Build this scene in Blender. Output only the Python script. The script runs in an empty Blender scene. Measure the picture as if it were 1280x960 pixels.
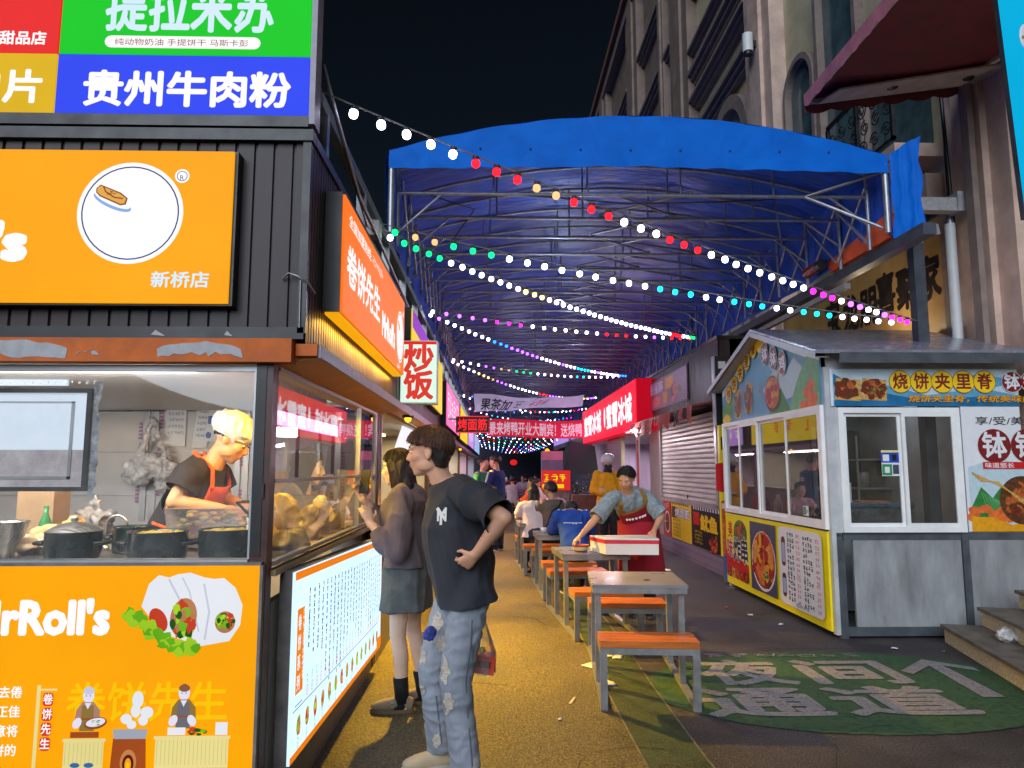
import bpy, math, random
from mathutils import Vector, Matrix, noise
from mathutils.geometry import tessellate_polygon
random.seed(7)
SC = bpy.context.scene
COL = SC.collection
R = math.radians
V = Vector

# ---------------------------------------------------------------- camera
F, CH = 900.0, 1.5
YAW, PIT = math.atan(.02427), math.atan(106/900)
_fw = V((math.sin(YAW)*math.cos(PIT), math.cos(YAW)*math.cos(PIT), math.sin(PIT)))
_rt = V((math.cos(YAW), -math.sin(YAW), 0)); _up = _rt.cross(_fw)
cam_d = bpy.data.cameras.new('camera'); cam = bpy.data.objects.new('camera', cam_d); COL.objects.link(cam)
cam.location = (0, 0, CH)
cam.rotation_euler = Matrix((_rt, _up, -_fw)).transposed().to_euler()
cam_d.sensor_width = 36; cam_d.lens = 36*F/1280; cam_d.clip_end = 500; cam_d.clip_start = .05
SC.camera = cam
def at(px, py, X=None, Y=None, Z=None):
    """world point seen at a photo pixel (1280x960) on the plane X=, Y= or Z="""
    d = _fw*F + _rt*(px-640) + _up*(480-py)
    t = X/d.x if X is not None else Y/d.y if Y is not None else (Z-CH)/d.z
    return V((0, 0, CH)) + d*t

# ---------------------------------------------------------------- night sky, street light behind the camera, exposure
w = bpy.data.worlds.new('World'); SC.world = w; w.use_nodes = True
nt = w.node_tree; bg = nt.nodes['Background']
sky = nt.nodes.new('ShaderNodeTexSky'); sky.sky_type = 'NISHITA'; sky.sun_disc = False
SUN_EL, SUN_AZ = R(28), R(15)
sky.sun_elevation = SUN_EL; sky.sun_rotation = math.pi+SUN_AZ
nt.links.new(sky.outputs[0], bg.inputs[0]); bg.inputs[1].default_value = .0026
sd = bpy.data.lights.new('street_light', 'SUN'); sd.energy = 2.7; sd.angle = R(48); sd.color = (.80, .89, 1.0)
so = bpy.data.objects.new('street_light', sd); COL.objects.link(so)
_sd = V((math.sin(SUN_AZ)*math.cos(SUN_EL), math.cos(SUN_AZ)*math.cos(SUN_EL), -math.sin(SUN_EL)))
so.rotation_euler = _sd.to_track_quat('-Z', 'Y').to_euler()
SC.view_settings.view_transform = 'Standard'; SC.view_settings.look = 'None'
SC.view_settings.exposure = 0.0; SC.view_settings.gamma = 1.0
SC.render.engine = 'CYCLES'
cy = SC.cycles
cy.use_denoising = True; cy.max_bounces = 7; cy.diffuse_bounces = 3; cy.glossy_bounces = 4; cy.transparent_max_bounces = 12
cy.transmission_bounces = 4; cy.sample_clamp_indirect = 4.0; cy.caustics_reflective = False; cy.caustics_refractive = False

# ---------------------------------------------------------------- materials
def lin(c):
    return tuple(((v/255)/12.92 if v/255 <= .04045 else ((v/255+.055)/1.055)**2.4) for v in c)
MATS = {}
def pbr(name, c, rough=.6, metal=0.0, var=.12, scale=6.0, bump=0.0, bscale=40.0, spec=.5, stretch=(1,1,1), emit=None, es=0.0, sss=0.0, alt=None, thr=None):
    """Principled with noise-varied base colour; alt+thr: second colour where the noise passes thr (wear)"""
    if name in MATS: return MATS[name]
    m = bpy.data.materials.new(name); m.use_nodes = True; n = m.node_tree.nodes; l = m.node_tree.links
    b = n['Principled BSDF']
    tc = n.new('ShaderNodeTexCoord'); mp = n.new('ShaderNodeMapping'); mp.inputs['Scale'].default_value = stretch
    l.new(tc.outputs['Object'], mp.inputs[0])
    nz = n.new('ShaderNodeTexNoise'); nz.inputs['Scale'].default_value = scale; nz.inputs['Detail'].default_value = 5; nz.inputs['Roughness'].default_value = .62
    l.new(mp.outputs[0], nz.inputs[0])
    cr = n.new('ShaderNodeValToRGB'); l.new(nz.outputs[0], cr.inputs[0])
    c = tuple(c)[:3]
    lo = tuple(max(0, x*(1-var*1.6)) for x in c)+(1,); hi = tuple(min(1, x*(1+var)) for x in c)+(1,)
    e = cr.color_ramp.elements
    e[0].position = .3; e[0].color = lo; e[1].position = .7; e[1].color = hi
    if alt:
        x = e.new(thr-.015); x.color = hi; x = e.new(thr+.015); x.color = tuple(alt)+(1,)
        if e[-1].position < thr: pass
        for q in e:
            if q.position > thr: q.color = tuple(alt)+(1,)
    l.new(cr.outputs[0], b.inputs['Base Color'])
    b.inputs['Roughness'].default_value = rough; b.inputs['Metallic'].default_value = metal
    b.inputs['Specular IOR Level'].default_value = spec
    if var > 0:
        mr = n.new('ShaderNodeMapRange'); mr.inputs[1].default_value = .25; mr.inputs[2].default_value = .75
        mr.inputs[3].default_value = max(.02, rough-.12); mr.inputs[4].default_value = min(1, rough+.12)
        l.new(nz.outputs[0], mr.inputs[0]); l.new(mr.outputs[0], b.inputs['Roughness'])
    if bump:
        n2 = n.new('ShaderNodeTexNoise'); n2.inputs['Scale'].default_value = bscale; n2.inputs['Detail'].default_value = 4
        l.new(mp.outputs[0], n2.inputs[0]); bp = n.new('ShaderNodeBump'); bp.inputs['Strength'].default_value = bump; bp.inputs['Distance'].default_value = .02
        l.new(n2.outputs[0], bp.inputs['Height']); l.new(bp.outputs[0], b.inputs['Normal'])
    if emit is not None:
        b.inputs['Emission Color'].default_value = tuple(emit)+(1,); b.inputs['Emission Strength'].default_value = es
    if sss:
        b.inputs['Subsurface Weight'].default_value = sss; b.inputs['Subsurface Radius'].default_value = (.012, .005, .003); b.inputs['Subsurface Scale'].default_value = 1
    MATS[name] = m; return m
def s(*c): return lin(c)
def lit(name, c, k=1.0, var=.05):
    """backlit acrylic: gives off light, the lamps behind make it a little uneven"""
    if name in MATS: return MATS[name]
    m = bpy.data.materials.new(name); m.use_nodes = True; n = m.node_tree.nodes; l = m.node_tree.links
    b = n['Principled BSDF']; c = lin(c)
    b.inputs['Base Color'].default_value = tuple(x*.06 for x in c)+(1,); b.inputs['Roughness'].default_value = .5; b.inputs['Specular IOR Level'].default_value = .12
    b.inputs['Emission Color'].default_value = c+(1,)
    tc = n.new('ShaderNodeTexCoord'); nz = n.new('ShaderNodeTexNoise'); nz.inputs['Scale'].default_value = 2.2; nz.inputs['Detail'].default_value = 3
    l.new(tc.outputs['Object'], nz.inputs[0])
    mr = n.new('ShaderNodeMapRange'); mr.inputs[1].default_value = .3; mr.inputs[2].default_value = .7
    mr.inputs[3].default_value = k*(1-var*2); mr.inputs[4].default_value = k*(1+var)
    l.new(nz.outputs[0], mr.inputs[0]); l.new(mr.outputs[0], b.inputs['Emission Strength'])
    MATS[name] = m; return m
def glass(name, tint=(.95, .97, .97), rough=.02, k=1.0, dirt=.0):
    if name in MATS: return MATS[name]
    m = bpy.data.materials.new(name); m.use_nodes = True; n = m.node_tree.nodes; l = m.node_tree.links
    n.remove(n['Principled BSDF']); out = n['Material Output']
    tr = n.new('ShaderNodeBsdfTransparent'); tr.inputs[0].default_value = tuple(tint)+(1,)
    gl = n.new('ShaderNodeBsdfGlossy'); gl.inputs['Roughness'].default_value = rough
    fr = n.new('ShaderNodeFresnel'); fr.inputs[0].default_value = 1.5
    mu = n.new('ShaderNodeMath'); mu.operation = 'MULTIPLY'; mu.inputs[1].default_value = 1.7*k; mu.use_clamp = True
    l.new(fr.outputs[0], mu.inputs[0])
    mx = n.new('ShaderNodeMixShader'); l.new(mu.outputs[0], mx.inputs[0]); l.new(tr.outputs[0], mx.inputs[1]); l.new(gl.outputs[0], mx.inputs[2])
    last = mx
    if dirt:
        df = n.new('ShaderNodeBsdfDiffuse'); df.inputs[0].default_value = (.7, .7, .7, 1)
        tc = n.new('ShaderNodeTexCoord'); nz = n.new('ShaderNodeTexNoise'); nz.inputs['Scale'].default_value = 5; nz.inputs['Detail'].default_value = 6
        l.new(tc.outputs['Object'], nz.inputs[0])
        mr = n.new('ShaderNodeMapRange'); mr.inputs[1].default_value = .4; mr.inputs[2].default_value = .8; mr.inputs[3].default_value = dirt*.3; mr.inputs[4].default_value = dirt*1.6
        l.new(nz.outputs[0], mr.inputs[0])
        m2 = n.new('ShaderNodeMixShader'); l.new(mr.outputs[0], m2.inputs[0]); l.new(mx.outputs[0], m2.inputs[1]); l.new(df.outputs[0], m2.inputs[2]); last = m2
    l.new(last.outputs[0], out.inputs[0])
    MATS[name] = m; return m

# ---------------------------------------------------------------- mesh builder
OFF = {}
_tcache = {}
def text_mesh(t, bold=.0):
    k = (t, bold)
    if k in _tcache: return _tcache[k]
    c = bpy.data.curves.new('lettering', 'FONT'); c.body = t; c.resolution_u = 2; c.size = 1; c.offset = bold
    o = bpy.data.objects.new('lettering', c); COL.objects.link(o)
    me = bpy.data.meshes.new_from_object(o.evaluated_get(bpy.context.evaluated_depsgraph_get()))
    r = ([v.co.copy() for v in me.vertices], [tuple(p.vertices) for p in me.polygons])
    bpy.data.meshes.remove(me); bpy.data.objects.remove(o); bpy.data.curves.remove(c)
    _tcache[k] = r; return r
def perp(d):
    d = d.normalized(); a = V((0, 0, 1)) if abs(d.z) < .9 else V((1, 0, 0))
    u = d.cross(a).normalized(); return u, d.cross(u).normalized()
class MB:
    def __init__(s, m=None): s.v = []; s.f = []; s.fm = []; s.m = m; s.sm = []; s.smooth = False
    def add(s, vs, fs, smooth=None):
        o = len(s.v); s.v += [V(v) for v in vs]
        for f in fs: s.f.append([o+i for i in f]); s.fm.append(s.m); s.sm.append(s.smooth if smooth is None else smooth)
        return s
    def mat(s, m): s.m = m; return s
    def box(s, a, b, M=None):
        x0, x1 = sorted((a[0], b[0])); y0, y1 = sorted((a[1], b[1])); z0, z1 = sorted((a[2], b[2]))
        vs = [V((x, y, z)) for z in (z0, z1) for y in (y0, y1) for x in (x0, x1)]
        if M is not None: vs = [M @ v for v in vs]
        return s.add(vs, [(0, 2, 3, 1), (4, 5, 7, 6), (0, 1, 5, 4), (2, 6, 7, 3), (0, 4, 6, 2), (1, 3, 7, 5)], False)
    def bar(s, p, q, wd, ht, up=(0, 0, 1)):
        """rectangular bar from p to q"""
        p = V(p); q = V(q); d = (q-p).normalized(); u = V(up); sd_ = d.cross(u)
        if sd_.length < 1e-4: sd_ = d.cross(V((1, 0, 0)))
        sd_.normalize(); u = sd_.cross(d).normalized()
        vs = [e+sd_*a*wd/2+u*b*ht/2 for e in (p, q) for a, b in ((-1, -1), (1, -1), (1, 1), (-1, 1))]
        return s.add(vs, [(3, 2, 1, 0), (4, 5, 6, 7), (0, 1, 5, 4), (1, 2, 6, 5), (2, 3, 7, 6), (3, 0, 4, 7)], False)
    def tube(s, pts, r, n=8, cap=True):
        pts = [V(p) for p in pts]; rs = r if isinstance(r, (list, tuple)) else [r]*len(pts)
        vs = []; u = None
        for i, p in enumerate(pts):
            d = (pts[min(i+1, len(pts)-1)]-pts[max(i-1, 0)]).normalized()
            if u is None: u, _ = perp(d)
            u = (u-d*u.dot(d)).normalized(); w_ = d.cross(u)
            vs += [p+(u*math.cos(2*math.pi*k/n)+w_*math.sin(2*math.pi*k/n))*rs[i] for k in range(n)]
        fs = [(i*n+k, i*n+(k+1) % n, (i+1)*n+(k+1) % n, (i+1)*n+k) for i in range(len(pts)-1) for k in range(n)]
        s.add(vs, fs, True)
        if cap: s.add(vs[:n], [tuple(range(n))[::-1]], False); s.add(vs[-n:], [tuple(range(n))], False)
        return s
    def loft(s, secs, lat, n=20, cap=True, pw=2.0):
        """secs: (centre, front radius, side radius); lat: sideways vector (or a list of them)"""
        vs = []; N = len(secs)
        for i, (p, ra, rb) in enumerate(secs):
            p = V(p); d = (V(secs[min(i+1, N-1)][0])-V(secs[max(i-1, 0)][0])).normalized()
            L = V(lat[i] if isinstance(lat, list) else lat); L = (L-d*L.dot(d)).normalized(); Fr = L.cross(d).normalized()
            for k in range(n):
                a = 2*math.pi*k/n; ca, sa = math.cos(a), math.sin(a)
                ca = math.copysign(abs(ca)**(2/pw), ca); sa = math.copysign(abs(sa)**(2/pw), sa)
                vs.append(p+Fr*ra*ca+L*rb*sa)
        fs = [(i*n+k, i*n+(k+1) % n, (i+1)*n+(k+1) % n, (i+1)*n+k) for i in range(N-1) for k in range(n)]
        if cap: fs += [tuple(range(n))[::-1], tuple((N-1)*n+k for k in range(n))]
        return s.add(vs, fs, True)
    def lathe(s, prof, c=(0, 0, 0), n=24, M=None, sx=1, sy=1):
        c = V(c); vs = []
        for r, z in prof:
            for k in range(n):
                v = V((r*math.cos(2*math.pi*k/n)*sx, r*math.sin(2*math.pi*k/n)*sy, z))
                vs.append(c+(M @ v if M else v))
        fs = [(i*n+k, i*n+(k+1) % n, (i+1)*n+(k+1) % n, (i+1)*n+k) for i in range(len(prof)-1) for k in range(n)]
        return s.add(vs, fs, True)
    def ell(s, c, r, M=None, nu=16, nv=10):
        c = V(c); r = (r, r, r) if isinstance(r, (int, float)) else r
        vs = []
        for j in range(1, nv):
            t = math.pi*j/nv
            for k in range(nu):
                a = 2*math.pi*k/nu
                v = V((r[0]*math.sin(t)*math.cos(a), r[1]*math.sin(t)*math.sin(a), r[2]*math.cos(t)))
                vs.append(c+(M @ v if M else v))
        z = V((0, 0, r[2])); z = M @ z if M else z
        vs += [c+z, c-z]
        fs = [(j*nu+k, (j+1)*nu+k, (j+1)*nu+(k+1) % nu, j*nu+(k+1) % nu) for j in range(nv-2) for k in range(nu)]
        t, b = len(vs)-2, len(vs)-1
        fs += [(t, k, (k+1) % nu) for k in range(nu)]+[(b, (nv-2)*nu+(k+1) % nu, (nv-2)*nu+k) for k in range(nu)]
        return s.add(vs, fs, True)
    def caps(s, p, q, r0, r1=None, n=12):
        """tapered capsule"""
        r1 = r0 if r1 is None else r1; p = V(p); q = V(q); d = q-p; L = d.length
        if L < 1e-6: return s.ell(p, r0)
        d /= L; pts = []; rs = []
        for a in (-85, -60, -30, 0): pts.append(p+d*r0*math.sin(R(a))); rs.append(r0*math.cos(R(a)))
        for a in (0, 30, 60, 85): pts.append(q+d*r1*math.sin(R(a))); rs.append(r1*math.cos(R(a)))
        return s.tube(pts, rs, n)
    def prism(s, poly, ext):
        """planar polygon (3D points, counter-clockwise seen from -ext) pushed along ext"""
        P = [V(p) for p in poly]; n = len(P); E_ = V(ext)
        tr = tessellate_polygon([P])
        nrm = V((0, 0, 0))
        for i in range(n): nrm += (P[i]-P[0]).cross(P[(i+1) % n]-P[0])
        if nrm.dot(E_) > 0: P = P[::-1]; tr = tessellate_polygon([P])
        def ori(t):
            g = (P[t[1]]-P[t[0]]).cross(P[t[2]]-P[t[0]])
            return t if g.dot(E_) < 0 else t[::-1]
        tr = [ori(t) for t in tr]
        s.add(P, tr, False); s.add([p+E_ for p in P], [t[::-1] for t in tr], False)
        s.add(P+[p+E_ for p in P], [(i, n+i, n+(i+1) % n, (i+1) % n) for i in range(n)], False)
        return s
    def build(s, name, parent=None, mat=None, loc=None):
        off = V(loc) if loc is not None else (OFF[parent.name] if parent is not None else None)
        if off is None:
            if s.v:
                xs = [v.x for v in s.v]; ys = [v.y for v in s.v]
                off = V(((min(xs)+max(xs))/2, (min(ys)+max(ys))/2, min(v.z for v in s.v)))
            else: off = V((0, 0, 0))
        me = bpy.data.meshes.new(name); me.from_pydata([tuple(v-off) for v in s.v], [], s.f)
        ms = []
        for m in s.fm:
            m = m or mat
            if m not in ms: ms.append(m)
        for m in ms: me.materials.append(m)
        if me.polygons:
            me.polygons.foreach_set('material_index', [ms.index(m or mat) for m in s.fm]); me.polygons.foreach_set('use_smooth', s.sm)
        me.update()
        o = bpy.data.objects.new(name, me); COL.objects.link(o)
        if parent is not None: o.parent = parent
        else: o.location = off
        OFF[o.name] = off
        return o
def tag(o, label=None, cat=None, group=None, kind=None):
    if label: o['label'] = label
    if cat: o['category'] = cat
    if group: o['group'] = group
    if kind: o['kind'] = kind
    return o
def thing(name, label, cat, loc=(0, 0, 0), group=None, rz=0):
    o = bpy.data.objects.new(name, None); COL.objects.link(o); o.location = loc; o.empty_display_size = .1
    o.rotation_euler.z = rz
    OFF[o.name] = V(loc) if rz == 0 else V((0, 0, 0))
    return tag(o, label, cat, group)
def kids(o): return [c for c in bpy.data.objects if c.parent == o]
def copy_tree(o, loc=None, rz=None, label=None):
    c = o.copy(); COL.objects.link(c)
    if loc is not None: c.location = loc
    if rz is not None: c.rotation_euler.z = rz
    if label: c['label'] = label
    for k in kids(o):
        d = k.copy(); COL.objects.link(d); d.parent = c
        for g in kids(k):
            e = g.copy(); COL.objects.link(e); e.parent = d
    return c
def lamp(name, kind, loc, e, col, size=.2, size_y=None, to=None, parent=None, spread=None):
    d = bpy.data.lights.new(name, kind); d.energy = e; d.color = col
    if kind == 'AREA':
        d.size = size
        if size_y: d.shape = 'RECTANGLE'; d.size_y = size_y
        if spread: d.spread = R(spread)
    else: d.shadow_soft_size = size
    o = bpy.data.objects.new(name, d); COL.objects.link(o); o.location = loc
    if to is not None: o.rotation_euler = (V(to)-V(loc)).to_track_quat('-Z', 'Y').to_euler()
    return o

# ---------------------------------------------------------------- flat artwork on a sign face
class Art:
    """u right, v up, lifted off the face in thin layers; coordinates in metres from the lower-left corner o"""
    def __init__(s, mb, o, u, v, base=.0008, step=.00028):
        s.mb = mb; s.o = V(o); s.u = V(u).normalized(); s.w = V(v).normalized(); s.n = s.u.cross(s.w); s.z = base; s.st = step
    def p(s, x, y, z=None): return s.o+s.u*x+s.w*y+s.n*(s.z if z is None else z)
    def up(s): s.z += s.st; return s
    def poly(s, pts, m):
        P = [V((x, y, 0)) for x, y in pts]; s.mb.m = m
        tr = []
        for t in tessellate_polygon([P]):
            g = (P[t[1]]-P[t[0]]).cross(P[t[2]]-P[t[0]])
            tr.append(t if g.z > 0 else t[::-1])
        s.mb.add([s.p(x, y) for x, y in pts], tr, False); return s.up()
    def rect(s, x, y, w_, h, m): return s.poly([(x, y), (x+w_, y), (x+w_, y+h), (x, y+h)], m)
    def rrect(s, x, y, w_, h, r, m):
        pts = []
        for cx, cy_, a0 in ((x+w_-r, y+r, -90), (x+w_-r, y+h-r, 0), (x+r, y+h-r, 90), (x+r, y+r, 180)):
            pts += [(cx+r*math.cos(R(a0+a)), cy_+r*math.sin(R(a0+a))) for a in (0, 30, 60, 90)]
        return s.poly(pts, m)
    def ell(s, cx, cy_, rx, ry, m, rot=0, n=28):
        c, d = math.cos(R(rot)), math.sin(R(rot)); pts = []
        for k in range(n):
            a = 2*math.pi*k/n; x, y = rx*math.cos(a), ry*math.sin(a); pts.append((cx+x*c-y*d, cy_+x*d+y*c))
        return s.poly(pts, m)
    def ring(s, cx, cy_, rx, ry, wd, m, n=40):
        s.mb.m = m; vs = []
        for k in range(n):
            a = 2*math.pi*k/n
            vs += [s.p(cx+rx*math.cos(a), cy_+ry*math.sin(a)), s.p(cx+(rx-wd)*math.cos(a), cy_+(ry-wd)*math.sin(a))]
        s.mb.add(vs, [(2*k, (2*k+2) % (2*n), (2*k+3) % (2*n), 2*k+1) for k in range(n)], False); return s.up()
    def line(s, pts, wd, m):
        s.mb.m = m; L = [V((x, y, 0)) for x, y in pts]; vs = []
        for i, p in enumerate(L):
            d = (L[min(i+1, len(L)-1)]-L[max(i-1, 0)]).normalized(); q = V((-d.y, d.x, 0))*wd/2
            vs += [s.p(p.x-q.x, p.y-q.y), s.p(p.x+q.x, p.y+q.y)]
        s.mb.add(vs, [(2*i, 2*i+2, 2*i+3, 2*i+1) for i in range(len(L)-1)], False); return s.up()
    def text(s, t, x, y, h, m, w_=None, bold=.02, align='l', slant=0, outline=None, ow=.05):
        """h: em height; w_: total width to fit"""
        if outline: s.text(t, x, y, h, outline, w_, bold+ow, align, slant)
        vs, fs = text_mesh(t, 0)
        if not vs: return s
        x0 = min(v.x for v in vs); x1 = max(v.x for v in vs); k = h
        sx = (w_/(x1-x0)) if w_ else k
        dx = x - (x1-x0)*sx*(.5 if align == 'c' else 1 if align == 'r' else 0)
        s.mb.m = m
        # heavier lettering: the strokes are widened by stacking shifted copies
        ofs = [(0, 0)] if bold < .008 else [(0, 0)]+[(bold*math.cos(q*math.pi/9), bold*math.sin(q*math.pi/9)) for q in range(18)] if bold > .042 and h > .1 else [(bold*a, bold*b) for a, b in ((0, 0), (1, 0), (-1, 0), (0, 1), (0, -1), (.7, .7), (-.7, .7), (.7, -.7), (-.7, -.7))]
        for i, (ox, oy) in enumerate(ofs):
            z = s.z+i*s.st*.08
            s.mb.add([s.p(dx+(v.x-x0+ox)*sx+slant*v.y*k, y+(v.y+oy)*k, z) for v in vs], fs, False)
        return s.up()
    def vtext(s, t, x, y, h, m, pitch=None, bold=.02, sx=1.0, outline=None):
        pitch = pitch or h*1.08
        for i, ch in enumerate(t): s.text(ch, x-h*sx/2, y-(i+1)*pitch+.12*h, h, m, h*sx*.92, bold, outline=outline); s.z -= s.st*(2 if outline else 1)
        return s.up()
    def glyphs(s, x, y, n, h, m, rnd, sx=1.0, gap=1.1, vert=False, wd=.11):
        """small print too fine to read: dense little strokes"""
        for i in range(n):
            ox, oy = (x, y-i*h*gap) if vert else (x+i*h*gap*sx, y); s.mb.m = m
            for k in range(5):
                if rnd.random() < .55:
                    yy = oy+h*(.08+.84*k/4); a = rnd.uniform(0, .3)*h*sx; b = rnd.uniform(.65, .95)*h*sx
                    q = [(ox+a, yy-wd*h/2), (ox+b, yy-wd*h/2), (ox+b, yy+wd*h/2), (ox+a, yy+wd*h/2)]
                else:
                    xx = ox+h*sx*rnd.uniform(.15, .85); a = oy+h*rnd.uniform(0, .35); b = oy+h*rnd.uniform(.6, .95)
                    dx = h*sx*rnd.uniform(-.25, .25); g = wd*h*sx/2
                    q = [(xx-g, a), (xx+g, a), (xx+g+dx, b), (xx-g+dx, b)]
                s.mb.add([s.p(*t) for t in q], [(0, 1, 2, 3)], False)
        return s
    def blob(s, cx, cy_, rx, ry, m, rnd, k=.15, n=22):
        return s.poly([(cx+rx*(1+rnd.uniform(-k, k))*math.cos(2*math.pi*i/n), cy_+ry*(1+rnd.uniform(-k, k))*math.sin(2*math.pi*i/n)) for i in range(n)], m)
    def food(s, cx, cy_, rx, ry, mats, rnd, n=30, r=.22):
        """a plate photo: many overlapping morsels"""
        for i in range(n):
            a = rnd.uniform(0, 6.28); q = math.sqrt(rnd.random())
            s.blob(cx+rx*q*.85*math.cos(a), cy_+ry*q*.85*math.sin(a), rx*r*rnd.uniform(.6, 1.3), ry*r*rnd.uniform(.6, 1.3), rnd.choice(mats), rnd, .3, 7); s.z -= s.st*.85
        return s.up()
# ================================================================ ground
rnd = random.Random(3)
asphalt = pbr('asphalt', (.046, .041, .048), rough=.6, var=.5, scale=1.5, bump=.8, bscale=95, spec=.5)
_m = asphalt; n_ = _m.node_tree.nodes; l_ = _m.node_tree.links
# fine aggregate speckle over the broad stains
_b = n_['Principled BSDF']; _cr = [x for x in n_ if x.type == 'VALTORGB'][0]
_vz = n_.new('ShaderNodeTexNoise'); _vz.inputs['Scale'].default_value = 85; _vz.inputs['Detail'].default_value = 3
_tc = [x for x in n_ if x.type == 'TEX_COORD'][0]; l_.new(_tc.outputs['Object'], _vz.inputs[0])
_r2 = n_.new('ShaderNodeMapRange'); _r2.inputs[1].default_value = .35; _r2.inputs[2].default_value = .7; _r2.inputs[3].default_value = .3; _r2.inputs[4].default_value = 2.3
l_.new(_vz.outputs[0], _r2.inputs[0])
_mx = n_.new('ShaderNodeMix'); _mx.data_type = 'RGBA'; _mx.blend_type = 'MULTIPLY'; _mx.inputs[0].default_value = 1
l_.new(_cr.outputs[0], _mx.inputs[6]); l_.new(_r2.outputs[0], _mx.inputs[7]); l_.new(_mx.outputs[2], _b.inputs['Base Color'])
g = MB(asphalt)
g.add([(-90, -60, 0), (90, -60, 0), (90, 140, 0), (-90, 140, 0)], [(0, 1, 2, 3)])
tag(g.build('ground', loc=(0, 0, 0)), kind='structure')
pgreen = pbr('worn_green_paint', (.026, .088, .034), rough=.7, var=.4, scale=22, bump=.6, bscale=110, alt=(.05, .055, .05), thr=.63)
pwhite = pbr('worn_white_paint', (.25, .24, .265), rough=.7, var=.3, scale=34, bump=.6, bscale=110, alt=(.09, .11, .10), thr=.62)
gpatch = pbr('faded_green_paint', (.026, .052, .020), rough=.68, var=.5, scale=9, bump=.7, bscale=95)
# green oval floor marking with white characters
C0 = at(1062, 858, Z=0)
mk = MB(pgreen); pts = []
for k in range(150):
    a = 2*math.pi*k/150; j_ = 1+rnd.uniform(-.012, .006); pts.append((C0.x+1.42*j_*math.cos(a)+.10*math.sin(a), C0.y+.93*j_*math.sin(a), .004))
mk.add(pts, [tuple(range(150))])
A = Art(mk, (C0.x-1.3, C0.y-.9, 0), (1, 0, 0), (0, 1, 0), base=.0075)
A.text('夜', .36, 1.0, .68, pwhite, .62, .03); A.text('间', 1.13, 1.0, .66, pwhite, .66, .03)
A.text('通', .17, .34, .62, pwhite, .76, .03); A.text('道', 1.05, .34, .62, pwhite, .80, .03)
A.poly([(1.86, 1.25), (2.2, 1.56), (2.46, 1.33), (2.44, 1.22), (2.26, 1.38), (2.2, .62), (2.05, .62), (2.15, 1.38), (1.9, 1.16)], pwhite)
A.glyphs(.52, 1.66, 3, .12, pwhite, rnd, sx=1.5); A.glyphs(1.1, 1.66, 4, .10, pwhite, rnd, sx=1.6)
tag(mk.build('painted_marking', loc=(C0.x, C0.y, 0)), kind='structure')
# the walking lane on the left is a warm ochre aggregate, then a narrow green strip runs along the tables
ochre = asphalt.copy(); ochre.name = 'ochre_lane'
for x in [x for x in ochre.node_tree.nodes if x.type == 'VALTORGB']:
    x.color_ramp.elements[0].color = (.034, .026, .011, 1); x.color_ramp.elements[1].color = (.115, .085, .030, 1)
pt = MB(ochre); N = 40
L_ = [(-.98, -2+i*1.2) for i in range(N)]; R_ = [(.775+.012*math.sin(i*1.9), -2+i*1.2) for i in range(N)]
pt.add([(x, y, .004) for x, y in L_+R_], [(i, N+i, N+i+1, i+1) for i in range(N-1)], False); tag(pt.build('lane', loc=(0, 0, 0)), kind='structure')
pt = MB(gpatch); pt.add([(x+.0, y, .0042) for x, y in R_[:12]]+[(x+.335+.01*math.sin(y*3), y, .0042) for x, y in R_[:12]], [(i, 12+i, 13+i, i+1) for i in range(11)], False); tag(pt.build('painted_marking', loc=(0, 0, 0)), kind='structure')
pt = MB(pbr('pale_joint_line', (.16, .14, .10), rough=.8, var=.4, scale=12))
for dx in (0, .335):
    q = [(x+dx+(.01*math.sin(y*3) if dx else 0), y) for x, y in R_[:12]]
    pt.add([(x-.006, y, .0085) for x, y in q]+[(x+.006, y, .0085) for x, y in q], [(i, 12+i, 13+i, i+1) for i in range(11)], False)
pt.m = pbr('dark_crack', (.012, .011, .011), rough=.9)
for x0, y0, ln, a in ((.1, 5.2, 1.5, 2.9), (-.3, 7.4, 1.2, .2), (.3, 9, 1.4, 2.8), (1.7, 5.9, 1.6, .4), (2.3, 7.8, 1.5, 2.6), (1.5, 3.6, 1.3, 1.2), (.2, 3.5, 1.1, .5)):
    q = []; x, y = x0, y0
    for k in range(14): q.append((x, y)); a += rnd.uniform(-.5, .5); x += ln/14*math.cos(a); y += ln/14*math.sin(a)
    pt.add([(x-.0035, y-.0035, .0082) for x, y in q]+[(x+.0035, y+.0035, .0082) for x, y in q], [(i, 14+i, 15+i, i+1) for i in range(13)], False)
tag(pt.build('road_markings', loc=(0, 0, 0)), kind='structure')

# ================================================================ shared materials
brown_sheet = pbr('dark_brown_sheet', (.060, .045, .048), rough=.42, var=.25, scale=3, spec=.28, stretch=(1, 1, .3), bump=.06, bscale=12)
black_trim = pbr('black_trim', (.018, .016, .018), rough=.4, var=.3, scale=6)
brown_beam = pbr('brown_painted_beam', (.66, .155, .03), rough=.75, var=.18, scale=9, bump=.08, bscale=30)
peel_grey = pbr('bare_grey_metal', (.46, .45, .47), rough=.5, var=.15, scale=20)
dark_post = pbr('dark_red_post', (.085, .022, .015), rough=.4, var=.4, scale=7)
dull_grey = pbr('dull_grey_sheet', (.22, .20, .19), rough=.5, var=.25, scale=9)
steel = pbr('brushed_steel', (.46, .45, .43), rough=.32, metal=.9, var=.18, scale=14, stretch=(1, 8, 1))
galv = pbr('galvanised_pipe', (.42, .43, .45), rough=.42, metal=.7, var=.2, scale=12)
soffit_m = pbr('orange_soffit', (.80, .27, .02), rough=.5, var=.15, scale=4)
lilac_trim = pbr('pale_eave_trim', (.34, .31, .38), rough=.4, var=.25, scale=12)
wallin = pbr('pale_wall_board', (.60, .58, .57), rough=.5, var=.07, scale=3)
floor_in = pbr('stall_floor', (.12, .11, .10), rough=.6)
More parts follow.
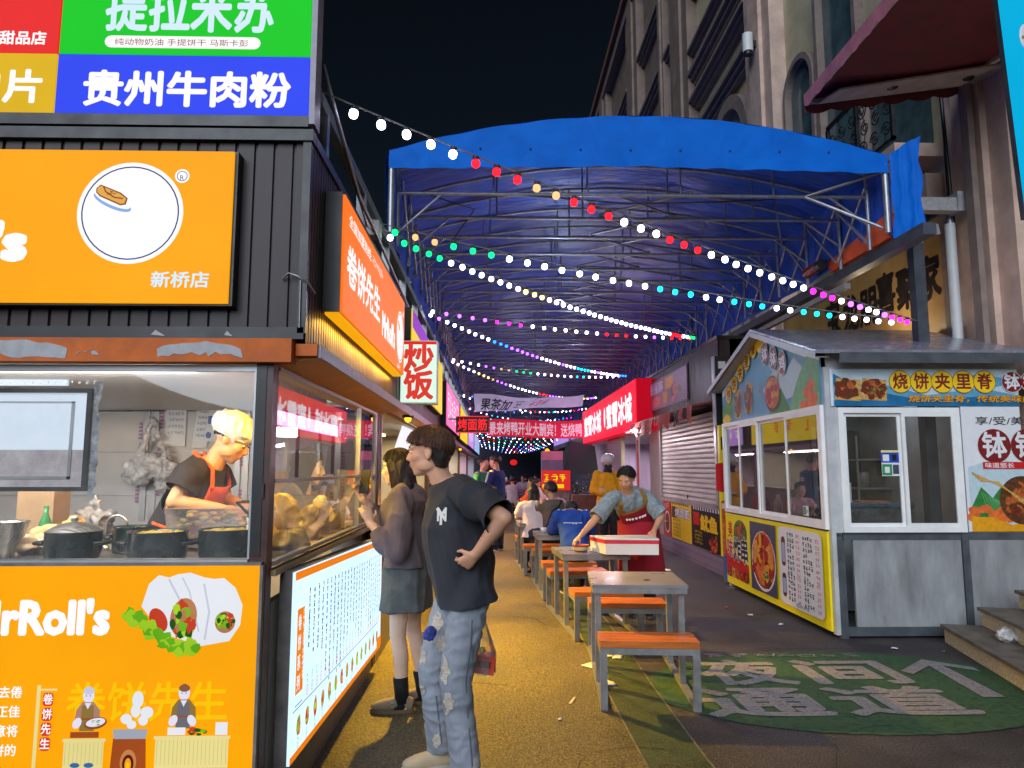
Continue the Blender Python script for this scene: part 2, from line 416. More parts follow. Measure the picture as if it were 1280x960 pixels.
alu = pbr('aluminium_strip', (.46, .46, .47), rough=.38, metal=.5, var=.1)
tapep = pbr('purple_printed_tape', (.42, .16, .36), rough=.5, var=.1)
white_paint = pbr('white_paint', (.72, .72, .72), rough=.45, var=.05)
pot_m = pbr('dark_green_enamel', (.012, .026, .022), rough=.22, var=.3, scale=6, spec=.6)
blackm = pbr('black_plastic', (.015, .015, .016), rough=.4, var=.2)
winglass = glass('stall_glass', (.96, .965, .95), .02, 1.1, dirt=.075)
gl_side = glass('side_glass', (.95, .95, .93), .012, 1.25, dirt=.05)
sheet_white = pbr('white_paper', (.76, .77, .8), rough=.6, var=.06)
print_blue = pbr('blue_print', (.10, .14, .42), rough=.6)
print_grey = pbr('grey_print', (.28, .28, .32), rough=.6)
film = glass('clear_plastic_film', (.90, .91, .92), .18, 1.3, dirt=.28)

# ================================================================ wrap stall (near left)
SX, SU = -.92, -.80
W0 = thing('food_stall', 'brown corrugated wrap stall with glass counter and orange lightboxes at the near left', 'food stall', (-2.4, 4.3, 0))
def corrugated(mb, o, u, n, width, z0, z1, pitch, depth, groove):
    """standing ribs: flat pans with narrow recessed grooves"""
    o = V(o); u = V(u); n = V(n); k = int(width/pitch)+1; prof = []
    for i in range(k):
        a = i*pitch; b = min(width, a+pitch-groove)
        if a >= width: break
        prof += [(a, depth), (b, depth)]
        if a+pitch < width: prof += [(b+.004, 0), (a+pitch-.004, 0)]
    vs = []
    for x, d in prof: vs += [o+u*x+n*d+V((0, 0, z0)), o+u*x+n*d+V((0, 0, z1))]
    mb.add(vs, [(2*i, 2*i+2, 2*i+3, 2*i+1) for i in range(len(prof)-1)], False)
c = MB(brown_sheet); corrugated(c, (-4.3, 2.995, 0), (1, 0, 0), (0, -1, 0), 4.3+SU, 2.06, 2.90, .082, .012, .016)
c.box((-4.3, 2.998, 2.06), (SU-.012, 3.03, 2.9)); c.build('front_cladding', W0)
c = MB(brown_sheet); corrugated(c, (SU, 2.985, 0), (0, 1, 0), (1, 0, 0), 2.8, 2.02, 2.90, .045, .01, .012)
c.box((SU-.03, 3.03, 2.02), (SU-.012, 5.79, 2.9)); c.build('side_cladding', W0)
c = MB(black_trim); c.box((-4.3, 2.955, 2.895), (SU+.02, 3.02, 2.945)); c.box((SU-.03, 3.02, 2.895), (SU+.022, 5.8, 2.94)); c.box((-4.3, 3.0, 2.90), (SU, 5.8, 2.93))
c.box((SU-.022, 2.965, 2.06), (SU+.012, 2.997, 2.895)); c.build('roof_trim', W0)
c = MB(black_trim); c.box((-4.3, 2.965, 2.035), (SU+.005, 2.99, 2.085))
for x0, w_, h_ in ((-1.42, .06, .02), (-1.12, .035, .018), (-2.2, .08, .02)):
    c.m = peel_grey; c.prism([(x0, 2.9645, 2.05), (x0+w_, 2.9645, 2.045), (x0+w_*.3, 2.9645, 2.05+h_)], (0, -.0015, 0)); c.m = black_trim
c.build('flashing', W0)
c = MB(brown_beam); c.box((-4.3, 2.94, 1.935), (SU-.035, 3.02, 2.033)); c.m = peel_grey
def ragged(x0, x1, z0, z1, y, seed, n=16):
    q = random.Random(seed); top = []; bot = []
    for i in range(n+1):
        t = i/n; x = x0+(x1-x0)*t; e = math.sin(math.pi*t)**.6
        top.append((x, y, z1-(z1-z0)*(1-e)*.5-q.uniform(0, .012)*e)); bot.append((x+q.uniform(-.01, .01), y, z0+q.uniform(0, .03)*e))
    c.prism(bot+top[::-1], (0, -.0015, 0))
ragged(-2.35, -1.74, 1.945, 2.03, 2.9395, 4, 22); ragged(-1.70, -1.62, 1.96, 1.985, 2.9395, 9, 6); ragged(-1.38, -1.04, 1.95, 2.022, 2.9395, 6, 14)
c.build('fascia_beam', W0)
c = MB(dark_post); c.box((-.992, 3.0, 0), (SX-.002, 3.075, 1.935)); c.m = black_trim; c.box((-.9905, 2.996, 1.15), (-.948, 3.0, 1.93))
c.box((-.955, 2.99, 1.38), (-.94, 2.996, 1.44)); c.build('corner_post', W0)
c = MB(soffit_m); c.prism([(SX-.05, 3.02, 1.925), (SU+.06, 3.02, 1.965), (SU+.06, 3.02, 1.985), (SX-.05, 3.02, 1.95)], (0, 2.78, 0)); c.build('soffit', W0)
c = MB(lilac_trim); c.box((SU+.06, 3.0, 1.962), (SU+.072, 5.8, 2.015)); c.m = brown_beam; c.box((SU-.03, 2.985, 1.968), (SU+.06, 3.02, 2.018)); c.box((SU+.012, 3.02, 1.99), (SU+.06, 5.8, 2.016)); c.build('eave_trim', W0)
# interior shell
c = MB(wallin); c.box((-4.3, 5.5, .0), (-.99, 5.53, 1.93)); c.box((-4.3, 3.1, 0), (-4.27, 5.5, 1.93)); c.m = alu
for x in (-3.35, -2.62, -2.55, -1.93, -1.87, -1.18):
    c.box((x-.022, 5.485, 1.12), (x+.022, 5.5, 1.93))
for z in (1.30, 1.62): c.box((-4.27, 5.49, z), (-1.0, 5.5, z+.008))
c.m = tapep
for x, zz in ((-2.66, (1.25, 1.48, 1.72)), (-2.51, (1.3, 1.55, 1.8)), (-1.90, (1.22, 1.52, 1.78)), (-1.22, (1.2, 1.42, 1.6, 1.8)), (-1.14, (1.3, 1.5, 1.72))):
    for z in zz:
        for k in range(5): c.box((x-.012, 5.4815, z+k*.027), (x+.012, 5.4845, z+.018+k*.027))
c.build('back_wall', W0)
c = MB(white_paint); c.box((-4.3, 3.03, 1.94), (-.93, 5.53, 1.96)); c.build('ceiling', W0)
c = MB(dull_grey); c.box((-4.3, 3.03, 0), (-.93, 3.06, 1.10)); c.box((-.96, 3.08, 0), (SX-.0, 5.78, .95)); c.m = floor_in; c.box((-4.27, 3.06, .145), (-.97, 5.5, .165)); c.build('lower_wall', W0)
c = MB(steel); c.box((-4.27, 3.07, 1.07), (-1.0, 3.72, 1.10)); c.m = alu; c.box((-4.3, 2.99, 1.105), (-.995, 3.065, 1.135)); c.build('counter', W0)
# front window: glass, frame, hatch pane standing in for a reflection
c = MB(alu); z0, z1 = 1.137, 1.905
c.box((-1.003, 3.01, z0), (-.992, 3.04, 1.93)); c.box((-4.3, 3.01, z1), (-1.003, 3.04, 1.93)); fr = c.build('front_window', W0)
c = MB(winglass); c.add([(-4.3, 3.025, z0), (-1.003, 3.025, z0), (-1.003, 3.025, z1), (-4.3, 3.025, z1)], [(0, 1, 2, 3)]); c.build('pane', fr)
hx0, hx1 = at(0, 600, Y=3.1).x-.55, at(110, 600, Y=3.1).x
hz0, hz1 = at(110, 614, Y=3.1).z, at(110, 486, Y=3.1).z
c = MB(blackm)
for a, b in (((hx0, hz0), (hx1, hz0+.018)), ((hx0, hz1-.018), (hx1, hz1)), ((hx1-.02, hz0+.018), (hx1, hz1-.018)), ((hx0, hz0+.018), (hx0+.02, hz1-.018))):
    c.box((a[0], 3.085, a[1]), (b[0], 3.115, b[1]))
hp = c.build('hatch_frame', W0)
refl_pale = pbr('pane_reflection_pale', (.74, .77, .82), rough=.35, var=.12, scale=5, emit=(.72, .84, 1), es=.62)  # pale reflection in the window, put in as two glowing pane colours
refl_mottled = pbr('pane_reflection_mottled', (.7, .64, .66), rough=.5, var=.25, scale=12, bump=.2, bscale=120, emit=(.8, .68, .72), es=.16)
c = MB(refl_pale); hzm = hz0+(hz1-hz0)*.40
c.add([(hx0+.02, 3.1, hzm), (hx1-.02, 3.1, hzm), (hx1-.02, 3.1, hz1-.018), (hx0+.02, 3.1, hz1-.018)], [(0, 1, 2, 3)])
c.m = refl_mottled; c.add([(hx0+.02, 3.1, hz0+.018), (hx1-.02, 3.1, hz0+.018), (hx1-.02, 3.1, hzm), (hx0+.02, 3.1, hzm)], [(0, 1, 2, 3)])
c.m = alu
ix0, ix1, iz0, iz1 = hx0+.05, hx1-.075, hz0+.05, hz1-.055
for a, b in (((ix0, iz0), (ix1, iz0+.012)), ((ix0, iz1-.006), (ix1, iz1)), ((ix1-.012, iz0), (ix1, iz1))): c.box((a[0], 3.094, a[1]), (b[0], 3.0995, b[1]))
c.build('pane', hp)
c = MB(pbr('peeling_film', (.62, .63, .68), rough=.35, var=.4, scale=30)); L_ = []
for i in range(22):
    z = hz0-.02+(hz1-hz0+.05)*i/21; L_.append((z, hx1+.030+rnd.uniform(-.008, .014)))
c.add([(hx1+.002, 3.098, z) for z, x in L_]+[(x, 3.092+rnd.uniform(-.004, .004), z) for z, x in L_], [(i, 22+i, 23+i, i+1) for i in range(21)], True); c.build('film_edge', hp)
# white lit notice strip along the top of the front window
c = MB(lit('white_strip_light', (215, 232, 255), .85)); a = at(0, 462, Y=3.6); b = at(84, 482, Y=3.6); c.box((-4.2, 3.6, b.z), (b.x, 3.615, a.z+.02)); A = Art(c, (-2.6, 3.6, b.z), (1, 0, 0), (0, 0, 1)); 
for r_ in range(3): A.glyphs(.04, .075-.034*r_, 16, .018, print_grey, rnd, gap=2.1)
tag(c.build('menu_strip'), 'lit white menu strip hanging inside the top of the front window', 'menu board')
# side windows: two rows of glass and a sliding light
c = MB(alu); Y0, Y1 = 3.08, 5.62
for z in (1.915, 1.44, 1.10): c.box((SX-.03, Y0, z), (SX+.004, Y1, z+.018))
for y_ in (Y1-.02, 4.95): c.box((SX-.03, y_, 1.118), (SX+.004, y_+.02, 1.915))
sw = c.build('side_window', W0)
c = MB(gl_side)
for za, zb in ((1.118, 1.44), (1.458, 1.915)): c.add([(SX-.01, Y0, za), (SX-.01, 4.95, za), (SX-.01, 4.95, zb), (SX-.01, Y0, zb)], [(0, 1, 2, 3)]); c.add([(SX-.01, 4.97, za), (SX-.01, Y1-.02, za), (SX-.01, Y1-.02, zb), (SX-.01, 4.97, zb)], [(0, 1, 2, 3)])
c.build('pane', sw)
c = MB(dark_post)
for y_ in (3.55, 4.0, 4.32): c.box((SX-.05, y_, 1.458), (SX-.035, y_+.012, 1.78))
c.box((SX-.05, 3.55, 1.78), (SX-.035, 4.33, 1.79)); c.m = white_paint; c.box((SX-.052, 3.98, 1.47), (SX-.034, 4.0, 1.65)); c.build('sliding_frame', sw)
c = MB(dark_post); c.box((SX-.06, Y1, 0), (SX, Y1+.09, 1.94)); c.box((SX-.06, 5.75, 0), (SX, 5.8, 1.94)); c.build('corner_post', W0)
wood = pbr('pale_wood_top', (.46, .34, .17), rough=.45, var=.25, scale=9, stretch=(1, .2, 1))
c = MB(wood); c.box((SX-.3, 3.06, 1.06), (SX+.02, 5.6, 1.085)); c.m = black_trim; c.box((SX+.0, 3.06, 1.086), (SX+.006, 5.6, 1.092)); c.build('side_counter', W0)
c = MB(lit('white_tube', (255, 244, 226), 4.0, 0)); c.box((-3.4, 3.11, 1.915), (-1.3, 3.145, 1.935)); c.m = white_paint; c.box((-3.45, 3.08, 1.935), (-1.25, 3.17, 1.9395)); c.build('ceiling_tube', W0)
lamp('stall_tube_light', 'AREA', (-2.35, 3.2, 1.92), 42, (1, .92, .84), 2.0, .08, to=(-2.35, 4.7, .6))
lamp('warming_lamp', 'SPOT', (-1.08, 3.62, 1.88), 32, (1, .46, .02), .05, to=(-1.5, 3.98, 1.35)).data.spot_size = R(88)
lamp('warming_lamp', 'SPOT', (-1.25, 4.6, 1.88), 60, (1, .60, .05), .05, to=(-.75, 4.7, 1.1)).data.spot_size = R(120)

# ---------------------------------------------------------------- signs of the wrap stall
or_lit = lit('orange_lightbox', (255, 168, 0), .98, .035); wh_lit = lit('white_lit_letter', (255, 250, 250), 1.0, 0)
cw_lit = lit('cool_white_lit', (214, 238, 255), .98, .02)
ye_lit = lit('yellow_lit', (255, 214, 10), .92, .04); rd_lit = lit('red_lit', (236, 36, 34), .95, .03); gr_lit = lit('green_lit', (0, 205, 22), .95, .03); bl_lit = lit('blue_lit', (44, 70, 245), .95, .03); gd_lit = lit('gold_lit', (232, 186, 10), .9, .05)
ink = lit('navy_ink', (52, 78, 140), .9, 0); tan = lit('toast_print', (236, 176, 80), .9, .02); tan2 = lit('toast_dark', (150, 78, 30), .8, 0); palebl = lit('pale_blue_print', (140, 180, 235), .9, 0)
maroon_l = lit('maroon_print', (150, 30, 40), .7, 0); 
# roof sign of four panels
rs = thing('roof_sign', 'tall lit roof sign of red, green, yellow and blue panels above the wrap stall', 'sign', (-2.4, 3.12, 2.95))
YS = 3.1
def panel(x0, z0, x1, z1, m, fn, nm='panel'):
    c = MB(m); c.box((x0, YS, z0), (x1, YS+.02, z1)); A = Art(c, (x0, YS, z0), (1, 0, 0), (0, 0, 1)); fn(A, x1-x0, z1-z0); c.build(nm, rs)
xb = at(70, 100, Y=YS).x; xr = -.845; zb0 = at(200, 142, Y=YS).z; zb1 = at(200, 68, Y=YS).z; zg1 = zb1+.62
panel(xb+.004, zb0, xr, zb1-.004, bl_lit, lambda A, w_, h: A.text('贵州牛肉粉', .125, .052, .175, wh_lit, w_-.21, .035))
def fg(A, w_, h):
    A.text('提拉米苏', .2, .135, .24, cw_lit, .75, .03); A.rrect(.2, .03, .70, .058, .029, wh_lit); A.text('纯动物奶油 手提饼干 马斯卡彭', .245, .045, .036, maroon_l, .60, .006)
panel(xb+.004, zb1, xr, zg1, gr_lit, fg)
panel(-3.2, zb0, xb-.004, zb1-.004, gd_lit, lambda A, w_, h: A.text('肉片', w_-.06, .06, .165, wh_lit, .34, .03, 'r'))
panel(-3.2, zb1, xb-.004, zg1, rd_lit, lambda A, w_, h: A.text('甜品店', w_-.055, .045, .068, wh_lit, .205, .03, 'r'))
c = MB(black_trim); c.box((-3.2, YS+.02, zb0-.02), (xr+.02, YS+.1, zg1)); c.m = lilac_trim; c.box((xr+.004, YS+.0, zb0-.04), (xr+.03, YS+.1, zg1)); c.m = black_trim; c.box((-3.2, YS-.004, zb0-.055), (xr+.004, YS+.1, zb0-.004)); c.build('frame', rs)
# orange front sign
S1 = thing('shop_sign', 'wide orange lit shop sign with a white round badge on the dark front cladding', 'sign', (-2.2, 2.92, 2.17))
x1 = -1.094; z0, z1 = 2.172, 2.82
c = MB(or_lit); c.box((-3.3, 2.91, z0), (x1, 2.925, z1)); A = Art(c, (x1-.95, 2.91, z0), (1, 0, 0), (0, 0, 1)); K = .95
kx = lambda px: K-(289-px)*.00328
kz = lambda py: (382-py)*.00344
cx, cz = kx(163), kz(272)
A.ell(cx, cz, .217, .217, wh_lit, n=48); A.ring(cx, cz, .2, .2, .006, ink)
A.ell(kx(140), kz(259), .085, .026, palebl, -24); A.ell(kx(140), kz(256.5), .08, .021, wh_lit, -24)
A.poly([(kx(119), kz(242)), (kx(124), kz(237)), (kx(150), kz(247)), (kx(159), kz(254)), (kx(157), kz(262)), (kx(150), kz(263)), (kx(124), kz(252)), (kx(119), kz(247))], tan2)
A.poly([(kx(120.5), kz(242)), (kx(124.5), kz(238.5)), (kx(149), kz(248.5)), (kx(157), kz(254.5)), (kx(155), kz(260.5)), (kx(150), kz(261)), (kx(125), kz(250.5)), (kx(120.5), kz(246.5))], tan)
A.line([(kx(128), kz(239.5)), (kx(131), kz(246)), (kx(142), kz(253)), (kx(153), kz(254.5))], .006, tan2)
for i in range(12): A.ell(kx(133+rnd.uniform(0, 15)), kz(247.5+rnd.uniform(-2, 3)), .0035, .0025, tan2, n=6)
A.ell(kx(226), kz(226), .030, .030, wh_lit); A.ring(kx(226), kz(226), .022, .022, .003, ink); A.text('R', kx(226), kz(231), .030, ink, None, .0, 'c')
A.text("MrRoll's", kx(36), kz(330), .21, wh_lit, .82, .06, 'r'); A.text('新桥店', kx(195), kz(362), .071, cw_lit, .232, .022)
c.build('lit_face', S1); c = MB(black_trim); c.box((-3.3, 2.925, z0-.008), (x1+.014, 2.982, z1+.006)); c.build('sign_box', S1)
# lower orange lightbox
S2 = thing('lightbox_sign', 'large orange counter lightbox with a wrap picture and two cooks printed on it', 'lightbox', (-2.1, 3.0, .1))
x1 = -.932; zt = 1.128; zb = .18
c = MB(or_lit); c.box((-3.2, 2.975, zb), (x1-.004, 2.985, zt-.012)); q = at(0, 960, Y=2.975)
sc = (at(331, 830, Y=2.975).x-at(0, 830, Y=2.975).x)/331
A = Art(c, (at(0, 830, Y=2.975).x, 2.975, 0), (1, 0, 0), (0, 0, 1))
ax = lambda px: px*sc
az = lambda py: at(160, py, Y=2.975).z
lett = lit('leaf_green_print', (120, 205, 30), .85, .2); lett2 = lit('lime_print', (176, 226, 40), .9, .15); dkg = lit('dark_leaf_print', (40, 110, 30), .6, .2); chick = lit('meat_print', (206, 140, 92), .8, .2); tom = lit('tomato_print', (220, 70, 40), .8, .1); crm = lit('cream_print', (235, 238, 245), .93, .03); shd = lit('fold_print', (205, 208, 226), .9, .03)
A.text("MrRoll's", ax(131), az(791), (az(748)-az(791))*1.33, wh_lit, ax(172), .05, 'r')
A.poly([(ax(170+7*math.cos(t)), az(720)) for t in ()] or [(ax(172), az(758)), (ax(180), az(730)), (ax(192), az(719)), (ax(205), az(722)), (ax(216), az(718)), (ax(232), az(716)), (ax(250), az(722)), (ax(262), az(724)), (ax(275), az(723)), (ax(290), az(735)), (ax(300), az(757)), (ax(298), az(782)), (ax(285), az(802)), (ax(250), az(808)), (ax(200), az(792))][::-1], crm)
A.line([(ax(205), az(724)), (ax(220), az(750)), (ax(236), az(800))], .008, shd); A.line([(ax(250), az(730)), (ax(258), az(765)), (ax(254), az(800))], .008, shd); A.line([(ax(222), az(722)), (ax(232), az(740)), (ax(246), az(790))], .006, shd)
A.ell(ax(226), az(772), .052, .075, chick, -8); A.food(ax(226), az(776), .05, .07, [lett, dkg, tom, chick, lett2], rnd, 34, .3)
A.ell(ax(279), az(778), .04, .042, chick); A.food(ax(279), az(776), .038, .036, [lett, dkg, lett2, tom], rnd, 26, .32)
A.ell(ax(195), az(775), .032, .05, tom, 30)
for i in range(60):
    t = i/59; A.blob(ax(155+90*t+rnd.uniform(-6, 6)), az(765+45*math.sin(t*1.7)+rnd.uniform(-7, 7)), .02, .018, rnd.choice([lett, lett2, lett2]), rnd, .4, 7); A.z -= A.st*.9
A.text('卷饼先生', ax(88), az(896), (az(856)-az(896))*1.3, lit('yellow_wash_print', (250, 196, 0), .98, .02), ax(198), .015)
mast = lit('straw_print', (240, 226, 150), .9, .05); strw = lit('straw_line_print', (214, 190, 96), .85, 0); robe = lit('olive_print', (160, 128, 64), .75, .05); robe2 = lit('mauve_print', (190, 140, 120), .8, .05); skinp = lit('pale_skin_print', (228, 226, 246), .95, 0); brick = lit('brick_print', (176, 82, 30), .8, .08); potg = lit('pot_grey_print', (168, 174, 188), .85, 0); flame = lit('flame_print', (255, 150, 20), 1, 0); hairp = lit('hair_print', (150, 96, 70), .8, 0); bluep = lit('slipper_print', (70, 110, 170), .8, 0)
A.rect(ax(50), az(958), ax(4.5), az(855)-az(958), mast); A.rect(ax(54), az(862), ax(21), ax(2.5), mast)
for i, ch in enumerate('卷饼先生'):
    y_ = 873+18.5*i; A.rrect(ax(58), az(y_+8), ax(13), ax(16), .012, lit('pill_red_print', (222, 60, 40), .9, 0)); A.text(ch, ax(64.5), az(y_+4.5), .042, wh_lit, .036, .02, 'c')
for i, t in enumerate(('脱去倦', '正佳', '春意将', '卷饼的')): A.text(t, ax(32-i*.8), az(869+24*i), .046, wh_lit, None, .02, 'r')
def desk(px0, px1, ptop, pbot):
    A.rect(ax(px0), az(ptop+4), ax(px1-px0), az(ptop)-az(ptop+4), mast); A.rect(ax(px0+2), az(pbot), ax(px1-px0-4), az(ptop+4)-az(pbot), mast)
    for i in range(int((px1-px0)/5)): A.rect(ax(px0+4+5*i), az(pbot-4), ax(.6), az(ptop+5)-az(pbot-4), strw); A.z -= A.st*.9
def cook(px, top, hatm, sl, vest):
    A.ell(ax(px), az(top+10), ax(7), ax(8.6), skinp); A.ell(ax(px), az(top+4), ax(7), ax(4.5), hatm); A.ell(ax(px), az(top+1), ax(3.4), ax(2.6), hatm)
    A.poly([(ax(px-16), az(top+45)), (ax(px+16), az(top+45)), (ax(px+15), az(top+28)), (ax(px+7), az(top+18)), (ax(px-7), az(top+18)), (ax(px-14), az(top+28))], sl)
    A.poly([(ax(px-9), az(top+54)), (ax(px+9), az(top+54)), (ax(px+7), az(top+22)), (ax(px-7), az(top+22))], vest); A.poly([(ax(px-4), az(top+19)), (ax(px), az(top+27)), (ax(px+4), az(top+19))][::1], skinp)
    A.rect(ax(px-9), az(top+40), ax(18), ax(2), brick); A.ell(ax(px-12), az(top+44), ax(5), ax(7), skinp, -30); A.ell(ax(px+11), az(top+44), ax(5), ax(7), skinp, 30)
    for e_ in (-2.5, 2.5): A.ell(ax(px+e_), az(top+10), ax(.7), ax(1), hairp, n=8); A.z -= A.st*.5
cook(115, 858, shd, robe2, robe); A.ell(ax(126), az(902), ax(14), ax(7), tan2, 10); A.ell(ax(126), az(901), ax(12), ax(5), skinp, 10); A.food(ax(126), az(901), .03, .012, [lett, dkg], rnd, 6, .2)
A.rect(ax(96), az(920), ax(35), ax(7), brick); desk(87, 140, 921, 958); A.ell(ax(104), az(954), ax(6), ax(3), bluep); A.ell(ax(121), az(954), ax(6), ax(3), bluep)
cook(234, 855, hairp, robe, lit('slate_print', (120, 118, 124), .75, 0)); A.rect(ax(216), az(917), ax(22), ax(9), crm); A.food(ax(252), az(911), .04, .022, [lett, tom, dkg], rnd, 10, .3); A.rect(ax(275), az(917), ax(15), ax(15), crm); desk(200, 294, 918, 958)
A.poly([(ax(148), az(958)), (ax(192), az(958)), (ax(190), az(920)), (ax(150), az(920))], brick); A.poly([(ax(151), az(921)), (ax(190), az(921)), (ax(192), az(909)), (ax(149), az(909))], potg)
A.ell(ax(170), az(950), ax(10), ax(15), lit('arch_print', (214, 140, 84), .8, 0)); A.ell(ax(170), az(952), ax(7), ax(11), lit('soot_print', (90, 34, 20), .6, 0)); A.ell(ax(170), az(953), ax(4), ax(8), flame); A.ell(ax(170), az(955), ax(2), ax(5), ye_lit)
for q in ((178, 872, 7, 10), (176, 886, 6, 8), (165, 896, 7, 6), (190, 888, 8, 7), (186, 898, 6, 6), (172, 903, 6, 5)): A.ell(ax(q[0]), az(q[1]), ax(q[2]), ax(q[3]), crm)
c.build('lit_face', S2)
c = MB(dull_grey); c.box((-3.2, 2.985, .1), (x1, 3.0, zt)); c.box((-3.2, 2.968, zt-.012), (x1, 2.985, zt)); c.box((x1-.004, 2.968, .1), (x1+.008, 3.0, zt-.012)); c.build('sign_box', S2)
# side orange sign along the alley
S3 = thing('shop_sign', 'long orange lit shop sign with white characters facing the alley', 'sign', (-.74, 4.45, 2.21))
orr = lit('orange_red_lightbox', (255, 118, 14), 1.0, .03); X3 = -.70; ya, yb = 3.26, 5.5; za, zb = 2.215, 2.775
c = MB(orr); c.box((X3-.012, ya, za), (X3, yb, zb)); A = Art(c, (X3, ya, za), (0, 1, 0), (0, 0, 1))
A.text('卷饼先生', .08, .18, .21, wh_lit, .98, .03); A.text("MrRoll's", 1.16, .12, .2, wh_lit, .56, .06); A.text('全国加盟热线:', .1, .45, .07, wh_lit, .62, .02); A.glyphs(.76, .45, 10, .05, wh_lit, rnd, sx=.7)
A.ell(2.0, .25, .19, .19, wh_lit, n=40); A.ring(2.0, .25, .175, .175, .007, ink); A.ell(1.93, .32, .07, .025, tan, -20); A.ell(2.14, .45, .025, .025, wh_lit); A.glyphs(1.86, .0, 3, .05, wh_lit, rnd)
c.build('lit_face', S3)
c = MB(black_trim); c.box((SU+.012, ya-.01, za-.0), (X3-.012, yb+.01, zb+.01)); c.build('sign_box', S3)
c = MB(lit('amber_glow_strip', (255, 176, 10), .9)); c.box((SU+.02, ya, za-.012), (X3-.015, yb, za-.001)); c.build('underside_light', S3)
lamp('sign_underlight', 'AREA', (SU+.06, 4.4, za-.03), 9, (1, .5, .05), 2.2, .05, to=(SU+.0, 4.4, 1.5)).rotation_euler.z += 0
# white menu lightbox leaning on the counter side
S4 = thing('menu_lightbox', 'bright white menu lightbox with an orange border under the side counter', 'lightbox', (-.88, 4.3, .2))
P00 = V((-.855, 3.20, .262)); P10 = V((-.855, 5.62, .17)); P01 = V((-.855, 3.20, 1.055)); P11 = V((-.855, 5.62, .975))
uu = (P10-P00).normalized(); LW = (P10-P00).length; vv = (P01-P00).normalized(); LH = (P01-P00).length
mw = lit('menu_white', (206, 236, 255), 1.25, .04)
c = MB(mw); c.prism([P00, P10, P11, P01], (-.012, 0, 0)); A = Art(c, P00, uu, V((0, 0, 1)))
m_or = lit('menu_orange', (245, 130, 10), .95, .02); dk = lit('menu_ink', (48, 54, 72), .6, 0); pk = lit('menu_price', (222, 120, 130), .9, 0)
for r_ in ((0, 0, LW, .03), (0, LH-.035, LW, .035), (LW-.012, 0, .012, LH)): A.rect(*r_, m_or)
A.rect(.05, .27, .12, .36, m_or); A.vtext('卷饼系列', .095, .62, .07, wh_lit, .085, .03, .75); A.glyphs(.145, .6, 11, .026, wh_lit, rnd, vert=True)
A.rect(.02, .205, LW-.16, .004, dk); A.rect(.05, .222, .12, .004, dk)
for i in range(24):
    x = .24+i*.088; n_ = rnd.randint(4, 7); top = LH-.09
    A.glyphs(x, top-.03, n_*2+1, .026, dk, rnd, vert=True, gap=1.35 if i % 3 else 1.15, sx=1.05, wd=.2)
    A.z += .0002
    yb_ = top-.05-(n_*2+1)*.036
    for k in range(int((yb_-.32)/.03)):
        if rnd.random() < .8: A.rect(x+.008, yb_-k*.03, .007, .005, lit('menu_dots', (170, 184, 205), .9, 0)); A.z -= A.st
    A.glyphs(x, .30, 2, .018, dk, rnd, vert=True); A.ring(x+.014, .245, .018, .024, .004, pk); A.z -= A.st; A.glyphs(x+.004, .236, 1, .018, pk, rnd)
for i in range(15):
    x = .10+i*.145; A.ell(x, .135, .034, .04, rnd.choice([tom, lett, chick]), n=16); A.food(x, .135, .034, .04, [tom, lett, chick, lett2, tan], rnd, 8, .4); A.glyphs(x-.014, .072, 2, .018, dk, rnd, vert=True, gap=1.2); A.glyphs(x-.012, .04, 1, .016, pk, rnd)
A.rect(LW-.3, .045, .2, .07, m_or)
c.build('lit_face', S4)
c = MB(dull_grey); c.prism([P00+V((-.012, -.006, -.004)), P10+V((-.012, .006, -.004)), P11+V((-.012, .006, .006)), P01+V((-.012, -.006, .006))], (-.053, 0, 0)); c.build('sign_box', S4)
# ---------------------------------------------------------------- rail of the canopy on the left roofs
rg = pbr('green_grey_rail', (.16, .20, .19), rough=.45, var=.2)
tr = thing('canopy_rail', 'grey steel canopy rail on short posts along the left stall roofs', 'rail', (-.9, 14, 2.95))
c = MB(rg)
p0 = at(392, 108, X=-.9); c.bar((-.9, p0.y, 3.36), (-.9, 46, 3.42), .055, .07); c.build('rail', tr)
for i in range(30):
    y_ = 3.6+i*1.1; c = MB(galv); c.box((-.93, y_-.025, 2.93), (-.87, y_+.025, 3.35)); c.build('post', tr)
c = MB(galv); c.tube([(-.86, 3.4, 3.5), (-.8, 3.5, 3.25), (-.78, 4.0, 3.05), (-.82, 5.0, 3.1), (-.8, 6.4, 2.99), (-.82, 9, 3.0)], .012, 6); tag(c.build('cable'), 'pale loose cable hanging along the roof edge of the near left stall', 'cable')
c = MB(white_paint); c.box((-.93, 5.0, 3.16), (-.83, 5.13, 3.27)); c.m = galv; c.tube([(-.88, 4.3, 3.3), (-.86, 4.7, 3.12), (-.88, 5.0, 3.2)], .008, 6); tag(c.build('junction_box'), 'small white junction box under the canopy rail by the green bulbs', 'junction box')
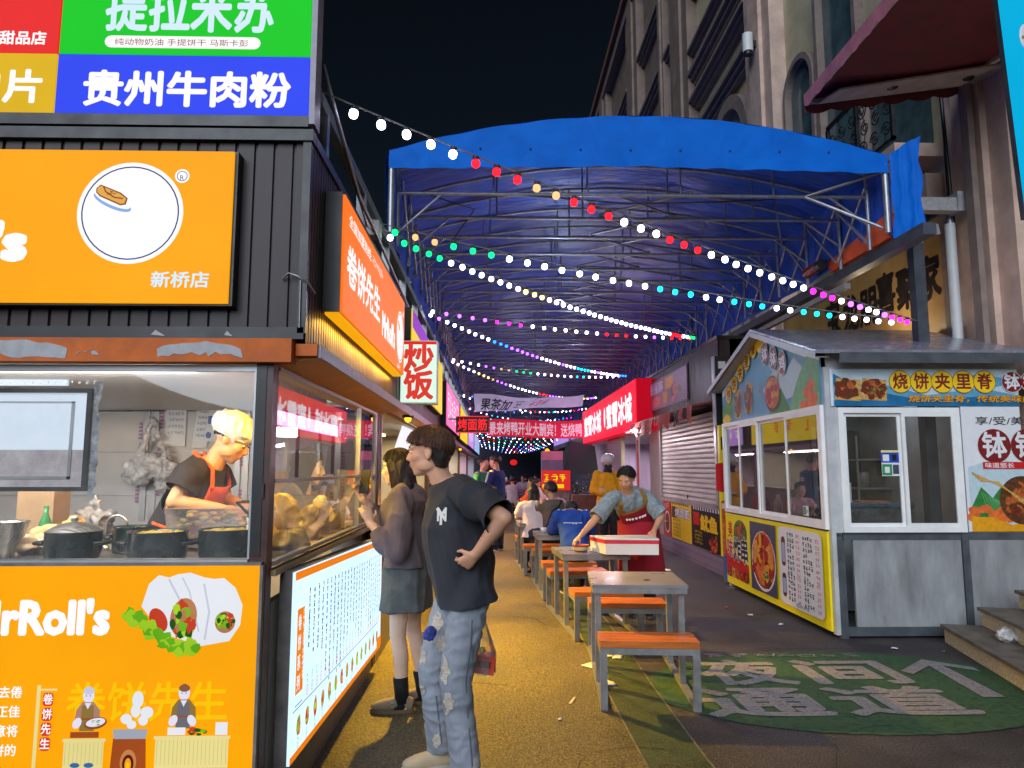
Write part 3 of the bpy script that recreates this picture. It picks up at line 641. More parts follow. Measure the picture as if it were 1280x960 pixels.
# ================================================================ things inside the wrap stall
CT = 1.10
def pot(px, pz, y, r, h, label, lid=None, fill=None):
    p = at(px, pz, Y=y); o = thing('cooking_pot', label, 'pot', (p.x, y, CT), 'enamel pots on the stall counter')
    c = MB(pot_m); c.lathe([(0, CT+.002), (r*.92, CT+.002), (r*.97, CT+.02), (r, CT+h*.5), (r*.99, CT+h), (r*1.03, CT+h+.006), (r*.95, CT+h+.004), (r*.93, CT+h*.6), (0, CT+h*.55)], (p.x, y, 0), 32); c.build('pot_body', o)
    for sg in (-1, 1):
        c = MB(blackm); c.tube([(p.x+sg*r*.98, y-.04, CT+h*.6), (p.x+sg*(r+.035), y-.035, CT+h*.62), (p.x+sg*(r+.035), y+.035, CT+h*.62), (p.x+sg*r*.98, y+.04, CT+h*.6)], .009, 8); c.build('handle', o)
    if lid: 
        c = MB(lid); c.lathe([(r*1.02, CT+h+.008), (r*.7, CT+h+.03), (r*.3, CT+h+.045), (0, CT+h+.048)], (p.x, y, 0), 32); c.m = steel; c.lathe([(.0, CT+h+.075), (.014, CT+h+.07), (.016, CT+h+.055), (.008, CT+h+.045)], (p.x, y, 0), 12); c.build('lid', o)
    if fill:
        c = MB(fill); n = 24; c.ell((p.x, y, CT+h*.72), (r*.9, r*.9, h*.25), None, 24, 8)
        q = random.Random(int(px))
        for i in range(40):
            a, t = q.uniform(0, 6.28), math.sqrt(q.random())*.8*r; c.ell((p.x+t*math.cos(a), y+t*math.sin(a), CT+h*.93), (q.uniform(.012, .03), q.uniform(.012, .03), .012), None, 7, 5)
        c.build('filling', o)
noodle = pbr('yellow_noodles', (.62, .40, .05), rough=.45, var=.3, scale=30)
pot(92, 672, 3.34, .115, .115, 'low dark enamel pot under a steel lid beside the left packs', lid=steel)
pot(198, 672, 3.30, .125, .12, 'dark enamel pot filled with yellow food, middle of the front window', fill=noodle)
pot(286, 672, 3.36, .13, .125, 'dark enamel pot heaped with yellow food beside the corner post', fill=noodle)
pot(166, 668, 3.58, .09, .12, 'small dark pot standing behind the filled pots')
p = at(4, 665, Y=3.35); o = MB(steel); o.lathe([(0, CT), (.05, CT), (.055, CT+.06), (.085, CT+.10), (.10, CT+.16), (.104, CT+.165), (.096, CT+.16), (.07, CT+.1), (0, CT+.08)], (p.x, 3.35, 0), 28); tag(o.build('steel_bowl'), 'shiny steel bowl on a stand at the left end of the counter', 'bowl')
# tray of food the worker bends over
tr_ = thing('food_tray', 'clear deep tray of yellow shredded food in front of the worker', 'tray', (at(265, 640, Y=3.75).x, 3.75, CT))
x0, x1 = at(222, 640, Y=3.75).x, at(322, 640, Y=3.75).x; zt = at(265, 634, Y=3.75).z
c = MB(film); c.prism([(x0+.03, 3.6, CT+.02), (x1-.02, 3.6, CT+.02), (x1, 3.6, zt), (x0, 3.6, zt)], (0, .3, 0)); c.build('tray_body', tr_)
c = MB(noodle)
for i in range(90): c.ell((rnd.uniform(x0+.03, x1-.03), rnd.uniform(3.62, 3.88), CT+.03+rnd.uniform(0, zt-CT-.05)), (.03, .022, .014), Matrix.Rotation(rnd.uniform(0, 3), 3, 'Z'), 7, 5)
c.build('food', tr_)
c = MB(blackm); a = at(296, 628, Y=3.42); b = at(335, 628, Y=3.42); d = at(318, 650, Y=3.42); c.bar(a, b, .01, .008); c.bar(V((a.x, 3.42, a.z)), V((d.x, 3.42, d.z)), .01, .01); c.bar(V((d.x, 3.42, d.z)), V((d.x, 3.42, CT)), .01, .01); c.bar(V((b.x-.01, 3.42, b.z)), V((b.x-.01, 3.42, CT)), .01, .01); c.bar(V((a.x, 3.42, a.z)), V((a.x, 3.6, a.z)), .01, .008); tag(c.build('wire_stand'), 'small black folding stand at the window end of the counter', 'stand')
# tap
c = MB(steel); p = at(132, 655, Y=3.68); c.tube([(p.x, 3.69, CT), (p.x+.0, 3.69, CT+.12)]+[(p.x+.05-.05*math.cos(t*math.pi/8), 3.69, CT+.12+.05*math.sin(t*math.pi/8)) for t in range(1, 9)]+[(p.x+.10, 3.69, CT+.09)], .007, 10); c.lathe([(.02, CT), (.018, CT+.02), (0, CT+.03)], (p.x, 3.69, 0), 14); tag(c.build('swan_neck_tap'), 'curved chrome tap rising behind the lidded pot', 'tap')
# wrapped packs at left, cardboard, green bottle
def heap(name, label, cat, c0, r, mat, n, seed, flat=.6):
    q = random.Random(seed); c = MB(mat)
    for i in range(n): c.ell((c0[0]+q.uniform(-r, r), c0[1]+q.uniform(-r, r)*.5, c0[2]+q.uniform(.2, 1)*r*flat), (r*q.uniform(.4, .7), r*q.uniform(.35, .6), r*q.uniform(.25, .5)), Matrix.Rotation(q.uniform(0, 3), 3, 'Z') @ Matrix.Rotation(q.uniform(-.5, .5), 3, 'X'), 12, 8)
    o = tag(c.build(name), label, cat); remesh(o, r*.06, 3, r*.10, 14/r*.15); return o
def remesh(o, vox, smooth=4, wr=0.0, ws=8.0, seed=0, fac=.5, aniso=(1, 1, 1)):
    """fuse the overlapping pieces of one body into a single skin and relax it; wr adds cloth wrinkles"""
    m = o.modifiers.new('r', 'REMESH'); m.mode = 'VOXEL'; m.voxel_size = vox; m.use_smooth_shade = True
    if smooth: k = o.modifiers.new('s', 'SMOOTH'); k.factor = fac; k.iterations = smooth
    me = bpy.data.meshes.new_from_object(o.evaluated_get(bpy.context.evaluated_depsgraph_get()))
    o.modifiers.clear(); old = o.data
    mats = [x for x in old.materials]
    me.materials.clear(); me.materials.append(mats[0])
    me.polygons.foreach_set('use_smooth', [True]*len(me.polygons))
    if wr:
        nr = [v.normal.copy() for v in me.vertices]; sd_ = V((seed*3.1, seed*1.7, seed))
        for v, n in zip(me.vertices, nr):
            q = V((v.co.x*aniso[0], v.co.y*aniso[1], v.co.z*aniso[2]))*ws+sd_
            a = noise.noise(q+V((noise.noise(q*.5), noise.noise(q*.5+V((5, 5, 5))), 0))*1.2)
            v.co += n*wr*(1-2*abs(a)*1.6)
    o.data = me; me.name = o.name; bpy.data.meshes.remove(old); return o
cream_pk = pbr('cream_wrapping', (.62, .50, .34), rough=.4, var=.25, scale=15)
p = at(45, 672, Y=3.5); heap('food_pack', 'crumpled cream food pack lying behind the lidded pot', 'food pack', (p.x, 3.52, CT), .09, cream_pk, 7, 3)
p = at(85, 660, Y=3.62); heap('food_pack', 'pale yellow pack of wraps standing behind the lidded pot', 'food pack', (p.x, 3.62, CT+.04), .10, pbr('yellow_pack', (.66, .48, .2), rough=.4), 6, 8, .9)
c = MB(pbr('cardboard', (.40, .26, .14), rough=.8)); p = at(52, 640, Y=3.95); c.box((p.x-.10, 3.9, CT), (p.x+.09, 4.05, p.z+.14)); tag(c.build('cardboard_box'), 'brown cardboard box standing under the hatch frame', 'box')
c = MB(pbr('green_bottle', (.04, .26, .08), rough=.25)); p = at(57, 650, Y=3.8); c.lathe([(0, CT), (.028, CT), (.03, CT+.12), (.012, CT+.17), (.012, CT+.21), (0, CT+.21)], (p.x, 3.8, 0), 16); tag(c.build('bottle'), 'green bottle beside the cardboard box', 'bottle')
# clear bag of packaging hanging from the wall and loose film
def hang_bag(px, py, y, r, hgt, label, seed, m):
    q = random.Random(seed); p = at(px, py, Y=y); c = MB(m)
    for i in range(9): c.ell((p.x+q.uniform(-r, r)*.7, y+q.uniform(-.03, .03), p.z-hgt*.5+q.uniform(-.3, .3)*hgt), (r*.5, .05, hgt*.25), Matrix.Rotation(q.uniform(-.6, .6), 3, 'Y'), 10, 7)
    for sg in (-1, 1): c.caps((p.x+sg*r*.5, y, p.z-hgt*.2), (p.x, y, p.z+hgt*.75), .02, .006)
    o = tag(c.build('hanging_bag'), label, 'plastic bag'); remesh(o, .012, 2, .02, 16, seed); return o
bag_w = pbr('milky_bag_plastic', (.60, .59, .6), rough=.28, var=.35, scale=14, spec=.7)
hang_bag(190, 560, 5.38, .17, .32, 'clear bag stuffed with packaging hanging on the back wall', 2, bag_w)
hang_bag(118, 640, 4.2, .10, .12, 'crumpled clear film hanging below the hatch frame', 5, bag_w)
# sheets on the back wall
def wall_sheet(pxa, pya, pxb, pyb, label, tilt, seed, y=5.478, blue=False):
    a = at(pxa, pya, Y=y); b = at(pxb, pyb, Y=y); q = random.Random(seed); w_ = b.x-a.x; h = a.z-b.z
    c = MB(sheet_white); sh = w_*tilt; c.prism([(a.x, y, b.z), (b.x-sh*.0, y, b.z), (b.x+sh, y, a.z), (a.x+sh, y, a.z)], (0, -.002, 0)); A = Art(c, (a.x, y-.0022, b.z), (1, 0, 0), (0, 0, 1))
    if blue: A.rect(w_*.1+sh*.6, h*.55, w_*.8, h*.25, print_blue); A.ell(w_*.35, h*.2, w_*.2, h*.1, print_blue)
    else:
        for i in range(7): A.glyphs(w_*.12+sh*(.9-i*.11), h*(.9-i*.115), 5, h*.06, print_grey, q, gap=w_*.8/5/(h*.06))
    tag(c.build('wall_notice'), label, 'notice')
wall_sheet(209, 488, 231, 558, 'white printed sheet on the back wall left of the aluminium strip', 0, 1)
wall_sheet(243, 495, 258, 560, 'white slanted printed sheet on the back wall behind the worker', .35, 2)
wall_sheet(256, 512, 272, 552, 'white notice with a blue panel beside the worker head', .3, 3, 5.47, True)
# yellow bag heap and food behind the side glass
ybag = pbr('yellow_bag_plastic', (.60, .50, .24), rough=.35, var=.3, scale=12)
heap('bread_bag', 'heaped yellow plastic bag behind the side window glass', 'plastic bag', (-1.25, 4.35, 1.12), .17, ybag, 9, 11, 1.0)
heap('food_heap', 'flat heap of yellow shredded food behind the lower side glass', 'food', (-1.16, 3.7, 1.1), .16, noodle, 12, 12, .3)
heap('bread_bag', 'pale crumpled bag behind the far end of the side glass', 'plastic bag', (-1.2, 5.1, 1.1), .12, cream_pk, 8, 14, 1.0)
c = MB(white_paint); c.lathe([(0, 1.10), (.045, 1.10), (.06, 1.26), (.05, 1.30), (.02, 1.33), (0, 1.33)], (-1.12, 4.75, 0), 18); tag(c.build('sauce_jar'), 'white plastic jar behind the side glass near the phone', 'jar')
c = MB(pbr('clear_cups', (.5, .52, .5), rough=.2)); 
for k in range(5): c.lathe([(.034, 1.10+k*.03), (.045, 1.16+k*.03), (.043, 1.16+k*.03), (.03, 1.11+k*.03)], (-1.08, 3.35, 0), 16)
tag(c.build('cup_stack'), 'stack of clear cups behind the side glass next to the corner post', 'cups')
# wire loop and paint scars on the near cladding corner
c = MB(galv); a = at(352, 345, Y=2.96); c.tube([(a.x, 2.97, a.z-.01), (a.x+.03, 2.955, a.z+.012), (a.x+.065, 2.955, a.z), (SU+.02, 2.96, a.z-.03), (SU+.025, 3.05, a.z-.05)], .005, 6); c.tube([(SU-.012, 2.958, a.z-.02), (SU-.01, 2.955, 2.08)], .003, 5); tag(c.build('wire'), 'thin wire twisted round the near cladding corner', 'wire')

# ================================================================ further stalls of the left row
def side_stall(y0, y1, label, sheet, wallc, warm, e, back=-2.9, top=2.93, counter=1.0, deco=0):
    o = thing('food_stall', label, 'food stall', (-1.9, (y0+y1)/2, 0))
    c = MB(sheet); corrugated(c, (SU, y0, 0), (0, 1, 0), (1, 0, 0), y1-y0, 2.03, 2.88, .06, .01, .014); c.box((back, y0+.01, 2.03), (SU-.012, y1-.01, 2.85)); c.build('side_cladding', o)
    c = MB(black_trim); c.box((back, y0, 2.88), (SU+.03, y1, 2.93)); c.build('roof_trim', o)
    c = MB(soffit_m); c.box((SX, y0, 1.99), (SU+.05, y1, 2.01)); c.m = lilac_trim; c.box((SU+.05, y0, 1.97), (SU+.064, y1, 2.03)); c.build('eave_trim', o)
    c = MB(wallc); c.box((back, y0+.01, 0), (back+.03, y1-.01, 2.0)); c.box((back, y0+.01, 0), (SX, y0+.04, 2.0)); c.box((back, y1-.04, 0), (SX, y1-.01, 2.0)); c.box((back, y0+.04, 1.96), (SX, y1-.04, 1.985)); c.build('inner_wall', o)
    c = MB(dull_grey); c.box((SX-.04, y0+.04, 0), (SX, y1-.04, counter)); c.m = steel; c.box((SX-.5, y0+.04, counter), (SX+.06, y1-.04, counter+.03)); c.build('counter', o)
    for y_ in (y0+.05, y1-.1): c = MB(dark_post); c.box((SX-.05, y_, counter), (SX+.002, y_+.05, 1.99)); c.build('corner_post', o)
    c = MB(lit('tube_'+label[:12].replace(' ', '_'), warm, 3.5, 0)); c.box((-1.5, y0+.5, 1.93), (-1.46, y1-.5, 1.958)); c.build('ceiling_tube', o)
    wl = lin(warm)
    lamp('stall_tube_light', 'AREA', (-1.48, (y0+y1)/2, 1.92), e, wl, y1-y0-1, .08, to=(-1.2, (y0+y1)/2, 0))
    return o
st2 = side_stall(5.82, 10.2, 'fried rice stall with a brown ribbed front and lit interior behind the girl', brown_sheet, pbr('stall_wall_cream', (.55, .5, .44), rough=.6), (255, 226, 170), 70)
st3 = side_stall(10.25, 14.55, 'stall under the pink lit sign with pale inner walls', brown_sheet, pbr('stall_wall_lilac', (.52, .46, .55), rough=.6), (255, 206, 230), 110)
st4 = side_stall(14.6, 19.2, 'stall under the yellow lit sign further along the left row', brown_sheet, pbr('stall_wall_grey', (.45, .45, .46), rough=.6), (255, 232, 190), 100)
st5 = side_stall(19.25, 25, 'dim stall beyond the two standing men on the left', brown_sheet, wallin, (255, 220, 235), 80)
st6 = side_stall(25.05, 34, 'farthest lit stall of the left row under the canopy', brown_sheet, wallin, (235, 225, 255), 90)
def flat_sign(name, label, y0, y1, z0, z1, m, fn, X=-.70, parent=None):
    o = thing(name, label, 'sign', (X, (y0+y1)/2, z0)); c = MB(m); c.box((X-.012, y0, z0), (X, y1, z1)); A = Art(c, (X, y0, z0), (0, 1, 0), (0, 0, 1)); fn(A, y1-y0, z1-z0); c.build('lit_face', o)
    c = MB(black_trim); c.box((SU+.012, y0-.01, z0-.01), (X-.012, y1+.01, z1+.01)); c.build('sign_box', o); return o
pink = lit('pink_lightbox', (255, 120, 190), 1.0, .06); purp = lit('purple_lit', (150, 40, 200), .9, .05)
def f2(A, w_, h):
    A.rect(0, h-.16, w_*.4, .16, purp); A.glyphs(.2, .1, 5, .3, rd_lit, rnd, gap=1.5)
flat_sign('shop_sign', 'yellow lit sign with a purple top behind the fried rice sign', 6.05, 9.6, 2.22, 2.86, ye_lit, f2)
flat_sign('shop_sign', 'pink lit shop sign with white characters on the third left stall', 10.6, 14.3, 2.15, 2.78, pink, lambda A, w_, h: A.glyphs(.2, .12, 7, .4, wh_lit, rnd, gap=1.25))
flat_sign('shop_sign', 'plain yellow lit sign on the fourth left stall', 14.9, 18.8, 2.12, 2.8, ye_lit, lambda A, w_, h: A.glyphs(.4, .2, 3, .3, rd_lit, rnd, gap=3))
flat_sign('shop_sign', 'lilac lit sign on the fifth left stall', 19.5, 24.5, 2.15, 2.75, lit('lilac_lit', (214, 150, 240), .9), lambda A, w_, h: A.glyphs(.4, .15, 7, .35, wh_lit, rnd, gap=1.6))
flat_sign('shop_sign', 'long pale blue lit sign on the farthest left stall', 25.5, 33.5, 2.15, 2.75, lit('pale_blue_lit', (160, 200, 250), .9), lambda A, w_, h: A.glyphs(.4, .15, 9, .35, rd_lit, rnd, gap=2))
c = MB(lit('amber_strip', (255, 170, 20), 1.2, 0))
for y0, y1 in ((6.05, 9.6), (10.6, 14.3), (14.9, 18.8)): c.box((SU+.02, y0, 2.06), (SU+.05, y1, 2.075))
# hanging lit sign with red characters, facing the camera
a = at(502, 427, Y=5.95); b = at(545, 503, Y=5.95)
o = thing('hanging_sign', 'white lit box sign with two red characters hanging across the alley side', 'sign', (a.x/2+b.x/2, 6.0, b.z))
c = MB(lit('pale_green_white_lit', (226, 255, 238), .98, .03)); c.box((a.x, 5.94, b.z), (b.x, 5.95, a.z)); w_ = b.x-a.x; h = a.z-b.z
A = Art(c, (a.x, 5.94, b.z), (1, 0, 0), (0, 0, 1)); A.rect(0, h-.025, w_, .025, rd_lit); rr = lit('red_char', (232, 62, 52), .9, 0)
A.text('炒', w_/2, h*.545, w_*.86, rr, w_*.80, .035, 'c'); A.text('饭', w_/2, h*.10, w_*.86, rr, w_*.80, .035, 'c'); c.build('lit_face', o)
c = MB(white_paint); c.box((a.x-.006, 5.95, b.z-.01), (b.x+.006, 6.09, a.z+.01)); c.m = galv; c.box((a.x-.2, 6.0, a.z-.06), (a.x, 6.03, a.z-.03)); c.box((a.x-.2, 6.0, b.z+.05), (a.x, 6.03, b.z+.08)); c.build('sign_box', o)
# red dot-matrix sign
a = at(570, 520, Y=11); b = at(611, 541, Y=11)
o = thing('led_sign', 'small red dot matrix sign on a bracket below the pink sign', 'sign', ((a.x+b.x)/2, 11, b.z)); c = MB(blackm); c.box((a.x, 11, b.z), (b.x, 11.08, a.z)); A = Art(c, (a.x, 11, b.z), (1, 0, 0), (0, 0, 1)); led = lit('led_red', (255, 40, 50), 1.3, 0)
A.text('烤面筋', .03, .055, .19, led, b.x-a.x-.06, .012); A.rect(.0, .0, b.x-a.x, .012, led); A.rect(0, a.z-b.z-.012, b.x-a.x, .012, led); c.build('led_panel', o); c = MB(galv); c.box((-.82, 11.02, a.z-.06), (a.x, 11.05, a.z-.03)); c.build('bracket', o)
# slanted white menu board hanging in the second stall
c = MB(lit('menu_board_white', (250, 250, 255), .95, .04)); a = at(486, 585, X=-.98); P = [at(487, 583, X=-.98), at(503, 578, X=-.98), at(523, 532, X=-.98), at(506, 527, X=-.98)]
c.prism(P, (-.015, 0, 0)); uu_ = (P[1]-P[0]); A = Art(c, P[0], uu_, P[3]-P[0])
c.m = blackm; c.bar(P[0]+V((.0, 0, -.01)), P[1]+V((0, 0, -.01)), .03, .03); tag(c.build('menu_board'), 'slanted white lit menu board hanging in the opening behind the girl', 'menu board')
# goods on the far counters
for y_, m_, lb in ((6.6, pbr('red_sauce', (.45, .04, .03), rough=.3), 'red sauce tub on the fried rice stall counter'), (8.0, white_paint, 'white tub on the fried rice stall counter'), (9.2, ybag, 'yellow tub on the fried rice stall counter'), (11.4, white_paint, 'white tub on the counter under the pink sign'), (12.8, pbr('red_sauce', (.45, .04, .03)), 'red tub on the counter under the pink sign')):
    c = MB(m_); c.lathe([(0, 1.03), (.07, 1.03), (.085, 1.18), (.09, 1.185), (.08, 1.18), (.0, 1.15)], (-1.05, y_, 0), 18); tag(c.build('sauce_tub'), lb, 'tub')
# yellow lamps under the eaves that tint the ground
yl = (1, .56, .03)
c = MB(lit('amber_lamp_glass', (255, 190, 30), 3, 0)); 
for i, y_ in enumerate((6.5, 8.4, 11.5, 13.5, 16.5)):
    el = thing('eave_lamp', ('first', 'second', 'third', 'fourth', 'fifth')[i]+' amber eave lamp along the left row counting from the hanging white sign', 'lamp', (-.74, y_, 1.93), 'amber lamps under the left eaves')
    c = MB(lit('amber_lamp_glass', (255, 190, 30), 3, 0)); c.ell((-.78, y_, 1.945), (.03, .03, .03), None, 12, 8); c.build('bulb', el); c = MB(blackm); c.lathe([(.0, 1.985), (.05, 1.98), (.055, 1.955), (.045, 1.955), (.0, 1.97)], (-.78, y_, 0), 16); c.build('lamp_shade', el)
    l = lamp('eave_lamp_light', 'SPOT', (-.72, y_, 1.90), (640, 520, 320, 260, 200)[i], yl, .04, to=(.0, y_-.7, 0)); l.data.spot_size = R(92); l.data.spot_blend = .45
# ================================================================ blue sliding canopy over the alley
CX0, CX1, CY0, CY1 = -.92, 3.46, 6.0, 44.0
ZC, ZE, ZT = 3.98, 4.22, 4.56          # chord, eave, crown of the arch
def arch(x): t = (x-CX0)/(CX1-CX0)*2-1; return ZE+(ZT-ZE)*(1-t*t)
tarp_out = bpy.data.materials.new('blue_tarpaulin'); tarp_out.use_nodes = True
n = tarp_out.node_tree.nodes; l = tarp_out.node_tree.links; b = n['Principled BSDF']
b.inputs['Base Color'].default_value = (.0, .135, .62, 1); b.inputs['Roughness'].default_value = .6; b.inputs['Specular IOR Level'].default_value = .12
tc = n.new('ShaderNodeTexCoord'); mp = n.new('ShaderNodeMapping'); mp.inputs['Scale'].default_value = (1.0, 2.6, 1); mp.inputs['Rotation'].default_value = (0, 0, .5)
nz = n.new('ShaderNodeTexNoise'); nz.inputs['Scale'].default_value = 3.2; nz.inputs['Detail'].default_value = 6; nz.inputs['Distortion'].default_value = 1.2
l.new(tc.outputs['Object'], mp.inputs[0]); l.new(mp.outputs[0], nz.inputs[0])
bp = n.new('ShaderNodeBump'); bp.inputs['Strength'].default_value = .12; bp.inputs['Distance'].default_value = .05; l.new(nz.outputs[0], bp.inputs['Height']); l.new(bp.outputs[0], b.inputs['Normal'])
cr = n.new('ShaderNodeValToRGB'); cr.color_ramp.elements[0].color = (.0, .12, .57, 1); cr.color_ramp.elements[1].color = (.0, .15, .68, 1); cr.color_ramp.elements[0].position = .35; cr.color_ramp.elements[1].position = .65
l.new(nz.outputs[0], cr.inputs[0]); l.new(cr.outputs[0], b.inputs['Base Color'])
# the inner face of the same sheet is a duller, silvery navy
tarp_in = pbr('tarpaulin_lining', (.010, .088, .60), rough=.40, var=.28, scale=3.5, stretch=(1, 3, 1), bump=1.0, bscale=4.5, spec=.6)
cv = thing('canopy_tent', 'long blue tarpaulin canopy on folding steel ribs covering the whole alley', 'canopy', (1.3, 25, 0))
NR = 62; RP = (CY1-CY0-.3)/NR; rib_y = [CY0+.3+i*RP for i in range(NR+1)]
c = MB(tarp_in); nx = 36; ys = []
for i in range(NR+1):
    ys.append((rib_y[i], 0))
    if i < NR:
        for t in (.33, .66): ys.append((rib_y[i]+RP*t, 1))
ys = [(CY0, 0)]+ys
vs = []
for j, (y_, sag) in enumerate(ys):
    for k in range(nx+1):
        x = CX0+(CX1-CX0)*k/nx; z = arch(x)+.01
        if sag: z -= .035+.025*noise.noise(V((x*2.2, y_*1.3, 0)))+.012*math.sin(x*9+y_*7)
        vs.append((x, y_, z))
c.add(vs, [(j*(nx+1)+k, j*(nx+1)+k+1, (j+1)*(nx+1)+k+1, (j+1)*(nx+1)+k) for j in range(len(ys)-1) for k in range(nx)], True)
# side skirts of the sheet
for X_, sg in ((CX0-.01, 1), (CX1+.01, -1)):
    vs = []; m_ = len(ys)
    for j, (y_, sag) in enumerate(ys):
        for k in range(6): vs.append((X_+.02*math.sin(y_*6+k)*sag, y_, ZE+.01-(ZE-3.52)*k/5))
    c.add(vs, [(j*6+k, (j+1)*6+k, (j+1)*6+k+1, j*6+k+1) if sg > 0 else (j*6+k, j*6+k+1, (j+1)*6+k+1, (j+1)*6+k) for j in range(m_-1) for k in range(5)], True)
c.build('tarp_roof', cv)
c = MB(tarp_out); vs = []; N = 60
for k in range(N+1):
    x = CX0+(CX1-CX0)*k/N; zt = arch(x)+.025; zb = 4.08+.04*(1-abs(k/N*2-1))+.006*math.sin(k*1.3)
    for q in range(5): vs.append((x, CY0-.01+.006*math.sin(k*.9+q*2), zt+(zb-zt)*q/4))
c.add(vs, [(k*5+q, k*5+q+1, (k+1)*5+q+1, (k+1)*5+q) for k in range(N) for q in range(4)], True)
vs = []                                     # sheet seen from outside, above the ribs
for k in range(N+1):
    x = CX0+(CX1-CX0)*k/N
    vs += [(x, CY0-.012, arch(x)+.026), (x, CY1, arch(x)+.026)]
c.add(vs, [(2*k, 2*k+2, 2*k+3, 2*k+1) for k in range(N)], True)
c.m = pbr('dark_eyelet', (.02, .03, .06))
for k in range(1, 10):
    x = CX0+(CX1-CX0)*(k-.2)/10; c.ell((x, CY0-.018, 4.27), (.009, .004, .009), None, 8, 6)
c.build('valance', cv)
# loose side flaps of the sheet at the front corners
fl = MB(tarp_out); a = (CX1, CY0-.01, ZE+.03); vs = []
for k in range(9):
    t = k/8; x = CX1+.01+.19*t; y_ = CY0-.02-.14*t+.02*math.sin(k*1.9)
    for q in range(8): vs.append((x+.012*math.sin(q*1.7+k), y_+.012*math.sin(q*2+k*1.3), ZE+.04+.10*t-(ZE-3.45)*q/7))
fl.add(vs, [(k*8+q, k*8+q+1, (k+1)*8+q+1, (k+1)*8+q) for k in range(8) for q in range(7)], True); fl.build('side_flap', cv)
fl = MB(tarp_out); vs = []
for k in range(5):
    t = k/4
    for q in range(6): vs.append((CX0-.02-.01*math.sin(q+k), CY0+.5*t-.02, ZE+.02-.75*q/5))
fl.add(vs, [(k*6+q, (k+1)*6+q, (k+1)*6+q+1, k*6+q+1) for k in range(4) for q in range(5)], True); fl.build('side_flap', cv)
rib_m = pbr('painted_steel_rib', (.34, .36, .42), rough=.42, metal=.55, var=.2, scale=20)
def rib_mb(y_):
    c = MB(rib_m)
    c.tube([(CX0+.05, y_, ZC), (CX1-.05, y_, ZC)], .017, 6)
    xs = [CX0+.05+(CX1-CX0-.1)*k/10 for k in range(11)]; c.tube([(x, y_, arch(x)-.03) for x in xs], .016, 6)
    for k in (2, 4, 6, 8): c.tube([(xs[k], y_, ZC), (xs[k], y_, arch(xs[k])-.03)], .009, 5)
    for X_ in (CX0+.04, CX1-.04): c.tube([(X_, y_, 3.48), (X_, y_, ZE-.01)], .019, 7)
    c.tube([(CX0+.05, y_, 3.62), (CX0+.44, y_, ZC)], .011, 5); c.tube([(CX1-.05, y_, 3.72), (CX1-.40, y_, ZC)], .011, 5)
    return c
r0 = rib_mb(rib_y[0]).build('rib', cv)
for y_ in rib_y[1:]:
    q = r0.copy(); COL.objects.link(q); q.parent = cv; q.location = (random.uniform(-.012, .012), y_-rib_y[0], random.uniform(-.008, .008)); q.rotation_euler.z = random.uniform(-.006, .006)
def scis(mk):
    c = MB(rib_m); mk(c); return c
def s_mid(c):
    y0, y1 = rib_y[0], rib_y[1]; X_ = 1.42
    c.tube([(X_-.38, y0, ZC+.02), (X_+.38, y1, ZC+.02)], .013, 5); c.tube([(X_+.38, y0, ZC+.035), (X_-.38, y1, ZC+.035)], .013, 5)
def s_side(X_):
    def f(c):
        y0, y1 = rib_y[0], rib_y[1]
        c.m = galv; c.tube([(X_, y0, 3.55), (X_, y1, 4.1)], .014, 6); c.tube([(X_+.02, y0, 4.1), (X_+.02, y1, 3.55)], .014, 6)
    return f
for f in (s_mid, s_side(CX0+.06), s_side(CX1-.06)):
    q0 = scis(f).build('scissor_brace', cv)
    for i in range(1, 32 if f is s_mid else 34):
        q = q0.copy(); COL.objects.link(q); q.parent = cv; q.location.y = i*RP
c = MB(galv); c.tube([(CX0+.02, CY0+.02, 3.42), (CX0+.02, CY0+.02, 4.2)], .026, 10); c.build('front_post', cv); c = MB(galv); c.tube([(CX1-.02, CY0+.02, 3.55), (CX1-.02, CY0+.02, 4.2)], .026, 10); c.tube([(CX1-.02, CY0+.05, 4.12), (CX1-.62, CY0+.3, ZC)], .016, 8); c.tube([(CX1-.62, CY0+.3, ZC), (CX1-.02, CY0+.1, 3.62)], .016, 8); c.build('front_post', cv)
c = MB(blackm); c.tube([(0.3, 6.3, 3.97), (1.2, 6.35, 3.92), (2.0, 6.35, 3.94), (2.6, 6.4, 3.99), (2.68, 6.45, 3.5)], .007, 5); c.tube([(-.6, 6.4, 4.0), (-.2, 6.8, 4.02), (-.45, 7.4, 3.9)], .007, 5); tag(c.build('cable'), 'thin black cable looping under the front of the blue canopy', 'cable')
# right rail with its lamps
dk_steel = pbr('dark_blue_grey_steel', (.055, .065, .085), rough=.45, var=.25)
rr_ = thing('canopy_rail', 'dark steel canopy rail on posts along the right side', 'rail', (3.55, 14, 0))
c = MB(dk_steel); c.box((3.49, 5.6, 3.40), (3.60, 44, 3.50)); c.m = pbr('pale_gutter', (.32, .3, .29), rough=.5); c.box((3.47, 6.9, 3.28), (3.53, 9.2, 3.335)); c.box((3.47, 10, 3.28), (3.53, 14, 3.335)); c.build('rail', rr_)
pp = at(1150, 400, Y=6.95)
for (x_, y_) in ((pp.x, 6.95), (3.55, 10.6), (3.55, 16), (3.55, 22), (3.55, 28), (3.55, 36)):
    c = MB(dk_steel); c.box((x_-.055, y_-.055, 0), (x_+.055, y_+.055, 3.80 if x_ > 3.6 else 3.40)); c.build('post', rr_)
c = MB(peel_grey); c.bar((pp.x-.02, 6.98, 3.86), (pp.x+.36, 7.18, 3.98), .10, .11); c.build('bracket', rr_)
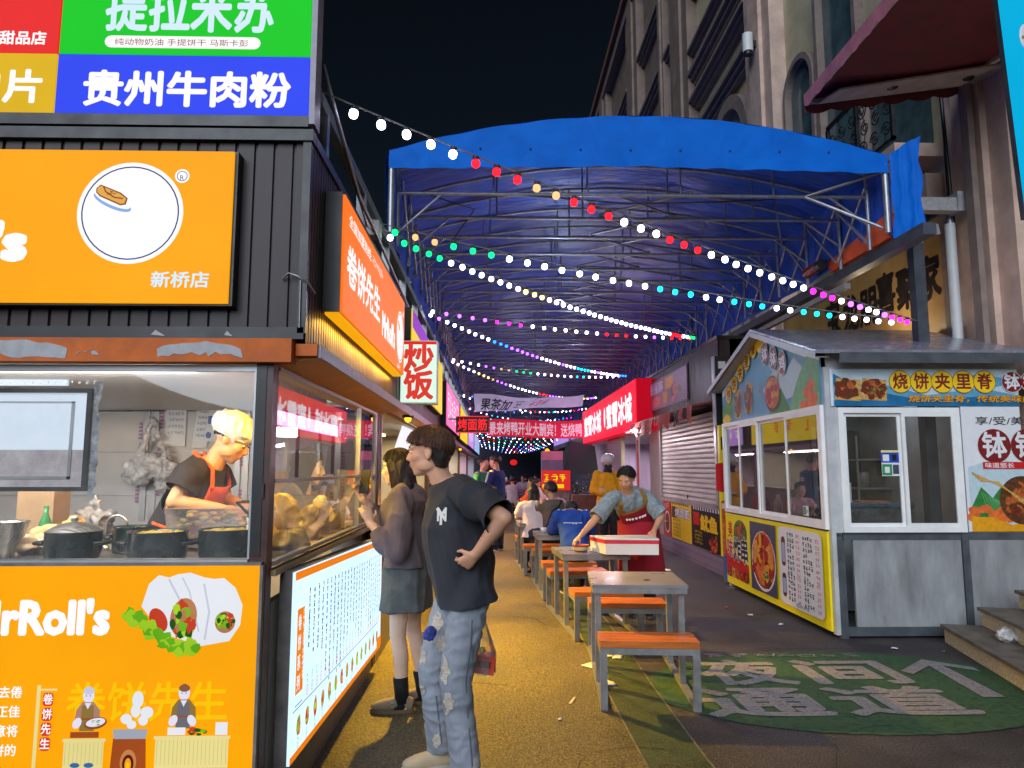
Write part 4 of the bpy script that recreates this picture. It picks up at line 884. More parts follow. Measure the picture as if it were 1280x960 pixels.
# orange gearbox housing at the front of the right rail
om = pbr('orange_plastic_sheet', (.92, .13, .03), rough=.45, var=.15); rdm = pbr('red_motor', (.25, .02, .02), rough=.35)
o = thing('winch_motor', 'orange winch housing with a red motor on the right canopy rail', 'winch', (3.5, 6.6, 3.5))
c = MB(om); c.prism([(3.46, 6.05, 3.52), (3.46, 7.2, 3.52), (3.46, 7.2, 3.63), (3.46, 6.05, 3.74)], (.06, 0, 0)); c.build('housing', o)
c = MB(rdm); c.tube([(3.38, 7.25, 3.60), (3.38, 7.52, 3.60)], .06, 16); c.m = blackm; c.tube([(3.38, 7.16, 3.60), (3.38, 7.25, 3.60)], .055, 16); c.build('motor', o)
# security camera and white pipe
p = at(1148, 296, Y=6.9); o = thing('security_camera', 'white boxy security camera on the dark steel post under the right rail', 'camera', (p.x, 6.9, p.z-.05))
c = MB(white_paint); c.bar((p.x-.13, 6.76, p.z-.01), (p.x+.03, 6.88, p.z+.03), .07, .06); c.build('camera_body', o); c = MB(blackm); c.bar((p.x-.14, 6.755, p.z-.012), (p.x-.131, 6.76, p.z-.01), .05, .045); c.build('lens', o); c = MB(white_paint); c.tube([(p.x, 6.86, p.z), (p.x+.05, 6.93, p.z-.08), (p.x+.0, 6.93, p.z-.1)], .014, 8); c.build('bracket', o)
p = at(1187, 278, Y=7.3); o = thing('drain_pipe', 'white plastic drain pipe with a grey box head beside the yellow sign wall', 'pipe', (p.x, 7.3, 0))
c = MB(white_paint); c.tube([(p.x, 7.3, 0), (p.x, 7.3, p.z-.02)], .052, 16); c.m = galv; c.tube([(p.x, 7.3, p.z-.02), (p.x, 7.3, p.z+.08)], .04, 14); c.build('pipe_body', o)
c = MB(peel_grey); c.box((p.x-.45, 7.1, p.z+.06), (p.x+.04, 7.22, p.z+.2)); c.box((p.x-.04, 7.08, p.z+.05), (p.x+.08, 7.25, p.z+.26)); c.build('box_head', o)

# ================================================================ strings of bulbs crossing the alley
def bulb_m(nm, c_, k): return lit('bulb_'+nm, c_, k, 0)
BM = {'w': bulb_m('white', (228, 224, 255), 9.0), 'r': bulb_m('red', (255, 20, 30), 4.2), 'g': bulb_m('green', (10, 220, 110), 3.4), 'b': bulb_m('blue', (30, 110, 255), 5.0), 'c': bulb_m('cyan', (20, 205, 235), 4.2), 'm': bulb_m('magenta', (255, 30, 205), 5.0), 'v': bulb_m('violet', (160, 80, 255), 5.5), 'y': bulb_m('yellow', (250, 225, 120), 4.5), 'o': bulb_m('amber_off', (240, 180, 120), 1.6)}
sock = pbr('bulb_socket', (.03, .03, .035), rough=.5); wire_m = pbr('string_wire', (.22, .22, .2), rough=.5)
def bulb_mesh(k):
    c = MB(BM[k]); c.lathe([(0, -.052), (.012, -.050), (.021, -.042), (.0235, -.028), (.022, -.014), (.015, -.006)], (0, 0, 0), 12); c.m = sock; c.lathe([(.015, -.006), (.019, -.004), (.019, .012), (.008, .016), (0, .017)], (0, 0, 0), 10)
    o = c.build('bulb', None, loc=(0, 0, 0)); me = o.data; bpy.data.objects.remove(o); return me
BME = {k: bulb_mesh(k) for k in BM}
def strand(a, b, sag, pat, label, spacing=.178, first=0.0, sc=1.0):
    a = V(a); b = V(b); L = (b-a).length
    o = thing('string_light', label, 'string light', tuple(a), 'strings of coloured bulbs across the alley')
    f = lambda t: a+(b-a)*t-V((0, 0, 4*sag*t*(1-t)))
    c = MB(wire_m); c.tube([f(i/24) for i in range(25)], .0045*sc, 5); c.build('cable', o)
    n_ = int((L-first-.05)/spacing)
    for i in range(n_):
        t = (first+i*spacing)/L
        k = pat[i % len(pat)]
        q = bpy.data.objects.new('bulb', BME[k]); COL.objects.link(q); q.parent = o; q.location = f(t)-a-V((0, 0, .016)); q.scale = (sc, sc, sc)
        q.rotation_euler = (random.uniform(-.18, .18), random.uniform(-.18, .18), 0)
lz = lambda y_: 3.33
RPst = V((pp.x-.06, 6.9, at(1145, 401, Y=6.9).z))
L0 = at(396, 112, X=-.88); L1 = at(474, 279, X=-.86); L2 = at(532, 384, X=-.86); L3 = at(562, 446, X=-.86)
R1 = at(874, 420, X=3.3); R2 = at(786, 468, X=3.2); R3 = at(748, 495, X=3.2)
strand(L0, RPst, .06, 'wwwwwrrroorrrwwwrrrwwwwwwwwwmmmwvvwwvmmmwwwwwwww', 'nearest string of white and red bulbs, rising to the roof sign corner', .148, .2)
strand(L1, RPst, .09, 'googggwwwwwwwwwcccwwcccwwcccwwwwwwwwwbb', 'string of green and cyan bulbs from the white junction box to the dark steel post', .152, .12)
strand(L1+V((0, .12, .0)), R1, .13, 'wggggwwwwwwwwyyywwwwwwwwwwwwwwwwwwwwwwwwrrrw', 'string of white bulbs with three yellow ones starting at the white junction box', .152, .1)
strand(L2, R1, .08, 'wvvvvmmmwwwwwwwrrrwwvwrrrw', 'nearly level string of magenta and white bulbs starting above the hanging white sign', .19, .1)
strand(L2+V((0, .15, 0)), R2, .17, 'wvwwwwwwwbbbvvvvvvwwwwwvwwwccccw', 'string of white bulbs with a blue trio starting above the hanging white sign', .20, .1)
strand(L3, R2, .14, 'wwwwvvoogggwwwwwwccw', 'level string with three green bulbs in front of the white banner', .20, .1)
strand(L3+V((0, .2, 0)), R3, .28, 'wwwwwyyyovvvwwwwwwwwrrrvvvww', 'string of white bulbs with a yellow trio just above the white banner', .22, .1)
left_y = [18.4, 22.5, 26.5, 30.5, 34.5, 38.5, 42]; right_y = [24.5, 28.5, 32.5, 36.5, 40.5, 43]
prev = R3
pats = ['wbwwwvvwwb', 'wwvvbbwwrr', 'ccwwggwwcw', 'wwrrwwccww', 'mmwwccwwbb', 'wwccwwmmvv', 'bwwwccwwrw']
far_l = 'string of tiny coloured bulbs among the crowded strings at the far end of the alley'
for i, y_ in enumerate(left_y):
    a = V((-.86, y_, 3.42)); strand(a, prev, .15, pats[i % 7], far_l, .27+.04*i, .1, .85)
    if i < len(right_y):
        nxt = V((3.3, right_y[i], 3.62)); strand(a+V((0, .2, 0)), nxt, .28, pats[(i+3) % 7], far_l, .27+.04*i, .1, .85); prev = nxt
# lower criss-cross strings past the red banner
for i in range(9):
    y_ = 23+i*2.3; strand((-.8, y_, 3.0-.02*i), (3.2, y_+1.4, 3.05-.02*i), .42, pats[i % 7], 'low sagging string of tiny bulbs behind the red banner', .24, .1, .8)
for i in range(11):
    y_ = 7.6+i*3.3; lamp('bulb_glow', 'POINT', (1.2+.5*(i % 3-1), y_, 3.28), (24, 20, 15, 11, 9, 8, 8, 8, 8, 8, 8)[i], ((.74, .84, 1), (.70, .86, 1), (.85, .76, 1))[i % 3], .06)

# ================================================================ banners
def banner(name, label, pts, m, fn, y0, amp, nx_=24, th=.004):
    """cloth banner hung between two points, gently curved; pts: TL, TR, BR, BL"""
    TL, TR, BR, BL = [V(p) for p in pts]; c = MB(m)
    A = Art(c, (0, 0, 0), (1, 0, 0), (0, 0, 1)); tmp = MB(m); T = Art(tmp, (0, 0, 0), (1, 0, 0), (0, 0, 1)); W_, H_ = 1.0, 1.0
    def P(u, v, lift): 
        t = TL.lerp(TR, u); q = BL.lerp(BR, u); r = q.lerp(t, v); r.y += amp*math.sin(u*9+v*1.3)-lift; r.z += amp*.6*math.sin(u*7); return r
    vs = [P(i/nx_, j/4, 0) for i in range(nx_+1) for j in range(5)]
    c.add(vs, [(i*5+j, (i+1)*5+j, (i+1)*5+j+1, i*5+j+1) for i in range(nx_) for j in range(4)], True)
    fn(T)
    for f_, m_ in zip(tmp.f, tmp.fm):
        c.m = m_; c.add([P(tmp.v[k].x, tmp.v[k].z, .006) for k in f_], [tuple(range(len(f_)))], True)
    return tag(c.build(name), label, 'banner')
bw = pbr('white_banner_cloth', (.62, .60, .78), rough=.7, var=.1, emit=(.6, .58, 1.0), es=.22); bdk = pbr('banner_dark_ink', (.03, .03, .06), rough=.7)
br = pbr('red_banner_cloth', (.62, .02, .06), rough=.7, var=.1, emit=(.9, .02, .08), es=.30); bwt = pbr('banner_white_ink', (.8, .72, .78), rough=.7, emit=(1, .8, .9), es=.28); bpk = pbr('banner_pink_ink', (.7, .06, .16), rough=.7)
Yb = 17.0
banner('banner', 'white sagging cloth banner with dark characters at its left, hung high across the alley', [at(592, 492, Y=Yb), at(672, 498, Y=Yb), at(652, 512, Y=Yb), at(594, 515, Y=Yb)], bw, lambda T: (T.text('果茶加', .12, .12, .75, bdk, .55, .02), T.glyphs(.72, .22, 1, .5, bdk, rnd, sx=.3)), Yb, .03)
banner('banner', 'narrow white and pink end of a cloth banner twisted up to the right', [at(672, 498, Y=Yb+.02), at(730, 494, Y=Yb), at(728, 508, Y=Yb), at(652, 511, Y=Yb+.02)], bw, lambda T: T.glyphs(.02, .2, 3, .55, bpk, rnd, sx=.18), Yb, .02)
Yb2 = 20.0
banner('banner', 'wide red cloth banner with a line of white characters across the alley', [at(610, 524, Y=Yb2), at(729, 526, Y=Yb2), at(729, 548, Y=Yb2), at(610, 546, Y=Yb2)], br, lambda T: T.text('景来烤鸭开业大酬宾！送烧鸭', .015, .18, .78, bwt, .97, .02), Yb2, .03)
# ================================================================ right row: kiosk
kw = pbr('kiosk_white_frame', (.86, .87, .88), rough=.4, var=.06, scale=5); kg = pbr('kiosk_grey_board', (.29, .30, .315), rough=.55, var=.20, scale=7, bump=.06, bscale=60, stretch=(1, 1, .28))
kd = pbr('kiosk_dark_trim', (.075, .085, .10), rough=.45, var=.2); kroof = pbr('kiosk_roof_sheet', (.30, .31, .38), rough=.24, metal=.35, var=.2, scale=5, bump=.12, bscale=3, stretch=(1, 4, 1))
KX, KY, KY1, KX1 = 3.05, 6.55, 9.5, 4.86
kf = pbr('kiosk_face_edge', (.5, .52, .55), rough=.4)
def pr_m(nm, c, v=.1, sc=20): return pbr('print_'+nm, lin(c), rough=.42, var=v, scale=sc)
p_wh = pr_m('white', (228, 230, 236), .03); p_sky = pr_m('sky', (90, 160, 196), .12, 5); p_blue = pr_m('blue', (20, 110, 160), .2, 6); p_pale = pr_m('pale', (190, 212, 224), .06); p_ye = pr_m('yellow', (248, 206, 30), .04); p_lem = pr_m('lemon', (246, 226, 10), .04); p_dred = pr_m('dark_red', (126, 20, 26), .08); p_red = pr_m('red', (206, 26, 30), .06); p_meat = pr_m('meat', (120, 44, 18), .5, 60); p_meat2 = pr_m('meat_light', (190, 96, 40), .4, 60); p_bread = pr_m('bread', (214, 166, 90), .3, 40); p_gr = pr_m('green', (46, 130, 60), .25, 20); p_gr2 = pr_m('pale_green', (110, 180, 120), .2, 12); p_or = pr_m('orange', (232, 110, 50), .25, 14); p_brn = pr_m('brown', (96, 54, 26), .3, 30); p_blk = pr_m('black', (24, 22, 24), .05); p_gold = pr_m('gold', (232, 160, 20), .1); p_chili = pr_m('chili', (178, 20, 14), .25, 30); p_pot = pr_m('potato', (224, 150, 60), .25, 30); p_slate = pr_m('slate', (70, 74, 100), .2, 10); p_pink = pr_m('pink', (222, 110, 116), .05); p_lil = pr_m('lilac', (170, 180, 214), .1)
ks = thing('food_kiosk', 'white food kiosk with a pitched metal roof, sliding windows and printed boards on the right', 'kiosk', ((KX+KX1)/2, (KY+KY1)/2, 0))
ZW0, ZW1, ZS1 = .93, 2.06, 2.44
c = MB(kg); c.box((KX+.19, KY, .10), (KX+1.18, KY+.03, .86)); c.box((KX+1.25, KY, .10), (KX1, KY+.03, .93)); c.box((KX, KY+.06, .06), (KX+.03, KY1, .93)); c.build('lower_panel', ks)
c = MB(kd)
for x_ in (KX+.04, KX+1.185): c.box((x_, KY-.012, 0 if x_ < 3.5 else .1), (x_+.065, KY+.04, .86 if x_ < 3.5 else .93))
c.box((KX+.105, KY-.004, .02), (KX1, KY+.02, .10)); c.box((KX+.105, KY-.004, .86), (KX1, KY+.02, .925)); c.build('base_trim', ks)
c = MB(kf); c.box((KX, KY1-.06, 0), (KX+.06, KY1, ZS1)); c.build('corner_post', ks); c = MB(kf); c.box((KX, KY-.004, .03), (KX+.04, KY+.06, ZS1)); c.box((KX+.04, KY-.004, .925), (KX+.10, KY+.03, ZS1)); c.build('corner_post', ks)
c = MB(pbr('kiosk_inner_wall', (.30, .31, .33), rough=.6)); c.box((KX+.05, KY1-.03, .05), (KX1, KY1, 2.4)); c.box((KX1-.03, KY+.03, .05), (KX1, KY1-.03, 2.4)); c.box((KX+.03, KY+.05, 2.36), (KX1-.03, KY1-.03, 2.4)); c.m = pbr('kiosk_door_dark', (.05, .055, .06)); c.box((KX+1.2, KY1-.05, .1), (KX+1.9, KY1-.03, 2.0)); c.m = kf; c.box((KX+1.14, KY1-.06, .1), (KX+1.2, KY1-.03, 2.05)); c.m = floor_in; c.box((KX+.03, KY+.03, .05), (KX1-.03, KY1-.03, .08)); c.build('inner_wall', ks)
def win(o, u, n, w_, h, cols, nm='window'):
    """white sliding window; cols: pane boundaries as fractions"""
    o = V(o); u = V(u); n = V(n); up = V((0, 0, 1)); T = .05
    def bx(mb, a0, b0, a1, b1, d0, d1):
        P = [o+u*a0+up*b0+n*d0, o+u*a1+up*b0+n*d0, o+u*a1+up*b1+n*d0, o+u*a0+up*b1+n*d0]; mb.prism(P, n*(d1-d0))
    c = MB(kw)
    for q in ((0, 0, w_, T), (0, h-T, w_, h), (0, T, T, h-T), (w_-T, T, w_, h-T)): bx(c, *q, -.03, .035)
    f = c.build(nm, ks)
    for i in range(len(cols)-1):
        a = T+(w_-2*T)*cols[i]; b = T+(w_-2*T)*cols[i+1]; d = .012 if i % 2 else -.012; t = .032
        c = MB(kw)
        for q in ((a, T, b, T+t), (a, h-T-t, b, h-T), (a, T+t, a+t, h-T-t), (b-t, T+t, b, h-T-t)): bx(c, *q, d, d+.02)
        c.build('sash', f); c = MB(glass('kiosk_glass', (.90, .92, .92), .012, 1.5, dirt=.03)); P = [o+u*x+up*z+n*(d+.01) for x, z in ((a+t, T+t), (b-t, T+t), (b-t, h-T-t), (a+t, h-T-t))]; c.add(P, [(0, 1, 2, 3)]); c.build('pane', f)
    return f
win((KX+.10, KY, ZW0+.0), (1, 0, 0), (0, -1, 0), 1.13, ZW1-ZW0, (0, .52, 1))
win((KX, KY1-.02, ZW0+.02), (0, -1, 0), (-1, 0, 0), KY1-KY-.06, 2.07-ZW0, (0, .2, .43, .715, 1))
# roof: ridge along X, gable to the alley
RX0, RX1, RYm, ZR, ZEv = KX-.15, KX1+.04, (KY+KY1)/2-.03, 3.04, 2.54
c = MB(kroof)
for sg, ye in ((-1, KY-.18), (1, KY1+.16)):
    c.prism([(RX0, RYm, ZR), (RX0, ye, ZEv), (RX1, ye, ZEv), (RX1, RYm, ZR)], (0, 0, .035))
c.m = kd; c.box((RX0+.22, KY-.185, ZEv-.085), (RX1, KY-.165, ZEv+.01))
c.m = kf
for sg, ye in ((-1, KY-.18), (1, KY1+.16)): c.bar((RX0-.008, RYm, ZR-.02), (RX0-.008, ye, ZEv-.02), .012, .055)
c.build('roof', ks)
c = MB(kf); c.prism([(RX0+.02, KY-.12, ZEv-.02), (KX+.0, KY-.12, ZEv-.02), (KX+.0, RYm, ZR-.02), (RX0+.02, RYm, ZR-.02)], (0, 0, -.01)); c.prism([(RX0+.02, RYm, ZR-.02), (KX, RYm, ZR-.02), (KX, KY1+.1, ZEv-.02), (RX0+.02, KY1+.1, ZEv-.02)], (0, 0, -.01)); c.box((KX+.03, KY+.0, 2.425), (KX1, KY+.03, ZEv+.02)); c.build('roof_soffit', ks)
# gable board: yellow and red roundels, food pictures
gb = MB(p_sky); zb = 2.075; P = [(KX-.012, KY1, zb), (KX-.012, KY+.04, zb), (KX-.012, KY+.04, ZEv+.02), (KX-.012, RYm, ZR-.04), (KX-.012, KY1, ZEv+.02)]
gb.prism(P, (.012, 0, 0)); LG = KY1-KY-.04; A = Art(gb, (KX-.012, KY1, zb), (0, -1, 0), (0, 0, 1))
A.poly([(.02, .36), (LG*.5, .88), (LG-.02, .42), (LG-.02, .46), (LG*.5, .92), (.02, .44)], p_wh)
A.poly([(0, .02), (.35, .02), (.5, .34), (.2, .3), (0, .2)], p_gr2); A.poly([(LG*.5, .3), (LG*.62, .5), (LG*.72, .42), (LG*.8, .55), (LG-.03, .2), (LG*.6, .12)], p_pale)
A.poly([(LG*.74, .02), (LG-.02, .02), (LG-.02, .44), (LG*.9, .52), (LG*.82, .3)], p_gr2); A.poly([(LG*.56, .02), (LG*.76, .02), (LG*.68, .28), (LG*.62, .2)], p_gr)
for i in range(9): A.blob(LG*.9+rnd.uniform(-.12, .14), .12+rnd.uniform(-.1, .16), .08, .06, p_or, rnd, .25); A.z -= A.st*.7
A.blob(.16, .06, .16, .06, p_ye, rnd, .3)
for x, y_ in ((.62, .22), (1.0, .26)):
    A.poly([(x-.14, y_-.16), (x+.1, y_-.18), (x+.16, y_+.16), (x-.06, y_+.2)], p_bread); A.food(x, y_, .13, .17, [p_meat, p_meat2, p_brn], rnd, 30, .3)
A.ell(LG*.60, .24, .21, .20, p_brn); A.ell(LG*.60, .25, .19, .17, p_or); A.food(LG*.60, .25, .18, .15, [p_or, p_pot, p_chili, p_meat2], rnd, 34, .3)
for k in range(4): A.line([(LG*.63+.02*k, .34), (LG*.66+.03*k, .50)], .01, p_bread)
for i, ch in enumerate('烧饼夹里脊'):
    x = .30+i*.235; y_ = .37+i*.112; A.ell(x, y_, .115, .115, p_brn); A.ell(x, y_, .108, .108, p_ye); A.text(ch, x, y_-.06, .15, p_dred, .13, .025, 'c')
A.ell(1.44, .90-.06, .1, .1, p_ye)
for i, ch in enumerate('钵钵鸡'):
    x = LG*.545+i*.24; y_ = .71-i*.088; A.ell(x, y_, .112, .135, p_wh); A.ell(x, y_, .104, .125, p_dred); A.text(ch, x, y_-.07, .17, p_wh, .15, .03, 'c')
A.vtext('味美', LG*.485, .4, .055, p_red, sx=.9); A.glyphs(LG*.505, .3, 4, .03, p_red, rnd, vert=True)
gbo = gb.build('gable_board', ks)
# front board
XF0, XF1 = KX+.045, KX1; fb = MB(p_pale); zb = 2.075; HB = .345; fb.box((XF0, KY-.02, zb), (XF1, KY-.005, zb+HB)); A = Art(fb, (XF0, KY-.02, zb), (1, 0, 0), (0, 0, 1)); WB = XF1-XF0
A.rect(.0, .0, .022, HB, p_wh); A.poly([(.03, .0), (WB, .0), (WB, .10), (1.4, .17), (.9, .10), (.5, .2), (.3, .16), (.03, .30)], p_blue); A.poly([(.03, .05), (.5, .12), (.9, .05), (1.5, .1), (WB, .04), (WB, .10), (1.4, .17), (.9, .1), (.5, .2), (.03, .2)], p_sky)
A.poly([(1.0, .2), (1.4, .3), (1.9, .22), (WB, .3), (WB, .22), (1.5, .17)], p_sky)
for x in (.16, .40):
    A.poly([(x-.12, .06), (x+.12, .045), (x+.13, .24), (x-.10, .26)], p_bread); A.food(x, .155, .115, .10, [p_meat, p_brn, p_meat, p_meat2], rnd, 46, .28)
A.food(.42, .14, .08, .06, [p_gr, p_meat], rnd, 10, .2)
for i, ch in enumerate('烧饼夹里脊'):
    x = .655+i*.198; A.ell(x, .225, .106, .106, p_dred); A.ell(x, .225, .101, .101, p_ye); A.text(ch, x, .172, .155, p_dred, .135, .025, 'c'); A.z -= A.st*2
A.z += A.st*3
for i, ch in enumerate('钵钵鸡'):
    x = 1.705+i*.178; A.ell(x, .225, .098, .100, p_wh); A.ell(x, .225, .094, .094, p_dred); A.text(ch, x, .172, .155, p_wh, .14, .025, 'c'); A.z -= A.st*2
A.z += A.st*3
A.text('烧饼夹里脊，传统美味的传承', .72, .042, .072, p_gold, 1.38, .018, slant=.2, outline=p_brn, ow=.012)
fb.build('front_board', ks)
# right-hand poster board
pb = MB(p_wh); x0 = KX+1.255; pb.box((x0, KY-.014, .935), (KX1, KY-.002, 2.073)); A = Art(pb, (x0, KY-.014, .935), (1, 0, 0), (0, 0, 1))
A.poly([(.03, .0), (1, 0), (1, .56), (.6, .60), (.3, .66), (.03, .58)], p_pale); A.poly([(.03, .2), (.14, .40), (.24, .3), (.34, .42), (.5, .2), (.5, .1), (.03, .1)], p_gr)
for k in range(9): A.line([(.14+.018*k, .36-.01*k), (.2+.03*k, .12)], .005, p_gr2); A.z -= A.st
for i in range(14): A.blob(.05+rnd.uniform(0, .5), .13+rnd.uniform(-.03, .08), .06, .04, p_or, rnd, .25); A.z -= A.st*.7
A.poly([(.03, 0), (1, 0), (1, .07), (.6, .1), (.4, .06), (.22, .13), (.08, .13), (.03, .15)], p_gold)
A.ell(.52, .28, .22, .22, p_brn); A.food(.52, .28, .18, .18, [p_meat, p_brn, p_meat2], rnd, 40, .25)
for k in range(7): A.line([(.06+.012*k, .53-.012*k), (.30, .42+.004*k), (.60, .24-.01*k)], .012, p_bread); A.z -= A.st*.6
A.text('享/受/美/味', .13, .975, .082, p_blk, .62, .004)
for i, ch in enumerate('钵钵'): A.ell(.29+.31*i, .775, .155, .155, p_dred); A.text(ch, .29+.31*i, .69, .25, p_wh, .22, .025, 'c')
A.rect(.17, .565, .45, .062, p_red); A.text('味道悠长', .19, .578, .05, p_wh, .27, .012); pb.build('poster_board', ks)
# lower yellow board with the menu
lb = MB(p_lem); zb, zt = .05, .93; lb.box((KX-.022, KY+.05, zb), (KX-.002, KY1, zt)); LL = KY1-KY-.05; HH = zt-zb; A = Art(lb, (KX-.022, KY1, zb), (0, -1, 0), (0, 0, 1))
A.poly([(.0, .1), (.82, .1), (.82, .3), (.4, .36), (.0, .42)], p_red)
A.text('美', .10, .60, .22, p_red, .16, .02); A.ell(.55, .66, .24, .16, p_gr); A.food(.55, .66, .22, .145, [p_meat, p_red, p_meat2, p_gr], rnd, 50, .25)
A.text('味', .06, .36, .24, p_red, .2, .03, outline=p_wh, ow=.03); A.text('炸', .30, .34, .30, p_blk, .26, .03, outline=p_wh, ow=.03); A.text('串', .58, .34, .32, p_blk, .22, .03, outline=p_wh, ow=.03)
for i in range(5): A.rect(.06+i*.155, .09, .12, .12, [p_meat, p_bread, p_meat2, p_chili, p_meat][i]); A.food(.12+i*.155, .15, .05, .045, [p_meat2, p_meat, p_or], rnd, 10, .3)
A.rect(.92, .07, .78, .77, p_slate); A.ell(1.32, .42, .36, .33, p_wh); A.ell(1.32, .43, .34, .31, p_chili); A.food(1.32, .43, .34, .31, [p_chili, p_or, p_pot, p_gold, p_meat, p_chili], rnd, 110, .24); A.food(1.4, .28, .12, .05, [p_gr], rnd, 8, .3)
A.rrect(1.80, .07, 1.02, .78, .07, p_wh)
for yy in (.45, .14): A.rrect(1.87, yy, .10, .3 if yy > .3 else .24, .04, p_brn); A.rrect(1.88, yy+.04, .08, .2 if yy > .3 else .15, .02, p_lil)
for blk, yt, nr in ((0, .78, 8), (1, .36, 5)):
    for i in range(nr):
        yy = yt-i*.055+(-.0); A.glyphs(2.02, yy-.02, rnd.choice((2, 3, 3)), .042, p_blk, rnd, sx=1.3, wd=.15); A.glyphs(2.24, yy-.02, 2, .04, p_pink, rnd); A.glyphs(2.40, yy-.025, rnd.choice((2, 3, 4)), .042, p_blk, rnd, sx=1.2, wd=.15); A.glyphs(2.68, yy-.03, 2, .04, p_pink, rnd)
A.glyphs(2.2, .09, 9, .03, p_blk, rnd); lb.build('menu_board', ks)
# stickers on the glass (blue and green payment stickers, plain)
stb = pr_m('sticker_blue', (30, 70, 190)); stg = pr_m('sticker_green', (40, 150, 90))
def stick(px0, py0, px1, py1, parts_, label, Y=None, X=None):
    if Y: a = at(px0, py0, Y=Y); b = at(px1, py1, Y=Y); c = MB(p_wh); c.box((a.x, Y, b.z), (b.x, Y+.001, a.z)); A = Art(c, (a.x, Y, b.z), (1, 0, 0), (0, 0, 1)); w_, h = b.x-a.x, a.z-b.z
    else: a = at(px0, py0, X=X); b = at(px1, py1, X=X); c = MB(p_wh); c.box((X, a.y, b.z), (X+.001, b.y, a.z)); A = Art(c, (X, a.y, b.z), (0, -1, 0), (0, 0, 1)); w_, h = a.y-b.y, a.z-b.z
    for (x, y_, ww, hh, m) in parts_: A.rect(x*w_, y_*h, ww*w_, hh*h, m)
    tag(c.build('sticker'), label, 'sticker')
stick(1101, 563, 1125, 595, [(0, .52, 1, .4, stb), (.08, .58, .36, .26, p_wh), (0, .92, 1, .05, p_lem), (.02, .03, .55, .43, stg), (.16, .12, .28, .24, p_wh), (.62, .08, .34, .36, p_slate), (.6, .6, .26, .24, p_blk)], 'blue and green payment sticker on the kiosk front window', Y=KY-.045)
stick(1004, 632, 1011, 645, [(.05, .1, .5, .8, stg), (.5, .3, .4, .3, p_lil)], 'small green sticker in the lower corner of the kiosk side window', X=KX-.036)
# kiosk inside: counter, cooler, shelf, sausage grill, bottles
c = MB(pbr('cooler_blue', (.05, .12, .2), rough=.3)); p = at(1060, 655, Y=7.3); x0_ = KX+.2; c.tube([(x0_, 7.3, .95), (x0_+.02, 7.3, 1.06), (x0_+.2, 7.3, 1.13), (x0_+1.0, 7.3, 1.13)], .03, 8); c.m = glass('cooler_glass', (.5, .6, .7), .05, 1.5, .2); c.box((x0_+.03, 7.3, .80), (x0_+1.0, 7.7, 1.10)); c.m = kf; c.box((x0_, 7.28, .1), (x0_+1.05, 7.75, .82)); tag(c.build('display_cooler'), 'low glass display cooler with a blue rim inside the kiosk', 'cooler')
c = MB(pbr('shelf_metal', (.3, .3, .31), rough=.5))
for z in (.9, 1.25, 1.6): c.box((KX+1.35, 8.7, z), (KX+2.2, 9.2, z+.02))
for x_ in (KX+1.36, KX+2.18): c.box((x_, 8.71, .1), (x_+.02, 8.73, 1.9))
tag(c.build('metal_shelf'), 'grey metal shelf at the back of the kiosk', 'shelf')
for i, (x_, z, m) in enumerate(((1.45, .92, white_paint), (1.65, .92, pbr('tin_brown', (.2, .11, .06))), (1.9, 1.27, white_paint), (1.5, 1.27, pbr('tin_grey', (.3, .3, .3))), (2.0, .92, steel))):
    c = MB(m); c.lathe([(0, z), (.07, z), (.07, z+.16), (.05, z+.2), (0, z+.2)], (KX+x_, 8.85, 0), 14); tag(c.build('tin'), ('white tin at the left of the low kiosk shelf', 'brown tin on the low kiosk shelf', 'white tin on the middle kiosk shelf', 'grey tin on the middle kiosk shelf', 'steel tin on the low kiosk shelf')[i], 'tin')
c = MB(white_paint)
for i in range(2): c.box((KX+.36+i*.14, 7.35, 1.13), (KX+.46+i*.14, 7.42, 1.36))
tag(c.build('napkin_stand'), 'pair of white holders on the cooler inside the kiosk', 'holder')
c = MB(pbr('orange_tray', (.5, .15, .04))); c.box((KX+.7, 7.4, 1.13), (KX+1.02, 7.6, 1.17)); tag(c.build('orange_tray'), 'orange tray on the cooler inside the kiosk', 'tray')
c = MB(pbr('wood_counter_dark', (.12, .09, .07))); c.box((KX+.05, 7.9, .1), (KX+.45, 9.4, .95)); tag(c.build('kiosk_counter'), 'dark counter behind the kiosk side windows', 'counter')
for i, (y_, m) in enumerate(((8.1, pbr('sauce_brown', (.2, .1, .05))), (8.4, white_paint), (8.8, pbr('sauce_brown', (.2, .1, .05))), (9.1, p_red))):
    c = MB(m); c.lathe([(0, .95), (.05, .95), (.05, 1.1), (.025, 1.16), (.025, 1.2), (0, 1.2)], (KX+.25, y_, 0), 14); tag(c.build('sauce_bottle'), ('brown sauce bottle nearest the kiosk cooler', 'white bottle on the kiosk side counter', 'brown sauce bottle further along the kiosk counter', 'red bottle at the far end of the kiosk counter')[i], 'bottle')
lamp('kiosk_inside_light', 'AREA', (4.3, 8.2, 2.33), 3.5, (.9, .95, 1), .8, .1, to=(4.3, 8.2, 0))

